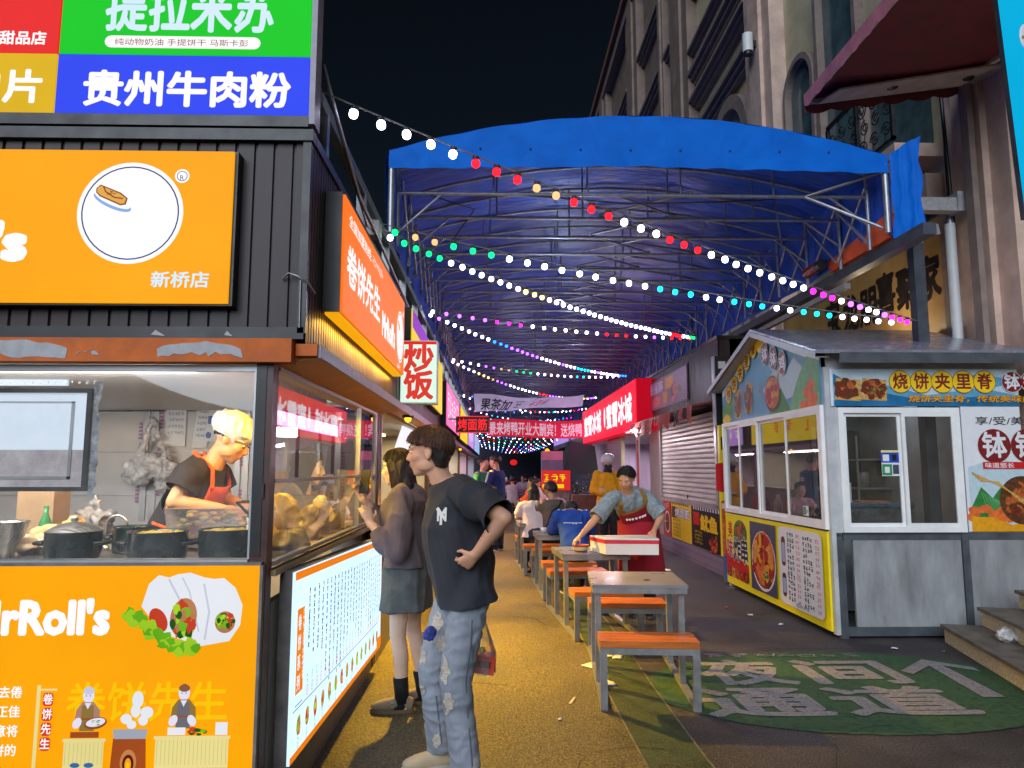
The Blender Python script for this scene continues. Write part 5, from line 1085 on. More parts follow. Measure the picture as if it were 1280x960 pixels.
# ================================================================ shutter shop
SHX = 3.28; Ya, Yb_ = 9.85, 15.2
ss = thing('shutter_shop', 'brown shop with a closed white roller shutter and low food posters', 'shop', (SHX+.6, 12.5, 0))
c = MB(brown_sheet); corrugated(c, (SHX-.16, Yb_, 0), (0, -1, 0), (-1, 0, 0), Yb_-Ya, 2.42, 3.30, .16, .008, .012); c.box((SHX-.15, Ya, 2.42), (SHX+1.5, Yb_, 3.3)); c.box((SHX, Ya-.0, 2.3), (SHX+1.5, Ya+.02, 3.3))
c.m = black_trim; c.box((SHX-.19, Ya-.03, 3.3), (SHX+1.5, Yb_, 3.35)); c.build('upper_box', ss)
shut = pbr('shutter_slat', (.66, .63, .62), rough=.45, var=.16, scale=4, stretch=(1, .4, 3)); c = MB(shut); y0, y1 = 10.55, 14.0; z = .96
while z < 2.32:
    c.prism([(SHX, y0, z), (SHX-.016, y0, z+.022), (SHX-.014, y0, z+.066), (SHX, y0, z+.072)], (0, y1-y0, 0)); z += .078
c.m = blackm; c.box((SHX-.025, 12.2, 1.0), (SHX-.014, 12.24, 1.06)); c.build('shutter', ss)
c = MB(alu); c.box((SHX-.05, y0-.10, .94), (SHX+.02, y0, 2.4)); c.box((SHX-.05, y1, .94), (SHX+.02, y1+.1, 2.4)); c.box((SHX-.05, y0-.1, .90), (SHX+.02, y1+.1, .958)); c.build('shutter_frame', ss)
brk = bpy.data.materials.new('painted_brick'); brk.use_nodes = True; n = brk.node_tree.nodes; l = brk.node_tree.links; bt = n.new('ShaderNodeTexBrick'); bt.inputs['Color1'].default_value = (.24, .19, .27, 1); bt.inputs['Color2'].default_value = (.19, .15, .22, 1); bt.inputs['Mortar'].default_value = (.09, .08, .1, 1); bt.inputs['Scale'].default_value = 4.5; tc = n.new('ShaderNodeTexCoord'); mp = n.new('ShaderNodeMapping'); mp.inputs['Rotation'].default_value = (R(90), 0, R(90)); l.new(tc.outputs['Object'], mp.inputs[0]); l.new(mp.outputs[0], bt.inputs[0]); l.new(bt.outputs[0], n['Principled BSDF'].inputs['Base Color'])
c = MB(brk); c.box((SHX-.06, Ya+.02, 0), (SHX+.1, Yb_, .24)); c.build('brick_plinth', ss)
c = MB(pbr('shop_wall_pale', (.42, .36, .4), rough=.6)); c.box((SHX+.0, Ya+.02, .24), (SHX+.1, y0-.1, 2.42)); c.box((SHX, y1+.1, .24), (SHX+.1, Yb_, 2.42)); c.box((SHX+.0, y0-.1, .24), (SHX+.1, y1+.1, .9)); c.build('shop_wall', ss)
c = MB(p_blk); c.box((SHX-.04, Ya+.25, .27), (SHX-.001, Yb_-1.3, .92)); A = Art(c, (SHX-.04, Yb_-1.3, .27), (0, -1, 0), (0, 0, 1)); LL = Yb_-1.3-Ya-.25
A.rect(.0, 0, .55, .65, p_red); A.ell(.3, .25, .2, .2, p_wh); A.ell(.3, .25, .17, .17, p_meat); A.glyphs(.1, .5, 3, .1, p_wh, rnd)
A.rect(.62, 0, 1.35, .65, p_ye); A.rect(.66, .36, .34, .2, p_brn); A.text('烤面筋', .9, .40, .17, p_wh, .95, .04, outline=p_blk, ow=.03)
for i in range(9): A.rect(.7+.13*i, .59, .06, .04, p_blk); A.z -= A.st
for i in range(5): A.glyphs(.74, .30-.065*i, 6, .05, p_blk, rnd, sx=1.6)
for i in range(12): A.rect(2.1+.13*i, .58, .06, .06, p_wh); A.z -= A.st
A.rect(2.08, .34, .36, .2, p_red); A.text('鱿鱼', 2.5, .30, .25, p_ye, .85, .05)
for i in range(4): A.glyphs(2.15, .22-.055*i, 5, .04, p_ye, rnd, sx=2)
A.food(3.15, .12, .22, .18, [p_chili, p_meat, p_or], rnd, 40, .2); c.m = alu; c.box((SHX-.05, Ya+.03, .26), (SHX-.002, Ya+.22, .93)); c.build('poster_board', ss)
# ragged red valance over the shutter
vr = pbr('red_valance_cloth', (.50, .10, .08), rough=.7, var=.2); vb = pbr('black_valance_cloth', (.03, .03, .035), rough=.7)
aw = thing('shop_awning', 'ragged red and black cloth valance hanging over the roller shutter', 'awning', (SHX-.4, 12.3, 2.2))
c = MB(vr); c.prism([(SHX-.17, 10.0, 2.44), (SHX-.52, 10.0, 2.38), (SHX-.52, 14.6, 2.38), (SHX-.17, 14.6, 2.44)], (0, 0, .012)); c.build('awning_top', aw); c = MB(vr); y_ = 10.0; k = 0
while y_ < 14.5:
    w_ = rnd.uniform(.16, .30); c.m = vb if (k < 6 and k % 2) or k in (3, 4) else vr; hgt = rnd.uniform(.16, .28); P = []
    vs = []
    for q in range(5):
        t = q/4; dx = .03*math.sin(t*3.1+k)
        vs += [(SHX-.52+dx*.3, y_+w_*t*.92, 2.38), (SHX-.53+dx, y_+w_*t*.92, 2.38-hgt*(.75+.25*math.sin(math.pi*t)))]
    c.add(vs, [(2*q, 2*q+1, 2*q+3, 2*q+2) for q in range(4)], True); y_ += w_; k += 1
c.build('valance', aw)
# poster on the brown upper box
o = thing('menu_poster', 'pinkish food poster framed on the brown upper wall over the shutter', 'poster', (SHX-.2, 12.3, 2.6)); a = at(810, 510, X=SHX-.2); b = at(858, 463, X=SHX-.2); c = MB(pr_m('poster_mauve', (150, 110, 140), .2, 8)); c.box((SHX-.2, b.y, 2.62), (SHX-.185, a.y, 3.16)); A = Art(c, (SHX-.2, a.y, 2.62), (0, -1, 0), (0, 0, 1)); LW_ = a.y-b.y
A.rect(.05, .3, LW_*.4, .2, p_lil); A.glyphs(.1, .3, 3, .18, p_wh, rnd, sx=2.2); A.rect(LW_*.5, .3, LW_*.2, .2, p_gold); A.ell(LW_*.25, .14, .35, .1, p_pink); A.food(LW_*.75, .2, .4, .16, [p_meat2, p_pink, p_brn], rnd, 30, .25); A.rect(LW_*.45, .06, .3, .2, p_gold); c.build('sheet', o); c = MB(blackm); c.box((SHX-.185, b.y-.03, 2.59), (SHX-.168, a.y+.03, 3.19)); c.build('frame', o)
# tall yellow-orange poster column beside the kiosk
a = at(897, 532, Y=9.8); b = at(911, 722, Y=9.8); o = thing('poster_column', 'narrow yellow and orange poster column squeezed behind the kiosk', 'poster', ((a.x+b.x)/2, 9.8, 0)); x0, x1 = a.x-.01, a.x+.42; H_ = a.z-b.z-.03
c = MB(p_lem); c.box((x0, 9.72, .34), (x1, 9.8, a.z)); A = Art(c, (x0, 9.72, .34), (1, 0, 0), (0, 0, 1)); HH = a.z-.34; A.rect(0, 0, x1-x0, HH*.42, p_or); A.text('1', .02, HH*.5, .5, p_red, .16, .05); A.text('日', .03, HH*.82, .2, p_blk, .16, .03); A.text('块', .06, HH*.22, .2, p_lem, .18, .03); A.rect(.01, HH*.36, .14, .07, p_wh); c.build('sheet', o)
c = MB(p_blk); c.box((x0-.03, 9.72, a.z), (x0+.4, 9.82, a.z+.95)); A = Art(c, (x0-.03, 9.72, a.z), (1, 0, 0), (0, 0, 1)); A.rect(.05, .78, .1, .1, p_wh); A.glyphs(.16, .6, 1, .1, p_red, rnd); c.m = kf; c.box((x0-.045, 9.71, a.z), (x0-.03, 9.82, a.z+.95)); c.build('upper_panel', o)
c = MB(pbr('blue_bin', (.03, .13, .32), rough=.5)); c.box((x0+.0, 9.6, .02), (x0+.35, 9.7, .36)); tag(c.build('blue_crate'), 'blue plastic crate under the poster column behind the kiosk', 'crate')
# ================================================================ red-signed drink shop and what lies beyond
DX = 3.05
ds = thing('drink_shop', 'drinks shop with a pale lit entrance under the big red sign', 'shop', (DX+.8, 18.5, 0))
c = MB(pbr('shop_lilac_wall', (.42, .36, .48), rough=.5, var=.2, scale=3, stretch=(1, 1, .2))); c.box((DX, 17.3, 0), (DX+.06, 19.4, 2.3)); c.box((DX+2.2, 15.25, 0), (DX+2.25, 22.4, 2.3)); c.box((DX, 22.3, 0), (DX+2.2, 22.35, 2.3)); c.box((DX, 19.4, 0), (DX+.06, 22.3, .9)); c.box((DX+.0, 15.25, 2.25), (DX+2.2, 22.4, 2.3)); c.build('shop_wall', ds)
c = MB(pbr('cream_lit_wall', (.72, .62, .38), rough=.6)); c.box((DX+.5, 15.26, 0), (DX+2.2, 15.3, 2.25)); c.build('inner_wall', ds); c = MB(pbr('cream_lit_wall', (.72, .62, .38))); c.box((DX+.9, 17.0, 0), (DX+.94, 17.28, 2.25)); c.build('inner_wall', ds)
c = MB(alu); c.box((DX-.02, 15.3, 0), (DX+.04, 15.42, 2.25)); c.box((DX-.02, 17.2, 0), (DX+.06, 17.3, 2.25)); c.box((DX-.02, 19.4, .9), (DX+.06, 19.5, 2.25)); c.box((DX-.02, 22.2, .9), (DX+.06, 22.3, 2.25)); c.box((DX-.1, 19.4, .9), (DX+.3, 22.3, .95)); c.build('door_frame', ds)
lamp('shop_inside_light', 'AREA', (DX+1.0, 16.4, 2.2), 80, (1, .85, .5), .8, .8, to=(DX+1.0, 16.4, 0)); lamp('shop_inside_light', 'AREA', (DX+1.0, 20.8, 2.2), 90, (1, .8, .95), 1, 1, to=(DX+.6, 20.8, 0))
c = MB(p_wh); c.box((DX-.04, 15.0, .3), (DX-.02, 15.28, 2.2)); A = Art(c, (DX-.04, 15.28, .3), (0, -1, 0), (0, 0, 1)); A.rect(.03, .1, .22, 1.7, p_red); A.vtext('鲜冰茶', .14, 1.75, .2, p_ye, .4, .03) if False else A.glyphs(.06, 1.5, 5, .16, p_or, rnd, vert=True, gap=2); tag(c.build('door_poster'), 'tall white and red poster beside the drinks shop entrance', 'poster')
RSX = 2.78; a = at(728, 513, X=RSX); b = at(794, 471, X=RSX); ys0, ys1 = b.y, a.y; zs0, zs1 = 2.28, 3.27
o = thing('shop_sign', 'big glowing red shop sign with two groups of white characters on the right row', 'sign', (RSX+.2, (ys0+ys1)/2, zs0)); red2 = lit('crimson_lightbox', (246, 14, 48), 1.15, .04); wh2 = lit('glowing_white_letter', (255, 235, 245), 1.3, 0)
c = MB(red2); c.box((RSX, ys0, zs0), (RSX+.02, ys1, zs1)); A = Art(c, (RSX, ys1, zs0), (0, -1, 0), (0, 0, 1)); LS = ys1-ys0
A.text('蜜雪冰城', .5, .24, .62, wh2, LS*.40, .035); A.ell(LS*.53, .5, .12, .26, wh2); A.text('蜜雪冰城', LS*.57, .24, .62, wh2, LS*.38, .035); c.build('lit_face', o); c = MB(lit('crimson_side', (190, 10, 34), .9, .04)); c.box((RSX+.02, ys0-.004, zs0-.01), (DX+.2, ys1, zs1+.01)); c.build('sign_box', o)
fx = thing('awning_lamp', 'white strip lamp under the near end of the big red sign', 'lamp', (2.9, 13.95, 2.2)); c = MB(lit('white_strip_lamp', (255, 240, 250), 1.4, 0)); c.box((2.72, 13.8, 2.235), (3.0, 14.9, 2.25)); c.build('tube', fx); c = MB(white_paint); c.box((2.70, 13.78, 2.251), (3.02, 14.92, 2.268)); c.build('lamp_body', fx)
lamp('awning_lamp_light', 'AREA', (2.5, 14.3, 2.22), 26, (1, .88, .95), .9, .2, to=(1.9, 11.4, .8))
lamp('sign_spill', 'AREA', (RSX-.05, (ys0+ys1)/2, 2.5), 90, (1, .22, .62), LS, .5, to=(RSX-2.0, (ys0+ys1)/2, .9))
# further right: dark stalls, planter, lit cart sign
o = side_stall  # noqa
for y0, y1, lb in ((22.6, 28, 'dark closed stall past the drinks shop'), (28.1, 36, 'dark stall near the far end of the right row')):
    o = thing('market_stall', lb, 'stall', (DX+.8, (y0+y1)/2, 0)); c = MB(pbr('dusky_stall_wall', (.10, .10, .13), rough=.6, var=.3)); c.box((DX+.1, y0, 0), (DX+2, y1, 2.4)); c.build('stall_wall', o); c = MB(brown_sheet); c.box((DX-.1, y0, 2.4), (DX+2, y1, 3.2)); c.build('upper_box', o); c = MB(lit('violet_strip', (190, 150, 255), .8)); c.box((DX-.12, y0+.5, 2.6), (DX-.1, y1-.5, 3.0)); c.build('lit_face', o)
a = at(677, 588, Y=19); b = at(713, 613, Y=19); o = thing('cart_sign', 'small glowing red and yellow box sign on a cart in the middle of the alley', 'sign', ((a.x+b.x)/2, 19, .7)); c = MB(lit('red_orange_lit', (235, 50, 44), .8, .05)); c.box((a.x, 19, b.z), (b.x, 19.06, a.z)); A = Art(c, (a.x, 19, b.z), (1, 0, 0), (0, 0, 1)); A.glyphs(.04, .22, 3, .2, ye_lit, rnd, gap=1.05); A.rect(.02, .06, (b.x-a.x)*.75, .1, ye_lit); c.build('lit_face', o); c = MB(dull_grey); c.box((a.x+.02, 19.06, 0), (b.x-.02, 19.5, b.z+.1)); c.build('cart_body', o)
o = thing('parasol_stall', 'dark green cloth booth standing behind the lit cart sign', 'booth', (2.6, 21, 0)); c = MB(pbr('dark_green_cloth', (.03, .055, .05), rough=.8)); c.prism([(2.0, 20.8, 1.35), (3.0, 20.8, 1.35), (2.9, 20.8, 2.15), (2.2, 20.8, 2.3)], (0, 1.2, 0)); c.build('cloth_top', o); c = MB(galv)
for x_ in (2.02, 2.95): c.tube([(x_, 20.9, 0), (x_, 20.9, 1.4)], .02, 6)
c.build('pole', o); c = MB(pbr('slate_blue_panel', (.16, .18, .28), rough=.5)); c.box((1.35, 20.6, 0), (1.95, 21, 2.0)); c.m = pbr('pink_panel', (.6, .3, .4)); c.box((1.35, 20.59, 1.75), (1.95, 20.6, 2.0)); c.build('side_panel', o)
a = at(716, 612, Y=13.5); b = at(746, 655, Y=13.5); o = thing('planter_box', 'reddish brown wooden planter box with dusty shrubs beside the yellow jacket', 'planter', (2.0, 13.7, 0)); c = MB(pbr('red_brown_wood', (.16, .055, .04), rough=.6, var=.3, scale=8)); c.box((a.x, 13.5, 0), (b.x+.45, 13.9, a.z-.1))
for z in (.2, .45, .7): c.box((a.x-.004, 13.49, z), (b.x+.45, 13.5, z+.012))
c.build('box_body', o); lf = MB(pbr('dusty_leaf', (.07, .09, .05), rough=.7, var=.4))
for i in range(420):
    p = V((rnd.uniform(a.x, b.x+.42), rnd.uniform(13.52, 13.88), a.z-.1+abs(rnd.gauss(0, .16)))); d = V((rnd.uniform(-1, 1), rnd.uniform(-1, 1), rnd.uniform(-.4, 1))).normalized()*.05; u_, w__ = perp(d); lf.add([p, p+d*.5+u_*.018, p+d, p+d*.5-u_*.018], [(0, 1, 2, 3)], False)
lf.build('foliage', o)
c = MB(pbr('night_hoarding', (.018, .02, .036), rough=.8)); c.box((-6, 46, 0), (9, 46.3, 3.2)); tag(c.build('hoarding'), 'dark navy hoarding closing the far end of the alley', 'hoarding')
for i, (x, y_, m) in enumerate(((.1, 30, rd_lit), (1.9, 26, lit('amber_star', (255, 180, 20), 1.6, 0)))):
    p = at((642, 684)[i], (578, 566)[i], Y=y_); c = MB(m); c.ell(p, (.15, .1, .12) if i == 0 else (.10, .1, .16), None, 12, 8); o = tag(c.build('hanging_lantern'), ('red glowing lantern hanging far down the alley', 'yellow glowing lantern above the lit cart sign')[i], 'lantern')
# ================================================================ tall ornate building on the right
FX = 5.0
st_p = pbr('pinkish_stone', (.68, .49, .40), rough=.75, var=.16, scale=3, bump=.15, bscale=50); st_y = pbr('yellowish_render', (.62, .55, .36), rough=.8, var=.14, scale=2, bump=.1, bscale=60); st_d = pbr('brown_moulding', (.28, .21, .185), rough=.75, var=.15); w_gl = pbr('teal_window_glass', (.09, .16, .17), rough=.12, var=.3, scale=2, spec=.8); gold_b = pbr('gold_sign_board', (.50, .30, .10), rough=.5, var=.22, scale=1.2); cal = pbr('dark_bronze_letter', (.06, .045, .04), rough=.4, metal=.5, var=.3)
fb_ = thing('ornate_building', 'tall stone building with pilasters, arches and cornices rising behind the right row', 'building', (8, 25, 0))
H = 18.6
c = MB(st_y); c.box((FX+.3, 2, 0), (11, 17.6, H)); c.build('wall', fb_)
st_k = pbr('far_stone_shaded', (.26, .19, .16), rough=.8, var=.2, scale=2); c = MB(st_k); c.box((FX+.3, 17.6, 0), (11, 44, H)); c.build('wall', fb_)  # darker far stone: the fading street light is put into its colour
def pil(y0, y1, d=.28, z0=0, z1=H):
    c = MB(st_p if y0 < 17 else st_k); c.box((FX+.3-d, y0, z0), (FX+.3, y1, z1)); k = (y1-y0)*.28; c.box((FX+.3-d-.07, y0+k, z0), (FX+.3-d, y1-k, z1)); c.build('pilaster', fb_)
for y0, y1 in ((6.6, 7.6), (12.25, 13.5), (17.6, 19.4), (20.2, 20.7), (24, 26), (31, 33.2), (39, 41)): pil(y0, y1)
def corn(y0, y1, z, h=.34, d=.3):
    c = MB(st_d)
    for k in range(3): c.box((FX+.3-d*(1-.28*k), y0, z-h*(k+1)/3), (FX+.3, y1, z-h*k/3))
    c.build('cornice', fb_)
for z, h in ((10.05, .3), (11.0, .24), (11.75, .34), (12.35, .2), (14.2, .4), (16.0, .4)): corn(13.5, 17.6, z, h)
for z in (7.4, 9.4, 11.6, 13.8, 16): corn(19.4, 24, z); corn(26, 31, z)
c = MB(st_d); c.box((FX-.05, 6, H), (11, 44, H+.5)); c.m = pbr('reddish_eave', (.22, .10, .08), rough=.7); c.box((FX-.2, 13, H+.5), (11, 44, H+.8)); c.build('roof_edge', fb_)
def arch_band(y0, y1, zs, depth=.16, wd=.25, fill=None, z0=3.3, nm='arch'):
    """round-headed moulding on the wall between y0 and y1, springing at zs"""
    yc, r = (y0+y1)/2, (y1-y0)/2; c = MB(st_d); N = 18
    o_ = [(yc+(r)*math.cos(math.pi*k/N), zs+r*math.sin(math.pi*k/N)) for k in range(N+1)]; i_ = [(yc+(r-wd)*math.cos(math.pi*k/N), zs+(r-wd)*math.sin(math.pi*k/N)) for k in range(N+1)]
    for k in range(N): c.prism([(FX+.3, *o_[k]), (FX+.3, *o_[k+1]), (FX+.3, *i_[k+1]), (FX+.3, *i_[k])], (-depth, 0, 0))
    for ya in (y0, y1-wd): c.box((FX+.3-depth, ya, z0), (FX+.3, ya+wd, zs))
    a_ = c.build(nm, fb_)
    if fill:
        c = MB(fill); c.prism([(FX+.295, y0+wd, z0), (FX+.295, y1-wd, z0)]+[(FX+.295, y, z) for y, z in i_], (-.012, 0, 0)); c.build('pane', a_)
arch_band(13.75, 16.4, 8.3, .2, .3); arch_band(10.95, 12.15, 7.95, .14, .1, w_gl, 5.2, 'window'); arch_band(9.55, 10.85, 9.0, .14, .1, w_gl, 5.2, 'window')
# arched teal windows beside the awning
for y0, y1, zs, z0 in ((8.75, 9.75, 5.95, 4.2), (7.95, 8.65, 6.9, 4.4)):
    pass
c = MB(w_gl); c.box((FX+.28, 8.15, 5.2), (FX+.285, 9.5, 7.6)); c.build('window', fb_)
# recess with the gold calligraphy board and its arch
c = MB(gold_b); c.box((FX+.02, 7.70, 2.3), (FX+.06, 12.2, 4.35)); sg_ = c
A = Art(c, (FX+.02, 12.2, 2.3), (0, -1, 0), (0, 0, 1))
chars = ['宝', '龙', '朋', '喜', '聚', '家']
def brush(ch, px, py, sz, m=cal):
    q = at(px, py, X=FX+.02); n0 = len(sg_.v); A.text(ch, 12.2-q.y-sz*.5, q.z-2.3-sz*.5, sz, m, sz*.92, .04)
    vs, fs = sg_.v[n0:], [f for f in sg_.f if min(f) >= n0]
    sg_.m = m; sg_.add([v+V((-.03, 0, 0)) for v in vs], [[i-n0 for i in f] for f in fs], False)
for (px, py), q in zip(((1041, 398), (1064, 392), (1085, 383), (1107, 367), (1133, 360), (1161, 348)), range(6)):
    p_ = at(px, py, X=FX+.02); A.z = .003
    A.text(chars[q], 12.2-p_.y, p_.z-2.3-.2, .54, cal, .42, .04, 'c')
A.rect(12.2-8.03-.0-.3, 3.22-2.3+.35, .13, .2, pbr('seal_red', (.2, .03, .03)))
tag(c.build('wall_signboard'), 'gold wall board with large dark brush characters behind the kiosk roof', 'sign')
c = MB(st_d); c.box((FX-.02, 7.60, 2.3), (FX+.05, 7.70, 4.45)); c.build('arch', fb_)
c = MB(st_p); c.box((FX-.1, 7.75, 4.55), (FX+.3, 8.6, 4.85)); c.m = st_d; c.box((FX-.16, 6.9, 0), (FX-.1, 7.02, 6.2)); c.build('moulding', fb_)
c = MB(blackm); c.tube([(FX-.13, 7.3, 2.2), (FX-.13, 7.28, 4.0), (FX-.13, 7.34, 5.6)], .02, 6); c.tube([(FX-.13, 7.36, 2.2), (FX-.13, 7.34, 5.6)], .009, 5); tag(c.build('cable'), 'black cable running down the stone pilaster beside the white pipe', 'cable')
o = thing('unseen_fill_lamp', 'added unseen lamp behind the kiosk roof to brighten the gold board', 'lamp', (4.85, 10.4, 2.9)); c = MB(blackm); c.box((4.40, 10.3, 2.95), (5.0, 10.5, 3.0)); c.build('lamp_body', o); c = MB(lit('unseen_fill_glass', (255, 226, 180), 2.5, 0)); c.box((4.42, 10.32, 3.002), (4.56, 10.48, 3.02)); c.build('lens', o)  # unseen lamp added behind the kiosk roof to brighten the gold board
for y_, z_ in ((8.5, 3.12), (10.0, 3.1), (11.6, 3.3)): lamp('unseen_fill_glow', 'POINT', (4.5, y_, z_), 13, (1, .78, .50), .05)  # added point lamps for the same board, out of view behind the roof
# balcony railing of scrolled iron
iron = pbr('black_iron', (.012, .013, .014), rough=.45); o = thing('balcony_railing', 'black wrought iron balcony railing with scrolls under the maroon awning', 'railing', (FX-.2, 8.9, 4.6))
c = MB(iron); X_ = FX-.25; ya, yb = 8.05, 9.7; zb, zt = 5.4, 6.3
c.box((X_-.02, ya, zt), (X_+.02, yb, zt+.05)); c.box((X_-.02, ya, zb), (X_+.02, yb, zb+.04))
for y_ in (ya, ya+.82, yb-.03): c.box((X_-.02, y_, zb), (X_+.02, y_+.05, zt))
c.build('rail_frame', o); c = MB(iron)
def spiral(yc, zc, r, d, t0):
    pts = []
    for k in range(22):
        t = k/21*1.7*2*math.pi; q = r*(1-k/26); pts.append((X_, yc+d*q*math.cos(t+t0), zc+q*math.sin(t+t0)))
    c.tube(pts, .009, 5)
for i in range(6):
    y_ = ya+.14+i*.27
    for zc, d, t0 in ((zb+.2, 1, 0), (zb+.45, -1, 1.5), (zb+.7, 1, 3)): spiral(y_+(.03 if d > 0 else -.03), zc, .105, d, t0)
    c.tube([(X_, y_+.1, zb), (X_, y_-.06, zb+.45), (X_, y_+.12, zt)], .008, 5)
c.build('scroll_work', o)
c = MB(st_p); c.box((FX-.35, 7.9, 5.12), (FX+.3, 10.7, 5.28)); c.build('balcony_slab', fb_)
# maroon retractable awning
mar = pbr('maroon_canvas', (.22, .032, .038), rough=.75, var=.2, scale=5, bump=.1, bscale=90); mpk = pbr('pink_lit_canvas', (.72, .26, .34), rough=.7, var=.15); bar_m = pbr('cream_painted_bar', (.80, .70, .55), rough=.5, var=.15)  # front edge: the pink light on it is put into the canvas colour
a0 = at(1006, 126, Y=7.0); b0 = at(1262, 95, Y=7.0); sl = (b0.z-a0.z)/(b0.x-a0.x)
ag = thing('awning', 'large maroon retractable awning with a front edge coloured as pink-lit over the right side', 'awning', (4, 5, 5))
c = MB(mar); N = 10; vs = []
for i in range(N+1):
    y_ = 7.0-1.9*i/N
    for k in range(9):
        t = k/8; vs.append((a0.x+(b0.x-a0.x)*t, y_, a0.z+(b0.z-a0.z)*t-.05*math.sin(math.pi*t)+.008*math.sin(i*2)))
c.add(vs, [(i*9+k, (i+1)*9+k, (i+1)*9+k+1, i*9+k+1) for i in range(N) for k in range(8)], True); c.build('canvas', ag)
def scallop(p, q, n_, hgt, m, nm):
    p, q = V(p), V(q); c = MB(m); vs = []; M_ = n_*8
    for k in range(M_+1):
        t = k/M_; r_ = p.lerp(q, t); vs += [r_, r_-V((0, 0, hgt*(.72+.28*abs(math.sin(math.pi*t*n_)))))]
    c.add(vs, [(2*k, 2*k+1, 2*k+3, 2*k+2) for k in range(M_)], False); return c.build(nm, ag)
scallop((a0.x-.01, 7.0, a0.z+.06), (a0.x-.01, 5.1, a0.z+.06), 8, .16, mpk, 'valance'); scallop((a0.x, 7.01, a0.z-.03), (b0.x, 7.01, b0.z-.03), 8, .12, mar, 'valance')
c = MB(bar_m); c.bar((a0.x, 6.99, a0.z-.02), (b0.x, 6.99, b0.z-.02), .05, .05); c.bar((a0.x+1.55, 6.95, a0.z+.18), (a0.x+2.0, 5.2, a0.z+.15), .05, .045); c.bar((a0.x+.03, 7.0, a0.z+.01), (a0.x+.03, 5.1, a0.z+.01), .05, .05); c.build('arm', ag)
c = MB(pbr('weathered_board', (.55, .44, .38), rough=.7, var=.2)); c.prism([(a0.x+.1, 6.95, a0.z-.045), (b0.x, 6.95, b0.z-.045), (b0.x, 6.50, b0.z-.075), (a0.x+.18, 6.62, a0.z-.07)], (0, 0, -.02)); c.m = blackm
for t in (.36, .72): c.ell((a0.x+(b0.x-a0.x)*t, 6.76, a0.z+(b0.z-a0.z)*t-.085), (.06, .05, .02), None, 12, 8)
c.build('head_board', ag)
# wall light on the far pilaster
p = at(941, 53, X=FX-.1); o = thing('wall_light', 'small pale cylinder wall light high on the dark stone pilaster', 'lamp', (FX-.12, p.y, p.z-.2)); c = MB(white_paint); c.tube([(FX-.2, p.y, p.z-.2), (FX-.2, p.y, p.z+.16)], .1, 14); c.build('lamp_body', o); c = MB(blackm); c.box((FX-.14, p.y-.04, p.z-.1), (FX-.04, p.y+.04, p.z+.02)); c.build('bracket', o); c = MB(blackm); c.tube([(FX-.2, p.y, p.z-.26), (FX-.2, p.y, p.z-.2)], .08, 14); c.build('bracket', o)
# cyan vertical banner board at the right edge
a = at(1248, 0, Y=3.0); b = at(1283, 272, Y=3.0); cb_ = lit('cyan_lightbox', (0, 178, 228), .92, .02)
o = thing('vertical_sign', 'narrow bright cyan lit board hanging at the upper right edge', 'sign', (b.x, 3.05, b.z)); c = MB(cb_); zb_, zt_ = b.z, 3.85; xt_ = a.x-(a.x-b.x)*(a.z-zt_)/(a.z-b.z); xr_ = b.x+.14
c.prism([(b.x, 3.0, zb_), (xr_, 3.0, zb_), (xr_, 3.0, zt_), (xt_, 3.0, zt_)], (0, .004, 0)); q = at(1277, 45, Y=2.995); c.m = p_wh; c.ell((q.x+.02, 2.997, q.z), (.03, .004, .06), None, 14, 8); c.m = p_bread; c.box((q.x+.0, 2.99, q.z-.012), (q.x+.05, 3.0, q.z)); c.build('lit_face', o)
c = MB(dk_steel); c.prism([(b.x, 3.005, zb_), (xr_, 3.005, zb_), (xr_, 3.005, zt_), (xt_, 3.005, zt_)], (0, .03, 0)); c.build('sign_box', o); c = MB(dk_steel); c.box((xr_+.40, 3.01, 0), (xr_+.46, 3.07, 3.9)); c.build('post', o); c = MB(dk_steel); c.box((xr_, 3.015, 3.72), (xr_+.40, 3.055, 3.78)); c.build('bracket', o)
# ================================================================ stone steps at the right
gran = pbr('speckled_granite', (.62, .53, .38), rough=.6, var=.3, scale=60, bump=.15, bscale=90); gran_t = pbr('worn_granite_tread', (.15, .13, .11), rough=.6, var=.35, scale=8)
stp = thing('stone_steps', 'three speckled granite steps climbing to the right beside the kiosk', 'steps', (4.6, 5.6, 0))
d_ = V((3.55-3.92, 4.82-6.37, 0)).normalized(); nr_ = V((-d_.y, d_.x, 0)); nr_ = nr_ if nr_.x > 0 else -nr_; base = V((3.93, 6.40, 0))
for i in range(3):
    o_ = base+nr_*(.30*i)+d_*(-.0); c = MB(gran); e0 = o_-d_*.0; z0, z1 = .155*i, .155*(i+1)-.03
    P = [e0, e0+d_*4.2, e0+d_*4.2+nr_*2.4, e0+nr_*2.4]; c.prism([p+V((0, 0, z0+.001)) for p in P], (0, 0, z1-z0)); c.m = gran_t
    P = [e0-nr_*.03, e0+d_*4.2-nr_*.03, e0+d_*4.2+nr_*2.4, e0+nr_*2.4]; c.prism([p+V((0, 0, z1+.001)) for p in P], (0, 0, .028)); c.build('step', stp)
p = at(1262, 800, Z=.16); c = MB(pbr('white_bag_plastic', (.62, .62, .62), rough=.35, var=.2, scale=12))
for i in range(8): c.ell((p.x+rnd.uniform(-.10, .10), p.y+rnd.uniform(-.05, .05), .155+rnd.uniform(.02, .06)), (.07, .05, .04), Matrix.Rotation(rnd.uniform(0, 3), 3, 'Z') @ Matrix.Rotation(rnd.uniform(-.6, .6), 3, 'X'), 10, 7)
o = tag(c.build('plastic_bag'), 'crumpled white plastic bag lying on the lowest stone step', 'plastic bag'); remesh(o, .008, 2, .012, 22, 3)

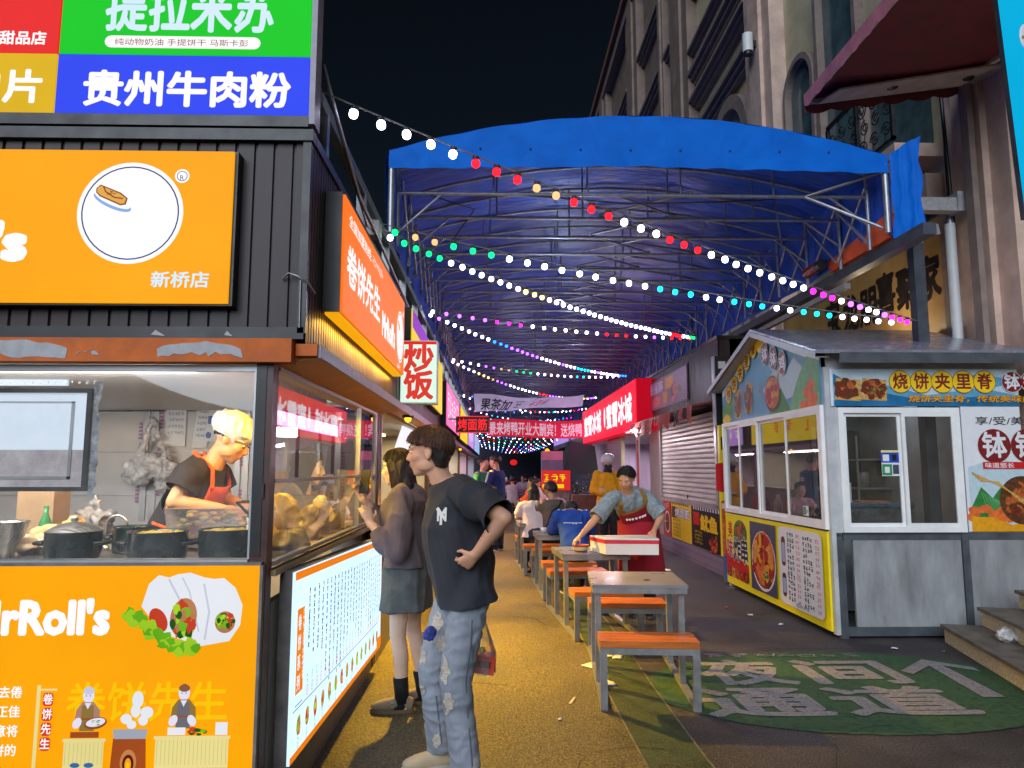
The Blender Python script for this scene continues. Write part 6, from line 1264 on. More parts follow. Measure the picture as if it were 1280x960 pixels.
# ================================================================ tables with benches
tb_steel = pbr('galvanised_table_steel', (.25, .255, .255), rough=.42, metal=.45, var=.18, scale=10); tb_top = pbr('table_top_grey', (.22, .21, .23), rough=.34, metal=0, var=.10, scale=5); or_wood = pbr('orange_varnished_wood', (.50, .135, .02), rough=.32, var=.2, scale=7, stretch=(.3, 3, 3)); rub = pbr('dark_foot', (.08, .08, .08))
def table_unit():
    """metre layout with +Y away: front bench at 0, table 0.45-1.05, rear bench 1.3-1.6"""
    o = thing('canteen_table', 'x', 'table', (0, 0, 0), 'steel canteen tables with orange benches'); OFF[o.name] = V((0, 0, 0)); W = .62; t = .045
    def B(nm, m, bx, par=o):
        c = MB(m)
        for q in bx: c.box(*q)
        return c.build(nm, par)
    for y0 in (0, 1.30):
        s_ = B('seat', or_wood, [((0, y0+.003+k*.072, .385), (W, y0+.066+k*.072, .425)) for k in range(4)])
        B('seat_frame', tb_steel, [((0, y0, .345), (W, y0+t, .384)), ((0, y0+.24, .345), (W, y0+.285, .384)), ((0, y0+t, .345), (t, y0+.24, .384)), ((W-t, y0+t, .345), (W, y0+.24, .384))])
    for x in (0, W-t):
        for y in (0.0, .24, 1.30, 1.54): B('leg', tb_steel, [((x, y, .04), (x+t, y+t, .345))]) if y in (0.0, 1.54) else None
        for y in (.50, 1.02): B('leg', tb_steel, [((x+.003, y, .04), (x+t-.003, y+.06, .64))])
        B('floor_runner', tb_steel, [((x, 0, .012), (x+t, 1.585, .04))]); B('foot', rub, [((x, .0, 0), (x+t, t, .012))]); B('foot', rub, [((x, 1.54, 0), (x+t, 1.585, .012))])
    B('tabletop', tb_top, [((-.02, .46, .678), (W+.02, 1.12, .70))]); B('table_frame', tb_steel, [((-.015, .465, .64), (W+.015, .50, .677)), ((-.015, 1.08, .64), (W+.015, 1.115, .677)), ((-.015, .50, .64), (.02, 1.08, .677)), ((W-.02, .50, .64), (W+.015, 1.08, .677))])
    return o
def bev(o):
    pass
tu = table_unit(); tu['label'] = 'nearest empty steel table with orange benches, dark speck on its top'
tu.location = (.665, 4.66, 0); tu.rotation_euler.z = R(-4.5)
def tcopy(x, y, rz, lb): 
    c_ = copy_tree(tu, (x, y, 0), R(rz), lb); return c_
t2 = tcopy(.705, 6.46, 5.0, 'second steel table from the camera, under the foam box and orange bowl')
t3 = tcopy(.56, 8.42, 2.0, 'steel table where the boy in the blue jacket sits')
t4 = tcopy(.42, 10.35, 3, 'steel table where the long haired woman in white sits')
far_t = [(1.5, 15.2, 4), (.5, 17.0, 0), (1.2, 19.8, -3), (.3, 22, 2), (1.9, 23.4, 0), (-.1, 25.5, 3), (1.0, 27, 0), (2.0, 29, 4), (.2, 30.5, 0)]
for i, (x, y_, a) in enumerate(far_t): tcopy(x, y_, a, ('small steel table with tissues on it behind the man in yellow' if i == 0 else 'steel table beside the seated person in orange' if i == 1 else 'steel canteen table among the distant diners'))
# things on the tables
p = at(719, 683, Z=.70); o = thing('food_bowl', 'orange paper bowl on the second table under the outstretched hand', 'bowl', (p.x, 7.05, .7)); ob = pbr('orange_paper_bowl', (.62, .12, .04), rough=.4, var=.1); c = MB(ob); c.lathe([(0, .702), (.058, .702), (.082, .765), (.086, .768), (.08, .765), (.05, .712), (0, .71)], (p.x, 7.12, 0), 28); c.build('bowl_body', o); c = MB(pbr('bowl_print', (.75, .62, .4))); c.lathe([(.066, .718), (.078, .750)], (p.x, 7.12, 0), 28); q_ = c.build('rim', o); c = MB(noodle); c.ell((p.x, 7.12, .745), (.07, .07, .015), None, 16, 8); c.build('food', o); bowl_p = V((p.x, 7.12, .77))
fo = pbr('white_foam', (.74, .73, .70), rough=.7, var=.04, bump=.1, bscale=200); rtape = pbr('red_tape', (.62, .02, .05), rough=.4); o = thing('foam_box', 'white foam box with a red taped rim held on the second table', 'box', (1.25, 7.0, .7))
a = at(757, 688, Y=6.85); b = at(822, 686, Y=6.85); c = MB(fo); x0, x1 = a.x, b.x; z0 = .704; ba = [(x0, 6.85), (x1, 6.80), (x1+.02, 7.2), (x0-.10, 7.18)]
c.prism([(x, y, z0) for x, y in ba], (0, 0, .10)); lid = [(x-.004 if i in (0, 3) else x+.004, y-.004 if i < 2 else y+.004, z0+.10) for i, (x, y) in enumerate(ba)]; c.build('box_body', o); c = MB(rtape); c.prism(lid, (0, 0, .035)); c.build('red_rim', o); c = MB(fo); c.prism([(x, y, z0+.135) for x, y, z in lid], (0, 0, .012)); c.build('lid', o)
box_top = z0+.147
c = MB(blackm); c.ell((1.1, 5.3, .704), (.025, .014, .004), None, 10, 6); tag(c.build('sauce_stain'), 'small dark scrap on the top of the nearest table', 'scrap')
tis = pbr('white_tissue', (.66, .65, .66), rough=.8, var=.08); pkt = pbr('pink_tissue', (.62, .35, .42), rough=.7)
def scrap(px, py, w_, l_, lb, m=tis, z=0.004, rz=None, hgt=.007, nm='tissue'):
    p = at(px, py, Z=z); c = MB(m); a = rnd.uniform(0, 3) if rz is None else rz; N = 5; vs = []
    for i in range(N):
        for k in range(N):
            u, v = (i/(N-1)-.5)*w_, (k/(N-1)-.5)*l_; vs.append((p.x+u*math.cos(a)-v*math.sin(a), p.y+u*math.sin(a)+v*math.cos(a), z+.004+abs(rnd.gauss(0, hgt))*(1 if 0 < i < 4 and 0 < k < 4 else .5)))
    c.add(vs, [(i*N+k, (i+1)*N+k, (i+1)*N+k+1, i*N+k+1) for i in range(N-1) for k in range(N-1)], True); c.build and None
    n0 = len(c.v); o = tag(c.build(nm), lb, nm.replace('_', ' ')); md = o.modifiers.new('t', 'SOLIDIFY'); md.thickness = .002; return o
scrap(741, 832, .14, .12, 'crumpled white tissue on the ground left of the nearest table leg'); scrap(762, 818, .20, .10, 'pale yellow tissue heap under the nearest bench', pbr('yellow_tissue', (.6, .58, .3), rough=.8)); scrap(772, 822, .10, .08, 'white tissue scrap lying on the heap under the nearest bench'); scrap(762, 855, .08, .10, 'flat white paper scrap beside the nearest bench leg', hgt=.01)
scrap(716, 876, .02, .14, 'pale wooden stick on the yellow lit ground', pbr('bare_stick', (.5, .42, .3)), rz=-.35, hgt=.002, nm='stick'); scrap(917, 735, .20, .014, 'thin pale stick on the ground before the kiosk board', pbr('bare_stick', (.5, .42, .3)), rz=.25, hgt=.002, nm='stick'); scrap(938, 769, .05, .05, 'small white paper ball on the ground before the kiosk board'); scrap(908, 760, .06, .03, 'reddish scrap of paper on the ground before the kiosk board', pbr('red_scrap', (.3, .05, .04))); scrap(976, 781, .05, .03, 'thin white scrap on the ground below the kiosk menu board'); scrap(1118, 811, .05, .03, 'white crumb of paper at the edge of the green marking'); scrap(1180, 815, .05, .02, 'brown leaf scrap in front of the lowest step', pbr('leaf_scrap', (.2, .14, .08))); scrap(744, 708, .06, .05, 'pink and white tissue on the second table rear bench', pkt, z=.43); scrap(835, 713, .08, .04, 'white paper strip on the top of the nearest table', z=.702, hgt=.003); scrap(832, 652, .08, .06, 'pink tissue on the small far table', pkt, z=.72); scrap(667, 684, .15, .03, 'white stick of foam on the ground near the seated shoes', hgt=.004); scrap(700, 900, .03, .02, 'tiny white crumb on the yellow lit ground')
# ================================================================ people
def skin_m(nm, c): return pbr('skin_'+nm, lin(c), rough=.5, var=.07, scale=9, sss=.08)
def cloth(nm, c, v=.14, sc=14, rough=.85, b=.12): return pbr('cloth_'+nm, lin(c), rough=rough, var=v, scale=sc, bump=b, bscale=220)
eye_w = pbr('eye_white', (.6, .58, .56), rough=.3, var=0); eye_d = pbr('eye_dark', (.012, .009, .008), rough=.15, var=0); brow_m = pbr('brow_hair', (.025, .018, .014), rough=.7); lip_m = pbr('lip_tone', (.38, .14, .11), rough=.45)
def hair_m(nm, c): return pbr('hair_'+nm, lin(c), rough=.42, var=.5, scale=9, stretch=(9, 9, 1), bump=.5, bscale=30, spec=.5)
class Fig:
    """a figure laid out by joints in world space; L maps body coordinates (x forward, y left, z up) to the world"""
    def __init__(s, name_label, cat_label, loc, rz, h=1.72, vox=.012, group=None):
        s.s = h/1.72; s.loc = V(loc); s.M = Matrix.Rotation(R(rz), 3, 'Z'); s.vox = vox
        s.o = thing('person', name_label, 'person', tuple(loc), group); s.rz = rz
        L = s.L
        s.J = dict(pel=L(0, 0, .93), waist=L(.0, 0, 1.08), chest=L(.0, 0, 1.27), neck=L(-.01, 0, 1.455), head=L(.025, 0, 1.615),
                   shL=L(-.01, .18, 1.405), shR=L(-.01, -.18, 1.405), elL=L(-.03, .24, 1.13), elR=L(-.03, -.24, 1.13), wrL=L(.05, .25, .89), wrR=L(.05, -.25, .89),
                   hipL=L(0, .09, .90), hipR=L(0, -.09, .90), knL=L(.02, .10, .49), knR=L(.02, -.10, .49), anL=L(-.02, .105, .085), anR=L(-.02, -.105, .085))
        s.hy = rz; s.hp = 0; s.hr = 0; s.latS = s.D(0, 1, 0); s.latH = s.D(0, 1, 0)
        s.hand = {'L': (s.D(.15, 0, -1), s.D(.1, -1, 0), .35), 'R': (s.D(.15, 0, -1), s.D(.1, 1, 0), .35)}
        s.foot = {'L': s.D(1, .12, 0), 'R': s.D(1, -.12, 0)}
    def L(s, x, y, z): return s.loc+s.M @ V((x, y, z))*s.s
    def D(s, x, y, z): return (s.M @ V((x, y, z))).normalized()
    def set(s, **k):
        for a, b in k.items(): s.J[a] = V(b)
    def headM(s):
        return Matrix.Rotation(R(s.hy), 3, 'Z') @ Matrix.Rotation(R(s.hp), 3, 'Y') @ Matrix.Rotation(R(s.hr), 3, 'X')
    def H(s, x, y, z): return s.J['head']+s.headM() @ V((x, y, z))*s.s
    def spine(s, t):
        """t: 0 seat, 1 pelvis, 2 waist, 3 chest, 4 shoulders, 5 neck root"""
        J = s.J; sh = (J['shL']+J['shR'])/2
        up = (J['waist']-J['pel']).normalized()
        P = [J['pel']-up*.09*s.s, J['pel'], J['waist'], J['chest'], J['chest'].lerp(sh, .8), J['neck']]
        i = max(0, min(4, int(t))); f = t-i
        def cr(a, b, c, d): return .5*((2*b)+(c-a)*f+(2*a-5*b+4*c-d)*f*f+(3*b-a-3*c+d)*f**3)
        g = lambda k: P[max(0, min(5, k))]
        return cr(g(i-1), g(i), g(i+1), g(i+2))
    RA = [(0, .10, .150), (1, .112, .165), (2, .098, .140), (3, .112, .160), (4, .095, .175), (4.6, .075, .115), (5, .058, .062)]
    def prof(s, t):
        for (a, ra, rb), (b, rc, rd) in zip(s.RA, s.RA[1:]):
            if t <= b: f = (t-a)/(b-a); return (ra+(rc-ra)*f)*s.s, (rb+(rd-rb)*f)*s.s
        return s.RA[-1][1]*s.s, s.RA[-1][2]*s.s
    def lat(s, t): return s.latH.lerp(s.latS, max(0, min(1, (t-1)/3))).normalized()
    boxy = 0.0
    def torso(s, mb, t0, t1, add=0.0, n=24, steps=10, flare=0.0):
        secs = []; lt = []
        for i in range(steps+1):
            t = t0+(t1-t0)*i/steps; a, b = s.prof(t); f = flare*max(0, (3-t)/3); k = s.boxy if add > .012 and t < 3 else 0; a = a+(max(a, .128*s.s)-a)*k; b = b+(max(b, .180*s.s)-b)*k; secs.append((s.spine(t), a+add+f, b+add+f)); lt.append(s.lat(t))
        mb.loft(secs, lt, n, True, 2.3)
    def tpt(s, t, az, add):
        """point on the torso surface: az 0 in front, 90 at the left side"""
        a, b = s.prof(t); e = .02; d = (s.spine(min(5, t+e))-s.spine(max(0, t-e))).normalized(); Lt = s.lat(t); Lt = (Lt-d*Lt.dot(d)).normalized(); Fr = Lt.cross(d)
        ca, sa = math.cos(R(az)), math.sin(R(az)); return s.spine(t)+Fr*(a+add)*math.copysign(abs(ca)**(2/2.3), ca)+Lt*(b+add)*math.copysign(abs(sa)**(2/2.3), sa)
    def sheet(s, t0, t1, a0, a1, add, th, m, name, parent=None, n=14, k=12, narrow=1.0):
        c = MB(m); vs = []
        for lay in (add, add+th):
            for i in range(k+1):
                t = t0+(t1-t0)*i/k; w_ = 1+(narrow-1)*i/k; mid = (a0+a1)/2
                for j in range(n+1): vs.append(s.tpt(t, mid+(a0-mid+(a1-a0)*j/n)*w_, lay))
        N = (n+1)*(k+1); f = []
        for i in range(k):
            for j in range(n):
                q = i*(n+1)+j; f += [(q, q+n+1, q+n+2, q+1), (N+q, N+q+1, N+q+n+2, N+q+n+1)]
        edge = [j for j in range(n+1)]+[(i+1)*(n+1)+n for i in range(k)]+[k*(n+1)+n-1-j for j in range(n)]+[(k-1-i)*(n+1) for i in range(k-1)]
        for a, b in zip(edge, edge[1:]+edge[:1]): f.append((a, b, N+b, N+a))
        c.add(vs, f, True); return c.build(name, parent or s.o)
    # ---- body
    def handmesh(s, c, side, k=1.0):
        w_ = s.J['wr'+side]; d, nn, curl = s.hand[side]; d = V(d).normalized(); nn = V(nn); nn = (nn-d*nn.dot(d)).normalized(); t = d.cross(nn)*(1 if side == 'R' else -1); q = s.s*k
        c.loft([(w_-d*.02*q, .021*q, .026*q), (w_+d*.02*q, .017*q, .030*q), (w_+d*.055*q, .0155*q, .039*q), (w_+d*.092*q, .012*q, .041*q)], t, 14, True, 2.6)
        ax_ = d.cross(nn)
        for i, ln in enumerate((.072, .080, .075, .060)):
            p = w_+d*(.088-.004*abs(i-1.2))*q+t*(.0325-.0218*i)*q; a = 0; dd = (d+t*(.10-.07*i)).normalized()
            p0 = p-d*.02*q
            for sg, fr in enumerate((.46, .30, .24)):
                a += curl*(50 if sg == 0 else 62)
                dr = (dd*math.cos(R(a))+nn*math.sin(R(a))); e = p+dr*ln*fr*q; r_ = (.0092-.0009*sg)*q
                c.caps(p0 if sg == 0 else p, e, r_, r_*.92, 9); p = e
        p = w_+d*.022*q+t*.024*q; d1 = (d*.55+t*.8+nn*.35).normalized(); e = p+d1*.042*q; c.caps(p, e, .0125*q, .0105*q, 9); d2 = (d*.85+t*(.45-curl*.5)+nn*(.25+curl*.5)).normalized(); c.caps(e, e+d2*.034*q, .0102*q, .0085*q, 9)
    def body(s, skin, hands=True, bare_feet=True, face=True, wr=0):
        J, q = s.J, s.s; c = MB(skin); s.skin = skin
        s.torso(c, 0, 5, -.004)
        hm = s.headM(); P = s.H
        c.caps(J['neck']-V((0, 0, .03))*q, P(-.02, 0, -.05), .060*q, .054*q)
        E_ = lambda x, y, z, r: c.ell(P(x, y, z), tuple(k*q for k in r), hm, 18, 12)
        E_(-.012, 0, .032, (.098, .077, .090)); E_(.028, 0, -.022, (.068, .062, .092)); E_(.040, 0, -.082, (.046, .040, .034)); E_(.062, 0, -.100, (.022, .022, .017))
        if face:
            for y_ in (-1, 1):
                E_(.055, y_*.038, -.018, (.034, .026, .030)); E_(.076, y_*.030, .030, (.016, .026, .011)); E_(.098, y_*.010, -.032, (.010, .009, .008)); E_(.010, y_*.050, -.062, (.046, .014, .032))
                c.ell(P(-.012, y_*.080, -.008), (.019*q, .009*q, .033*q), hm @ Matrix.Rotation(R(-14), 3, 'Y') @ Matrix.Rotation(R(y_*-16), 3, 'Z'), 12, 8)
            c.caps(P(.086, 0, .018), P(.108, 0, -.026), .009*q, .0125*q); E_(.090, 0, -.054, (.012, .021, .0065)); E_(.087, 0, -.068, (.012, .019, .007))
        for sd_ in 'LR':
            sh, el, w_ = J['sh'+sd_], J['el'+sd_], J['wr'+sd_]
            c.ell(sh, (.058*q, .058*q, .058*q)); c.caps(sh, el, .049*q, .040*q); m_ = el.lerp(w_, .3); c.caps(el, m_, .039*q, .040*q); c.caps(m_, w_, .040*q, .026*q)
            if hands: s.handmesh(c, sd_)
            hp, kn, an = J['hip'+sd_], J['kn'+sd_], J['an'+sd_]
            c.caps(hp, kn, .083*q, .055*q); m_ = kn.lerp(an, .32)+(-s.foot[sd_])*.012*q; c.caps(kn, m_, .053*q, .054*q); c.caps(m_, an, .052*q, .036*q)
            f = V(s.foot[sd_]); c.caps(an-V((0, 0, .04))*q-f*.03*q, an-V((0, 0, .05))*q+f*.13*q, .036*q, .028*q)
        o = c.build('body', s.o); remesh(o, s.vox, 5 if s.vox < .009 else 3, fac=.45); s.body_o = o
        if face and s.vox < .011:
            for y_ in (-1, 1):
                e = MB(eye_w); e.ell(P(.0815, y_*.0305, .008), (.011*q, .0135*q, .0075*q), hm, 12, 8); e.m = eye_d; e.ell(P(.0895, y_*.0305, .008), (.005*q, .0062*q, .0062*q), hm, 10, 8); e.build('eye', s.o)
            e = MB(brow_m)
            for y_ in (-1, 1): e.tube([P(.093, y_*.014, .029), P(.094, y_*.03, .035), P(.080, y_*.048, .030)], [.002*q, .0036*q, .0016*q], 6)
            e.build('eyebrow', s.o)
            e = MB(lip_m); e.ell(P(.0985, 0, -.0565), (.006*q, .019*q, .0042*q), hm, 12, 8); e.ell(P(.0955, 0, -.0665), (.006*q, .016*q, .0048*q), hm, 12, 8); e.build('lips', s.o)
        return o
    # ---- clothes
    def top(s, m, name, add=.016, t0=.4, sleeve=.62, sadd=.022, wr=.006, ws=7, flare=.02, seed=1, sgap=1.0, cuff=None, vox=None, collar=4.75):
        c = MB(m); J, q = s.J, s.s; s.torso(c, t0, collar, add*q, flare=flare); cuts = []
        for sd_ in 'LR':
            sh, el, w_ = J['sh'+sd_], J['el'+sd_], J['wr'+sd_]; inn = s.spine(4).lerp(sh, .55); bl = s.latS if sd_ == 'L' else -s.latS
            nk_ = s.spine(4.55).lerp(sh, .45)
            if sleeve <= 1:
                e = sh.lerp(el, sleeve); d = (el-sh).normalized(); c.loft([(nk_-V((0, 0, .045))*q, .05*q, .05*q), (sh.lerp(nk_, .35), .064*q+sadd*.35, .064*q+sadd*.35), (sh+d*.02, .066*q+sadd*.5, .066*q+sadd*.5), (sh.lerp(e, .5), .056*q+sadd*.85, .056*q+sadd*.85), (e, .050*q+sadd*1.15, .050*q+sadd*1.15), (e+d*.03, .050*q+sadd*1.15, .050*q+sadd*1.15)], perp(d)[0], 18); cuts.append((e, d))
            else:
                e = el.lerp(w_, sleeve-1); c.ell(sh, (.058*q+sadd*.7,)*3, None, 16, 10); c.caps(sh, el, .056*q+sadd*.9, .047*q+sadd*sgap, 14); c.ell(el, (.047*q+sadd*sgap,)*3); d = (w_-el).normalized()
                c.loft([(el, .045*q+sadd*sgap, .045*q+sadd*sgap), (el.lerp(e, .6), .042*q+sadd*sgap, .042*q+sadd*sgap), (e, .032*q+sadd*.5, .032*q+sadd*.5)], perp(d)[0], 14)
        o = c.build(name, s.o); remesh(o, (vox or s.vox)*1.15, 5, wr, ws, seed, aniso=(1, 1, .55))
        if s.vox < .0125: s.trim(o, cuts, t0+.22)
        return o
    def trim(s, o, cuts, t):
        """cut clean hems: the sleeve ends and the lower edge"""
        import bmesh
        bm = bmesh.new(); bm.from_mesh(o.data); off = OFF[s.o.name]
        p = s.spine(t)-off; n = (s.spine(t-.1)-s.spine(t+.1)).normalized()
        bmesh.ops.bisect_plane(bm, geom=bm.verts[:]+bm.edges[:]+bm.faces[:], plane_co=p, plane_no=n, clear_outer=True)
        for e, d in cuts:
            e = e-off
            g = [f for f in bm.faces if (f.calc_center_median()-e).length < .17*s.s]
            vs = list({v for f in g for v in f.verts}); es = list({x for f in g for x in f.edges})
            bmesh.ops.bisect_plane(bm, geom=vs+es+g, plane_co=e, plane_no=d)
            rm = [f for f in bm.faces if (f.calc_center_median()-e).dot(d) > 0 and (f.calc_center_median()-e).length < .17*s.s]
            bmesh.ops.delete(bm, geom=rm, context='FACES')
        for f in bm.faces: f.smooth = True
        bm.to_mesh(o.data); bm.free()
        k = o.modifiers.new('thickness', 'SOLIDIFY'); k.thickness = .004; k.offset = -1
    def trousers(s, m, name='trousers', add=.018, ln=1.0, wr=.006, ws=8, seed=2, t1=1.6, cuff=.0, baggy=0.0):
        c = MB(m); J, q = s.J, s.s; s.torso(c, 0, t1, .010*q)
        for sd_ in 'LR':
            hp, kn, an = J['hip'+sd_], J['kn'+sd_], J['an'+sd_]; c.ell(hp, (.090*q+add,)*3)
            c.loft([(hp+(hp-kn).normalized()*.05, .094*q+add*.6, .094*q+add*.6), (hp.lerp(kn, .4), .083*q+add, .080*q+add), (kn, .062*q+add+baggy, .060*q+add+baggy)], perp(kn-hp)[0], 16)
            c.ell(kn, (.061*q+add+baggy,)*3)
            if ln > .5:
                e = kn.lerp(an, (ln-.5)*2); c.loft([(kn, .060*q+add+baggy, .060*q+add+baggy), (kn.lerp(e, .5), .056*q+add+baggy, .055*q+add+baggy), (e, .046*q+add+cuff, .046*q+add+cuff)], perp(an-kn)[0], 16)
        o = c.build(name, s.o); remesh(o, s.vox*1.15, 4, wr, ws, seed, aniso=(1, 1, 1.3)); return o
    def skirt(s, m, zlen=.36, r0=.15, r1=.205, name='skirt', t=1.5, wr=.008, ws=7):
        c = MB(m); q = s.s; p = s.spine(t); dn = V((0, 0, -1)); mid = (s.J['knL']+s.J['knR'])/2; e = p+(mid-p).normalized()*zlen
        c.loft([(p, r0*.8, r0), (p.lerp(e, .35), r0*.98, r0*1.15), (e, r1*.82, r1)], s.latH, 28, True, 2.3); o = c.build(name, s.o); remesh(o, s.vox*1.1, 3, wr, ws, 5, aniso=(1, 1, .3)); return o
    def shoes(s, m, sole, clog=False):
        J, q = s.J, s.s
        for sd_ in 'LR':
            an = J['an'+sd_]; f = V(s.foot[sd_]); f.z = 0; f.normalize(); b = V((an.x, an.y, s.loc.z if an.z < s.loc.z+.2 else an.z-.085*q)); lt = V((0, 0, 1)).cross(f)
            c = MB(m); z = V((0, 0, 1))
            c.loft([(b-f*.075*q+z*.048, .040*q, .030*q), (b-f*.02*q+z*.058, .052*q, .037*q), (b+f*.06*q+z*.05, .042*q, .042*q), (b+f*.13*q+z*.044, .034*q, .046*q), (b+f*.185*q+z*.036, .022*q, .036*q), (b+f*.20*q+z*.034, .010*q, .018*q)], lt, 18, True, 2.4)
            if not clog: c.caps(b+z*.06, b+z*.11, .042*q, .046*q)
            o = c.build('shoe', s.o); remesh(o, max(.006, s.vox*.8), 3, fac=.4)
            c = MB(sole); pts = []
            for k in range(24):
                a = 2*math.pi*k/24; x = math.cos(a); y_ = math.sin(a); pts.append(b+f*(.062+.145*x)*q+lt*y_*(.044+.008*x)*q+z*.003)
            c.prism(pts, (0, 0, .022)); c.build('sole', o)
    # ---- hair
    def hair(s, m, front=58, side=92, back=118, vol=1.0, rough=.004, seed=1, fringe=0.0, name='hair', dz=.0, dense=1, strands=0):
        c = MB(m); q = s.s; nu, nv = 72*dense, 22*dense; hm = s.headM(); rr = random.Random(seed); vs = []
        lim = []
        for k in range(nu):
            a = 2*math.pi*k/nu; ca = math.cos(a); b = side+(front-side)*max(0, ca)**1.6+(back-side)*max(0, -ca)**.8
            lim.append(b+rr.uniform(-4, 4)+5*math.sin(k*2.7))
        for lay in (0, 1):
            for j in range(nv+1):
                for k in range(nu):
                    a = 2*math.pi*k/nu; th = R(lim[k]*j/nv); e = (0 if lay == 0 else -.022)*(1 if j < nv else .6)
                    g = noise.noise(V((math.cos(a)*6, math.sin(a)*6, j*.12+seed)))*rough+.5*rough*math.sin(k*1.9+seed)
                    ca = math.cos(a); rx, ry, rz_ = .112*vol+e+g, .092*vol+e+g, .104*vol+e+g
                    t = (j/nv)
                    pt = V((rx*math.sin(th)*ca-.014+fringe*max(0, ca)*t**2, ry*math.sin(th)*math.sin(a), rz_*math.cos(th)+.032+dz))
                    vs.append(s.J['head']+hm @ pt*q)
        N = nu*(nv+1); f = []
        for j in range(nv):
            for k in range(nu):
                a, b = j*nu+k, j*nu+(k+1) % nu; f += [(a, a+nu, b+nu, b), (N+a, N+b, N+b+nu, N+a+nu)]
        for k in range(nu): f.append((nv*nu+k, N+nv*nu+k, N+nv*nu+(k+1) % nu, nv*nu+(k+1) % nu))
        c.add(vs, f, True)
        for i in range(strands):          # loose strands break up the outline
            a = rr.uniform(0, 6.283); k = int(a/6.283*nu) % nu; t0 = rr.uniform(.25, .75); t1 = min(1.06, t0+rr.uniform(.25, .45)); pp_ = []; lift = rr.uniform(.001, .007)
            for j in range(4):
                th = R(lim[k])*(t0+(t1-t0)*j/3); l_ = lift*math.sin(j/3*2.4)+.0015; b = a+rr.uniform(-.03, .03)*j
                pt = V(((.112*vol+l_)*math.sin(th)*math.cos(b)-.014+fringe*max(0, math.cos(b))*(th/R(lim[k]))**2, (.092*vol+l_)*math.sin(th)*math.sin(b), (.104*vol+l_)*math.cos(th)+.032+dz)); pp_.append(s.J['head']+hm @ pt*q)
            c.tube(pp_, [.0009, .0014, .0012, .0003], 3, False)
        return c.build(name, s.o)
    def long_hair(s, m, ln=.38, w_=.10, out=.03, name='long_hair', seed=1, back=.075):
        c = MB(m); q = s.s; hm = s.headM(); P = s.H; dn = V((0, 0, -1)); bk = -(hm @ V((1, 0, 0))); bk.z = 0; bk.normalize(); lt = hm @ V((0, 1, 0))
        p0 = P(-.04, 0, .05); secs = [(p0, .07*q, .088*q), (P(-.055, 0, -.04), .062*q, .098*q)]
        b = P(-.055, 0, -.04)
        for k in range(1, 7):
            t = k/6; secs.append((b+dn*ln*t*q+bk*(out*math.sin(t*2.2)+.01)*q, (.058-.030*t)*q, (w_-.015*t*t)*q))
        c.loft(secs, lt, 26, True, 2.2); o = c.build(name, s.o); remesh(o, max(.008, s.vox), 2, .007, 22, seed, aniso=(1, 1, .12)); return o
def sit(F, seat=.43, leanx=.05, kx=.40, headf=.08, knee_y=.10, table=.72, arms=True):
    """seated at a table: pelvis above the bench, thighs forward, forearms on the table top"""
    q = F.s; L = F.L; z0 = (seat+.09)/q
    F.set(pel=L(0, 0, z0), waist=L(.01, 0, z0+.15), chest=L(leanx, 0, z0+.33), neck=L(leanx+headf*.5, 0, z0+.51), head=L(leanx+headf+.03, 0, z0+.655), shL=L(leanx+.01, .18, z0+.455), shR=L(leanx+.01, -.18, z0+.455), hipL=L(.03, .09, z0-.01), hipR=L(.03, -.09, z0-.01), knL=L(kx, knee_y, .50), knR=L(kx, -knee_y, .50), anL=L(kx-.05, knee_y, .085), anR=L(kx-.05, -knee_y, .085))
    if arms:
        F.set(elL=L(leanx+.14, .25, table/q+.05), elR=L(leanx+.14, -.25, table/q+.05), wrL=L(leanx+.34, .12, table/q+.045), wrR=L(leanx+.34, -.12, table/q+.045)); F.hand = {'L': (F.D(1, -.3, 0), F.D(0, -.3, -1), .4), 'R': (F.D(1, .3, 0), F.D(0, .3, -1), .4)}
sk1 = skin_m('light', (206, 160, 132)); sk2 = skin_m('tan', (204, 152, 120)); sk3 = skin_m('fair', (236, 200, 178))
hb = hair_m('black', (26, 22, 22)); hbr = hair_m('brown', (98, 64, 42)); hdk = hair_m('dark_brown', (36, 26, 24))
black_c = cloth('black', (30, 30, 34)); sole_w = pbr('pale_sole', (.5, .48, .44), rough=.6); sole_b = pbr('brown_sole', (.16, .11, .07), rough=.6)

# ---- 1 the tall young man in front
m = Fig('tall young man in black tee and ripped jeans, hand on his hip', 'man', (-.165, 3.74, 0), 203, 1.70, .0062)
L = m.L
m.set(pel=L(-.02, 0, .93), waist=L(.015, 0, 1.09), chest=L(.06, 0, 1.27), neck=L(.095, -.005, 1.462), head=L(.175, -.03, 1.60), shL=L(.055, .185, 1.40), shR=L(.065, -.185, 1.40), hipL=L(-.02, .085, .90), hipR=L(-.01, -.085, .90), knL=(-.185, 3.64, .485), knR=(-.315, 3.83, .50), anL=(-.13, 3.60, .085), anR=(-.262, 3.84, .085))
m.set(elL=(.045, 3.36, 1.275), wrL=(-.085, 3.47, 1.10), elR=(-.14, 3.96, 1.10), wrR=(-.075, 3.99, .86)); m.hy = 176; m.hp = 3
m.hand = {'L': (V((-.62, .35, -.55)), V((-.25, .75, .1)), .85), 'R': (V((.1, .0, -1)), V((-.2, -1, 0)), .95)}
m.body(skin_m('young_man', (212, 158, 128)))
m.boxy = 1.0
tee = m.top(cloth('black_tee', (44, 46, 54), .2), 'tshirt', add=.020, t0=-.0, sleeve=.90, sadd=.030, wr=.017, ws=5.0, flare=.0, seed=3, collar=4.8)
jean = pbr('ripped_pale_denim', lin((136, 142, 154)), rough=.9, var=.16, scale=5, bump=.2, bscale=180, stretch=(1, 1, .6), alt=lin((190, 180, 170)), thr=.625)
m.boxy = 0
m.trousers(jean, 'jeans', add=.010, ln=1.0, wr=.0055, ws=12, seed=4, baggy=.005, cuff=.014)
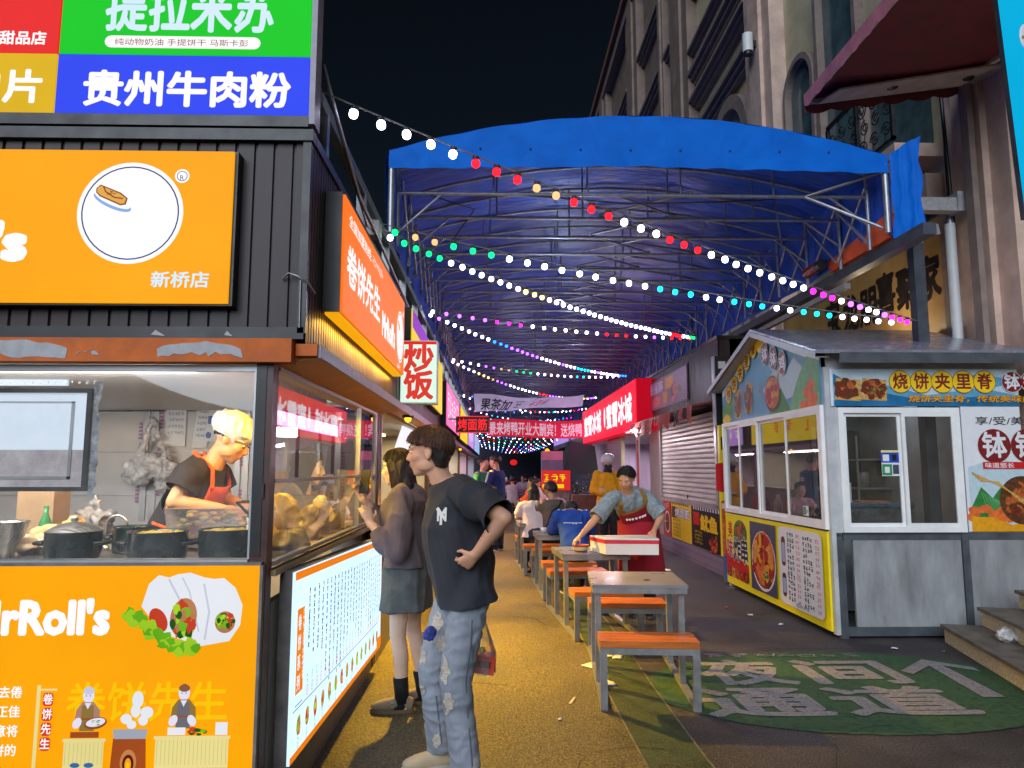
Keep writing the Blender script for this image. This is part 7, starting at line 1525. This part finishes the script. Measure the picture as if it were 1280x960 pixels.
m.shoes(pbr('beige_slipper', (.50, .40, .26), rough=.7), sole_w, True)
m.hair(hbr, front=68, side=88, back=112, vol=1.06, rough=.005, seed=4, fringe=.010, dense=2, strands=900)
c = MB(hdk); hm = m.headM()
for y_ in (-1, 1): c.loft([(m.H(-.055, y_*.052, .03), .05, .035), (m.H(-.062, y_*.048, -.03), .042, .03), (m.H(-.062, y_*.040, -.075), .025, .022)], hm @ V((0, 1, 0)), 14)
c.loft([(m.H(-.075, 0, .04), .045, .07), (m.H(-.078, 0, -.03), .038, .062), (m.H(-.070, 0, -.085), .02, .045)], hm @ V((0, 1, 0)), 16); o = c.build('undercut_hair', m.o); remesh(o, .007, 2)
# chest monogram stitched on the tee: two overlapping letters
c = MB(pbr('white_stitching', (.72, .70, .68), rough=.8))
tv, tf = text_mesh('N', .03); tv2, tf2 = text_mesh('Y', .03); dg = bpy.context.evaluated_depsgraph_get()
from mathutils.bvhtree import BVHTree
tb = BVHTree.FromPolygons([v.co+OFF[tee.name] for v in tee.data.vertices], [tuple(p.vertices) for p in tee.data.polygons])
ctr = m.tpt(3.2, 47, .05); nrm = (ctr-m.spine(3.2)); nrm.z = 0; nrm.normalize(); uu = V((0, 0, 1)).cross(nrm)
for vs_, fs_, dx, dz, kx_, kz_ in ((tv, tf, -.32, -.30, .074, .090), (tv2, tf2, -.28, -.42, .086, .104)):
    P = []
    for v in vs_:
        q = ctr+uu*(v.x+dx)*kx_+V((0, 0, 1))*(v.y+dz)*kz_; h_ = tb.ray_cast(q+nrm*.3, -nrm); P.append((h_[0] if h_[0] else q)+nrm*.004)
    c.add(P, fs_, True)
c.build('chest_monogram', m.o)
# frayed openings down the front of the jeans
jo = [k for k in kids(m.o) if k.name.startswith('jeans')][0]
jb = BVHTree.FromPolygons([v.co+OFF[m.o.name] for v in jo.data.vertices], [tuple(p.vertices) for p in jo.data.polygons])
fray = pbr('frayed_cotton', lin((206, 196, 184)), rough=.95, var=.3, scale=70, bump=.6, bscale=200, stretch=(1, 1, 3)); seam_m = pbr('denim_seam', lin((92, 98, 112)), rough=.9)
def onto(px, py, Y0=3.0):
    o_ = V((0, 0, CH)); d = (at(px, py, Y=4)-o_).normalized(); h_ = jb.ray_cast(o_, d); return (h_[0]-d*.004) if h_[0] else None
def patch(px, py, rx, ry, seed):
    q = random.Random(seed); c = MB(fray); ctr_ = onto(px, py)
    if ctr_ is None: return
    ring = []; mid = []
    for k in range(22):
        a = 6.283*k/22; j_ = 1+q.uniform(-.3, .3); p1 = onto(px+rx*j_*math.cos(a), py+ry*j_*math.sin(a)); p2 = onto(px+rx*.5*math.cos(a), py+ry*.5*math.sin(a))
        ring.append(p1 or p2 or ctr_); mid.append(p2 or ctr_)
    c.add([ctr_]+mid+ring, [(0, 1+k, 1+(k+1) % 22) for k in range(22)]+[(1+k, 23+k, 23+(k+1) % 22, 1+(k+1) % 22) for k in range(22)], True); c.build('frayed_patch', m.o)
for i, (px, py, rx, ry) in enumerate(((547, 778, 6, 11), (552, 806, 7, 9), (556, 838, 6, 16), (528, 822, 5, 9), (560, 880, 8, 12), (527, 862, 4, 6), (546, 926, 5, 9))): patch(px, py, rx, ry, i)
c = MB(seam_m)
for pts_ in ([(590, 775), (588, 810), (582, 850), (584, 890), (588, 930), (590, 958)], [(545, 870), (548, 895), (552, 930)]):
    pp_ = [onto(*q) for q in pts_]; pp_ = [q for q in pp_ if q]
    if len(pp_) > 2: c.tube(pp_, .003, 5)
c.build('side_seam', m.o)
c = MB(pbr('blue_pattern_cloth', (.03, .05, .30), rough=.8, var=.5, scale=60)); q = at(537, 789, Y=3.62)
for i in range(5): c.ell((q.x+rnd.uniform(-.015, .015), 3.63+rnd.uniform(-.02, .02), q.z+rnd.uniform(-.03, .03)), (.022, .02, .026), None, 10, 7)
o = c.build('pocket_scarf', m.o); remesh(o, .006, 2, .006, 40)
# bag hanging from his far hand
q = at(604, 815, Y=3.96); o = thing('carrier_bag', 'thin white carrier bag with a red box inside, hanging behind the young man', 'carrier bag', (q.x, 3.96, q.z-.1)); c = MB(pbr('red_food_box', (.85, .07, .03), rough=.4)); M_ = Matrix.Rotation(R(8), 3, 'Y')
cc = V((q.x-.005, 3.96, q.z-.055)); c.box((-.055, -.05, -.045), (.065, .05, .045), None); c.v = [cc+M_ @ v for v in c.v]; c.m = p_dred; n0 = len(c.v); c.box((-.045, -.0515, -.012), (.045, -.0502, .022)); c.v[n0:] = [cc+M_ @ v for v in c.v[n0:]]; c.build('food_box', o)
c = MB(film); hnd = m.J['wrR']+V((0, 0, -.09)); N = 14; vs = []
for k in range(N):
    a = 2*math.pi*k/N; vs += [cc+V((.072*math.cos(a), .06*math.sin(a), -.052)), cc+V((.075*math.cos(a), .062*math.sin(a), .05)), hnd+V((.012*math.cos(a), .012*math.sin(a), -.02))]
c.add(vs, [(3*k+i, 3*((k+1) % N)+i, 3*((k+1) % N)+i+1, 3*k+i+1) for k in range(N) for i in (0, 1)], True); c.m = p_lem; c.ell(cc+V((.0, 0, .065)), (.02, .02, .02), None, 8, 6); c.build('bag_film', o)

# ---- 2 the girl with the phone
g_ = Fig('girl with long dark hair in a grey sweatshirt and short skirt holding up a phone', 'girl', (-.575, 4.78, 0), 172, 1.62, .0066); L = g_.L
g_.set(pel=L(-.0, 0, .93), chest=L(.03, 0, 1.27), neck=L(.03, 0, 1.45), head=L(.07, 0, 1.60), knL=L(.02, .09, .49), anL=L(-.02, .10, .085), anR=L(-.12, -.09, .085), knR=L(-.04, -.09, .49))
g_.set(elL=(-.60, 4.50, 1.01), wrL=(-.775, 4.58, 1.165), elR=(-.72, 4.98, 1.09), wrR=(-.875, 4.88, 1.30)); g_.hy = 168; g_.hp = 6
g_.hand = {'L': (V((-.35, .15, .9)), V((-.3, .9, .0)), .45), 'R': (V((-.3, -.1, .95)), V((.15, -.95, 0)), .75)}
g_.body(sk3); g_.top(cloth('grey_brown_sweat', (112, 102, 110), .16), 'sweatshirt', add=.030, t0=.85, sleeve=1.72, sadd=.030, sgap=1.3, wr=.012, ws=7, flare=.02, seed=7)
g_.skirt(cloth('charcoal_grey', (92, 98, 102), .2), .33, .155, .205, wr=.008)
c = MB(cloth('black_sock', (20, 20, 24)))
for sd_ in 'LR': an = g_.J['an'+sd_]; kn = g_.J['kn'+sd_]; c.loft([(an.lerp(kn, .30), .047, .047), (an.lerp(kn, .1), .043, .043), (an-V((0, 0, .02)), .042, .042)], (0, 1, 0), 16)
c2 = c; o = None
for i, sd_ in enumerate('LR'):
    c = MB(cloth('black_sock', (20, 20, 24))); an = g_.J['an'+sd_]; kn = g_.J['kn'+sd_]; f = V(g_.foot[sd_]); c.loft([(an.lerp(kn, .34), .048, .048), (an.lerp(kn, .12), .044, .044), (an-V((0, 0, .02)), .046, .046)], (0, 1, 0), 16); c.caps(an-V((0, 0, .03)), an-V((0, 0, .045))+f*.05, .042, .036); c.build('sock', g_.o)
g_.shoes(pbr('taupe_suede', (.27, .205, .135), rough=.9, var=.1), sole_b, True)
for sd_ in 'L':
    c = MB(steel); an = g_.J['an'+sd_]; f = V(g_.foot[sd_]); q = V((an.x, an.y, .06))+f*.055; c.tube([q+V((.012*math.cos(t), -.045, .012*math.sin(t))) for t in [k*.6283 for k in range(11)]], .0022, 6, False); c.build('buckle', g_.o)
g_.hair(hdk, front=62, side=104, back=120, vol=1.0, rough=.004, seed=9, dense=1, strands=400); g_.long_hair(hdk, .52, .100, .035, seed=3)
c = MB(hdk)
for y_ in (-1, 1): c.loft([(g_.H(.02, y_*.075, .05), .035, .02), (g_.H(-.005, y_*.086, -.03), .04, .018), (g_.H(-.02, y_*.088, -.12), .042, .018), (g_.H(-.035, y_*.085, -.22), .03, .014)], g_.headM() @ V((0, 1, 0)), 12)
o = c.build('side_hair', g_.o); remesh(o, .009, 2, .004, 25, aniso=(1, 1, .15))
q = at(456, 602, Y=4.82); o = thing('mobile_phone', 'black mobile phone held upright by the girl in front of the glass', 'phone', (q.x, 4.82, q.z-.075)); M_ = Matrix.Rotation(R(62), 3, 'Z') @ Matrix.Rotation(R(10), 3, 'Y')
c = MB(blackm); c.box((-.004, -.036, -.078), (.004, .036, .078), M_); c.v = [v+V((q.x, 4.82, q.z)) for v in c.v]; c.build('phone_case', o); c = MB(pbr('phone_glass', (.03, .03, .04), rough=.1)); c.box((.0042, -.033, -.074), (.0052, .033, .074), M_); c.m = alu; c.box((.0042, -.028, .045), (.0062, -.008, .070), M_); c.v = [v+V((q.x, 4.82, q.z)) for v in c.v]; c.build('camera_island', o)

# ---- 3 the worker inside the stall
w_ = Fig('stall worker in a hair net and orange apron bending over the food tray', 'worker', (-1.68, 3.98, .165), 3, 1.66, .0075); L = w_.L
w_.set(pel=L(-.06, 0, .93), waist=L(-.02, 0, 1.09), chest=L(.07, 0, 1.27), neck=L(.15, 0, 1.43), head=L(.255, -.01, 1.545), shL=L(.11, .18, 1.37), shR=L(.10, -.18, 1.37), elR=L(.04, -.25, 1.21), wrR=L(.28, -.19, 1.17), elL=L(.16, .24, 1.2), wrL=L(.36, .08, 1.15)); w_.hp = 32; w_.hand = {'L': (w_.D(.9, -.2, -.3), w_.D(-.2, -.5, -.8), .45), 'R': (w_.D(.92, .3, -.25), w_.D(-.2, .5, -.8), .45)}
w_.body(skin_m('worker', (214, 160, 110))); w_.top(cloth('charcoal_tee', (40, 36, 38)), 'tshirt', add=.022, t0=.3, sleeve=.62, sadd=.026, wr=.007, seed=5); w_.trousers(black_c)
oa = cloth('orange_apron', (226, 92, 20), .1); w_.sheet(.0, 3.5, -72, 72, .036, .006, oa, 'apron', narrow=.62)
c = MB(oa)
for sg in (-1, 1): c.tube([w_.tpt(3.4, sg*40, .045), w_.tpt(4.2, sg*42, .05), w_.tpt(4.75, sg*60, .045), w_.tpt(4.85, sg*150, .04)], .012, 6)
c.tube([w_.tpt(1.9, 70, .04), w_.tpt(1.9, 110, .045), w_.tpt(1.85, 180, .045), w_.tpt(1.9, 250, .045), w_.tpt(1.9, 290, .04)], .010, 6); c.build('apron_strap', w_.o)
w_.hair(hb, 66, 96, 116, .98, .003, 3)
net = pbr('hair_cap_cloth', (.74, .73, .70), rough=.7, var=.12, scale=30, bump=.5, bscale=60); c = MB(net); hm = w_.headM(); c.ell(w_.H(-.026, 0, .068), (.128, .108, .088), hm, 30, 20); o = c.build('hair_net', w_.o); remesh(o, .008, 2, .007, 16, 4); c = MB(pbr('net_band', (.7, .66, .6))); c.tube([w_.H(.105*math.cos(t)-.016, .088*math.sin(t), .018+.01*math.cos(t)) for t in [k*.3307 for k in range(20)]], .006, 6); c.build('elastic_band', w_.o)

# ---- 4 the woman serving at the table
s_ = Fig('woman in a red apron leaning over the table to serve a bowl', 'woman', (1.50, 7.62, 0), -112, 1.60, .0085); L = s_.L
s_.set(pel=(1.52, 7.66, .84), waist=(1.49, 7.58, .98), chest=(1.41, 7.46, 1.14), neck=(1.345, 7.33, 1.285), head=(1.32, 7.23, 1.40), shR=(1.19, 7.30, 1.22), elR=(1.0, 7.19, 1.01), wrR=(.845, 7.14, .85), shL=(1.52, 7.42, 1.235), elL=(1.69, 7.35, 1.03), wrL=(1.575, 7.17, .90))
s_.latS = (s_.J['shL']-s_.J['shR']).normalized(); s_.latH = s_.D(0, 1, 0); s_.hy = -122; s_.hp = 30; s_.hr = -4
for a, b, cc_ in (('hipL', 'knL', 'anL'), ('hipR', 'knR', 'anR')):
    sg = 1 if a[-1] == 'L' else -1; s_.set(**{a: s_.J['pel']+s_.latH*sg*.085+V((0, 0, -.03)), b: L(.0, sg*.10, .48), cc_: L(-.03, sg*.11, .085)})
s_.hand = {'R': (V((-.75, -.1, -.65)), V((.5, .2, -.85)), .55), 'L': (V((-.35, -.75, -.3)), V((.0, -.2, -1)), .25)}
s_.body(sk2); s_.top(cloth('blue_grey_blouse', (136, 150, 158), .25, 30), 'blouse', add=.024, t0=.6, sleeve=.95, sadd=.030, wr=.009, ws=9, seed=8); s_.trousers(cloth('dark_trousers', (30, 28, 36)))
ra = cloth('crimson_apron', (150, 14, 40), .12, 8); s_.sheet(1.2, 3.55, -66, 66, .040, .006, ra, 'apron_bib', narrow=.78); c = MB(ra); p = s_.spine(1.9); e = V((p.x+.03, p.y-.03, .40)); Lh = s_.latH
vs = []; K = 20
for lay in (0, .006):
    for i in range(9):
        t = i/8
        for k in range(K+1):
            az = R(-95+190*k/K); q = p.lerp(e, t); fw_ = Lh.cross(V((0, 0, 1))); ra_, rb_ = .165+.03*t+lay, .205+.04*t+lay; vs.append(q+fw_*math.cos(az)*(ra_+.012*math.sin(k*1.3)*t)+Lh*math.sin(az)*rb_)
N = 9*(K+1); f = []
for i in range(8):
    for k in range(K): a = i*(K+1)+k; f += [(a, a+1, a+K+2, a+K+1), (N+a, N+a+K+1, N+a+K+2, N+a+1)]
for k in range(K): f.append((8*(K+1)+k, 8*(K+1)+k+1, N+8*(K+1)+k+1, N+8*(K+1)+k))
c.add(vs, f, True); c.build('apron_skirt', s_.o)
gold_c = cloth('mustard_trim', (150, 108, 40)); s_.sheet(3.3, 3.62, -54, 54, .047, .004, gold_c, 'apron_trim'); c = MB(gold_c)
for sg in (-1, 1): c.bar(s_.tpt(3.6, sg*38, .05), s_.tpt(4.3, sg*44, .052), .006, .045, s_.latS); c.bar(s_.tpt(4.3, sg*44, .052), s_.tpt(4.8, sg*70, .045), .006, .045, s_.latS)
c.build('apron_strap', s_.o)
c = MB(p_wh)
for i in range(7): q = s_.tpt(2.72-.02*i, -26+52*i/6, .0485); c.ell(q, (.014, .004, .017), None, 6, 5)
c.build('apron_print', s_.o)
s_.shoes(black_c, sole_b); s_.hair(hb, 50, 98, 118, 1.04, .006, 5, strands=400); c = MB(hb); c.ell(s_.H(-.115, 0, .0), (.035, .04, .04), None, 12, 8); c.build('hair_bun', s_.o)

# ---- 5 boy in the blue jacket, 6-8 the others at the tables
def seated(label, loc, rz, h, topm, hairm, legm, kind='short', skin=sk2, vox=.012, **k):
    F_ = Fig(label, 'p', loc, rz, h, vox); sit(F_, **k); F_.body(skin, face=vox < .015); F_.top(topm, 'top_garment', add=.028, t0=.5, sleeve=k.get('sl', .7) if 'sl' in k else .7, sadd=.026, wr=.008, ws=8, seed=int(loc[1]*7)); F_.trousers(legm); F_.shoes(black_c, sole_w)
    F_.hair(hairm, 62, 96, 122 if kind == 'short' else 126, 1.02, .004, int(loc[1]))
    if kind == 'long': F_.long_hair(hairm, .34, .095, .03)
    return F_
b_ = Fig('boy in a royal blue tracksuit jacket sitting bent over the table, seen from behind', 'b', (.93, 8.60, 0), 88, 1.56, .010); sit(b_, leanx=.16, headf=.10); b_.set(head=b_.L(.30, 0, 1.09), neck=b_.L(.22, 0, 1.02)); b_.hp = 34; b_.body(sk2)
bj = cloth('royal_blue_jacket', (22, 66, 158), .14, 7); b_.top(bj, 'jacket', add=.030, t0=.3, sleeve=1.9, sadd=.030, wr=.010, ws=8, seed=12, collar=5); b_.trousers(cloth('navy', (24, 28, 52))); b_.shoes(black_c, sole_w); b_.hair(hb, 66, 94, 116, 1.02, .004, 8)
c = MB(p_wh)
for sg in (-1, 1): c.tube([b_.tpt(4.7, sg*150, .04), b_.tpt(4.35, sg*130, .043), b_.J['sh'+('L' if sg > 0 else 'R')]+V((0, -.03, .085)), b_.J['sh'+('L' if sg > 0 else 'R')].lerp(b_.J['el'+('L' if sg > 0 else 'R')], .5)+V((sg*-.05, -.05, .05))], .006, 5)
for i in range(10): q = b_.tpt(3.25, 152+56*i/9, .045); c.ell(q, (.012, .003, .006), None, 6, 5)
for i in range(3): q = b_.tpt(3.55, 172+8*i, .045); c.ell(q, (.011, .003, .014), None, 6, 5)
c.build('jacket_print', b_.o); c = MB(bj); c.loft([(b_.J['neck']-V((0, .01, .03)), .075, .08), (b_.J['neck']+V((0, .03, .06)), .068, .072)], (1, 0, 0), 16); c.build('collar', b_.o)
n_ = Fig('seated man in taupe shirt, a black strap across his back', 'm', (.90, 10.86, 0), 112, 1.72, .011); sit(n_, leanx=.06, headf=.06); n_.set(knL=(.60, 10.95, .56), anL=(.60, 10.62, .09), knR=(.75, 11.2, .52), anR=(.72, 11.15, .09)); n_.foot = {'L': V((-.7, -.6, 0)), 'R': V((-.5, .8, 0))}; n_.hy = 120; n_.body(sk1); n_.top(cloth('taupe_shirt', (104, 92, 86), .15), 'shirt', add=.03, t0=.4, sleeve=.75, sadd=.03, wr=.009, seed=4); n_.trousers(cloth('dark_denim', (44, 50, 70)), add=.026); n_.shoes(cloth('black_trainer', (28, 28, 32)), sole_w); n_.hair(hb, 66, 94, 118, 1.06, .006, 2)
c = MB(black_c); c.tube([n_.tpt(4.5, -140, .04), n_.tpt(3.8, -175, .045), n_.tpt(3.0, 160, .047), n_.tpt(2.0, 125, .045), n_.tpt(1.4, 95, .05)], .016, 6); c.build('bag_strap', n_.o); c = MB(cloth('navy_bag', (36, 40, 62))); q = n_.tpt(1.1, 80, .10); c.ell(q, (.16, .09, .11)); o = c.build('shoulder_bag', n_.o); remesh(o, .012, 2, .012, 12)
f_ = seated('long haired woman in a white tee seated with her back turned', (.60, 10.90, 0), 95, 1.64, cloth('white_tee', (214, 206, 216), .06), hdk, black_c, 'long', sk3, .011)
seated('person with black hair in a pale pink top facing the camera behind the seated pair', (.95, 12.2, 0), -95, 1.66, cloth('pale_pink', (214, 170, 184)), hb, black_c, 'short', sk3, .014)
# ---- 9 yellow jacket and helmet
y_ = Fig('man in a yellow jacket, white helmet and dark face mask standing by the shop door', 'm', (1.98, 12.6, 0), -98, 1.70, .011); L = y_.L; y_.set(elL=L(.06, .25, 1.15), elR=L(.06, -.25, 1.15), wrL=L(.2, -.03, 1.14), wrR=L(.22, .04, 1.10)); y_.hand = {'L': (y_.D(.2, -1, .1), y_.D(-1, 0, 0), .5), 'R': (y_.D(.2, 1, .1), y_.D(-1, 0, 0), .5)}; y_.body(sk1); y_.top(cloth('yellow_jacket', (226, 158, 14), .12), 'jacket', add=.036, t0=.2, sleeve=1.9, sadd=.036, wr=.01, seed=2, collar=5); y_.trousers(black_c); y_.shoes(black_c, sole_w); c = MB(pbr('white_helmet', (.66, .62, .64), rough=.3)); hm = y_.headM(); c.lathe([(.128, .015), (.132, .03), (.125, .09), (.09, .145), (.04, .17), (0, .175)], y_.J['head']+V((0, 0, .0)), 26, hm, 1.05, .95); c.ell(y_.H(.10, 0, .045), (.05, .075, .012), hm, 14, 8); c.build('helmet', y_.o); c = MB(cloth('dark_mask', (44, 44, 54))); c.ell(y_.H(.045, 0, -.055), (.068, .070, .062), hm, 16, 10); c.ell(y_.H(-.0, 0, -.13), (.075, .078, .06), hm, 16, 10); c.build('face_mask', y_.o)
# ---- 10 two men talking on the left
a_ = Fig('man in a navy tee and dark jeans standing with his back turned in the alley', 'm', (.03, 13.6, 0), 152, 1.74, .011); L = a_.L; a_.set(elL=L(.05, .24, 1.15), wrL=L(.22, .14, 1.18), elR=L(.06, -.24, 1.15), wrR=L(.26, -.10, 1.2)); a_.body(sk2); a_.top(cloth('navy_tee', (26, 48, 110), .14), 'tshirt', add=.04, t0=-.2, sleeve=.8, sadd=.035, wr=.01, seed=6); a_.trousers(cloth('dark_denim', (44, 50, 70)), add=.03, baggy=.015); a_.shoes(black_c, sole_w); a_.hair(hb, 66, 94, 116, 1.04, .005, 6)
c = MB(p_wh)
for i in range(3):
    for j in range(2): q = a_.tpt(3.4-.35*j, 196+9*i, .062); c.ell(q, (.02, .006, .022), None, 6, 5)
c.build('back_print', a_.o)
e_ = Fig('man in a green polo shirt standing face to face with the man in navy', 'm', (-.22, 13.95, 0), -35, 1.70, .012); e_.body(sk2); e_.top(cloth('green_polo', (40, 120, 92), .15), 'polo_shirt', add=.03, t0=.2, sleeve=.7, sadd=.03, wr=.009, seed=9); e_.trousers(cloth('blue_trousers', (60, 90, 140))); e_.shoes(black_c, sole_w); e_.hair(hb, 58, 92, 116, 1.03, .004, 3)
# ---- 11 distant diners
seated('person in a bright orange top bent over a distant table', (.72, 17.55, 0), 20, 1.66, cloth('bright_orange', (240, 82, 20)), hb, black_c, 'short', sk2, .016, leanx=.18, headf=.14)
seated('person in pale green shirt bending over a distant table beside the orange top', (1.25, 17.9, 0), 165, 1.68, cloth('pale_mint', (186, 206, 190)), hb, black_c, 'short', sk2, .016, leanx=.2, headf=.12)
cols = [cloth('dull_white', (190, 184, 190)), cloth('dull_red', (150, 40, 44)), black_c, cloth('dull_blue', (60, 70, 110)), cloth('dull_grey', (110, 106, 110)), cloth('dull_pink', (200, 130, 150))]
pos = [(.55, 21.9), (.1, 22.3), (1.6, 20.0), (2.1, 23.2), (-.3, 25.3), (.4, 25.8), (1.1, 26.8), (1.7, 27.4), (2.3, 28.8), (.1, 30.2), (.7, 30.9), (1.4, 31.5)]
base = []
for i in range(3):
    b0 = seated('one of the small distant diners sitting at the far tables', (pos[i][0], pos[i][1], 0), (90, -90, 170)[i], 1.66, cols[i], hb, black_c, 'short', sk2, .022); b0.o['group'] = 'distant diners'; base.append(b0)
for i in range(3, len(pos)):
    q = copy_tree(base[i % 3].o, (pos[i][0], pos[i][1], 0), R((0, 70, 160, -60)[i % 4]))

# bowls and cups in front of the diners
for x, y_, m_, lb in ((.80, 9.05, ob, 'orange paper bowl on the table in front of the boy in blue'), (.62, 9.2, p_wh, 'white cup on the table beside the boy in blue'), (.62, 11.4, p_wh, 'white bowl in front of the woman in white'), (.9, 11.5, ob, 'orange bowl in front of the man with the black strap'), (.75, 11.6, p_red, 'red cup between the seated pair')):
    c = MB(m_); k_ = .55 if 'cup' in lb else 1; c.lathe([(0, .703), (.05*k_, .703), (.072*k_, .765), (.069*k_, .765), (0, .72)], (x, y_, 0), 20); tag(c.build('food_bowl' if k_ == 1 else 'cup'), lb, 'bowl' if k_ == 1 else 'cup')
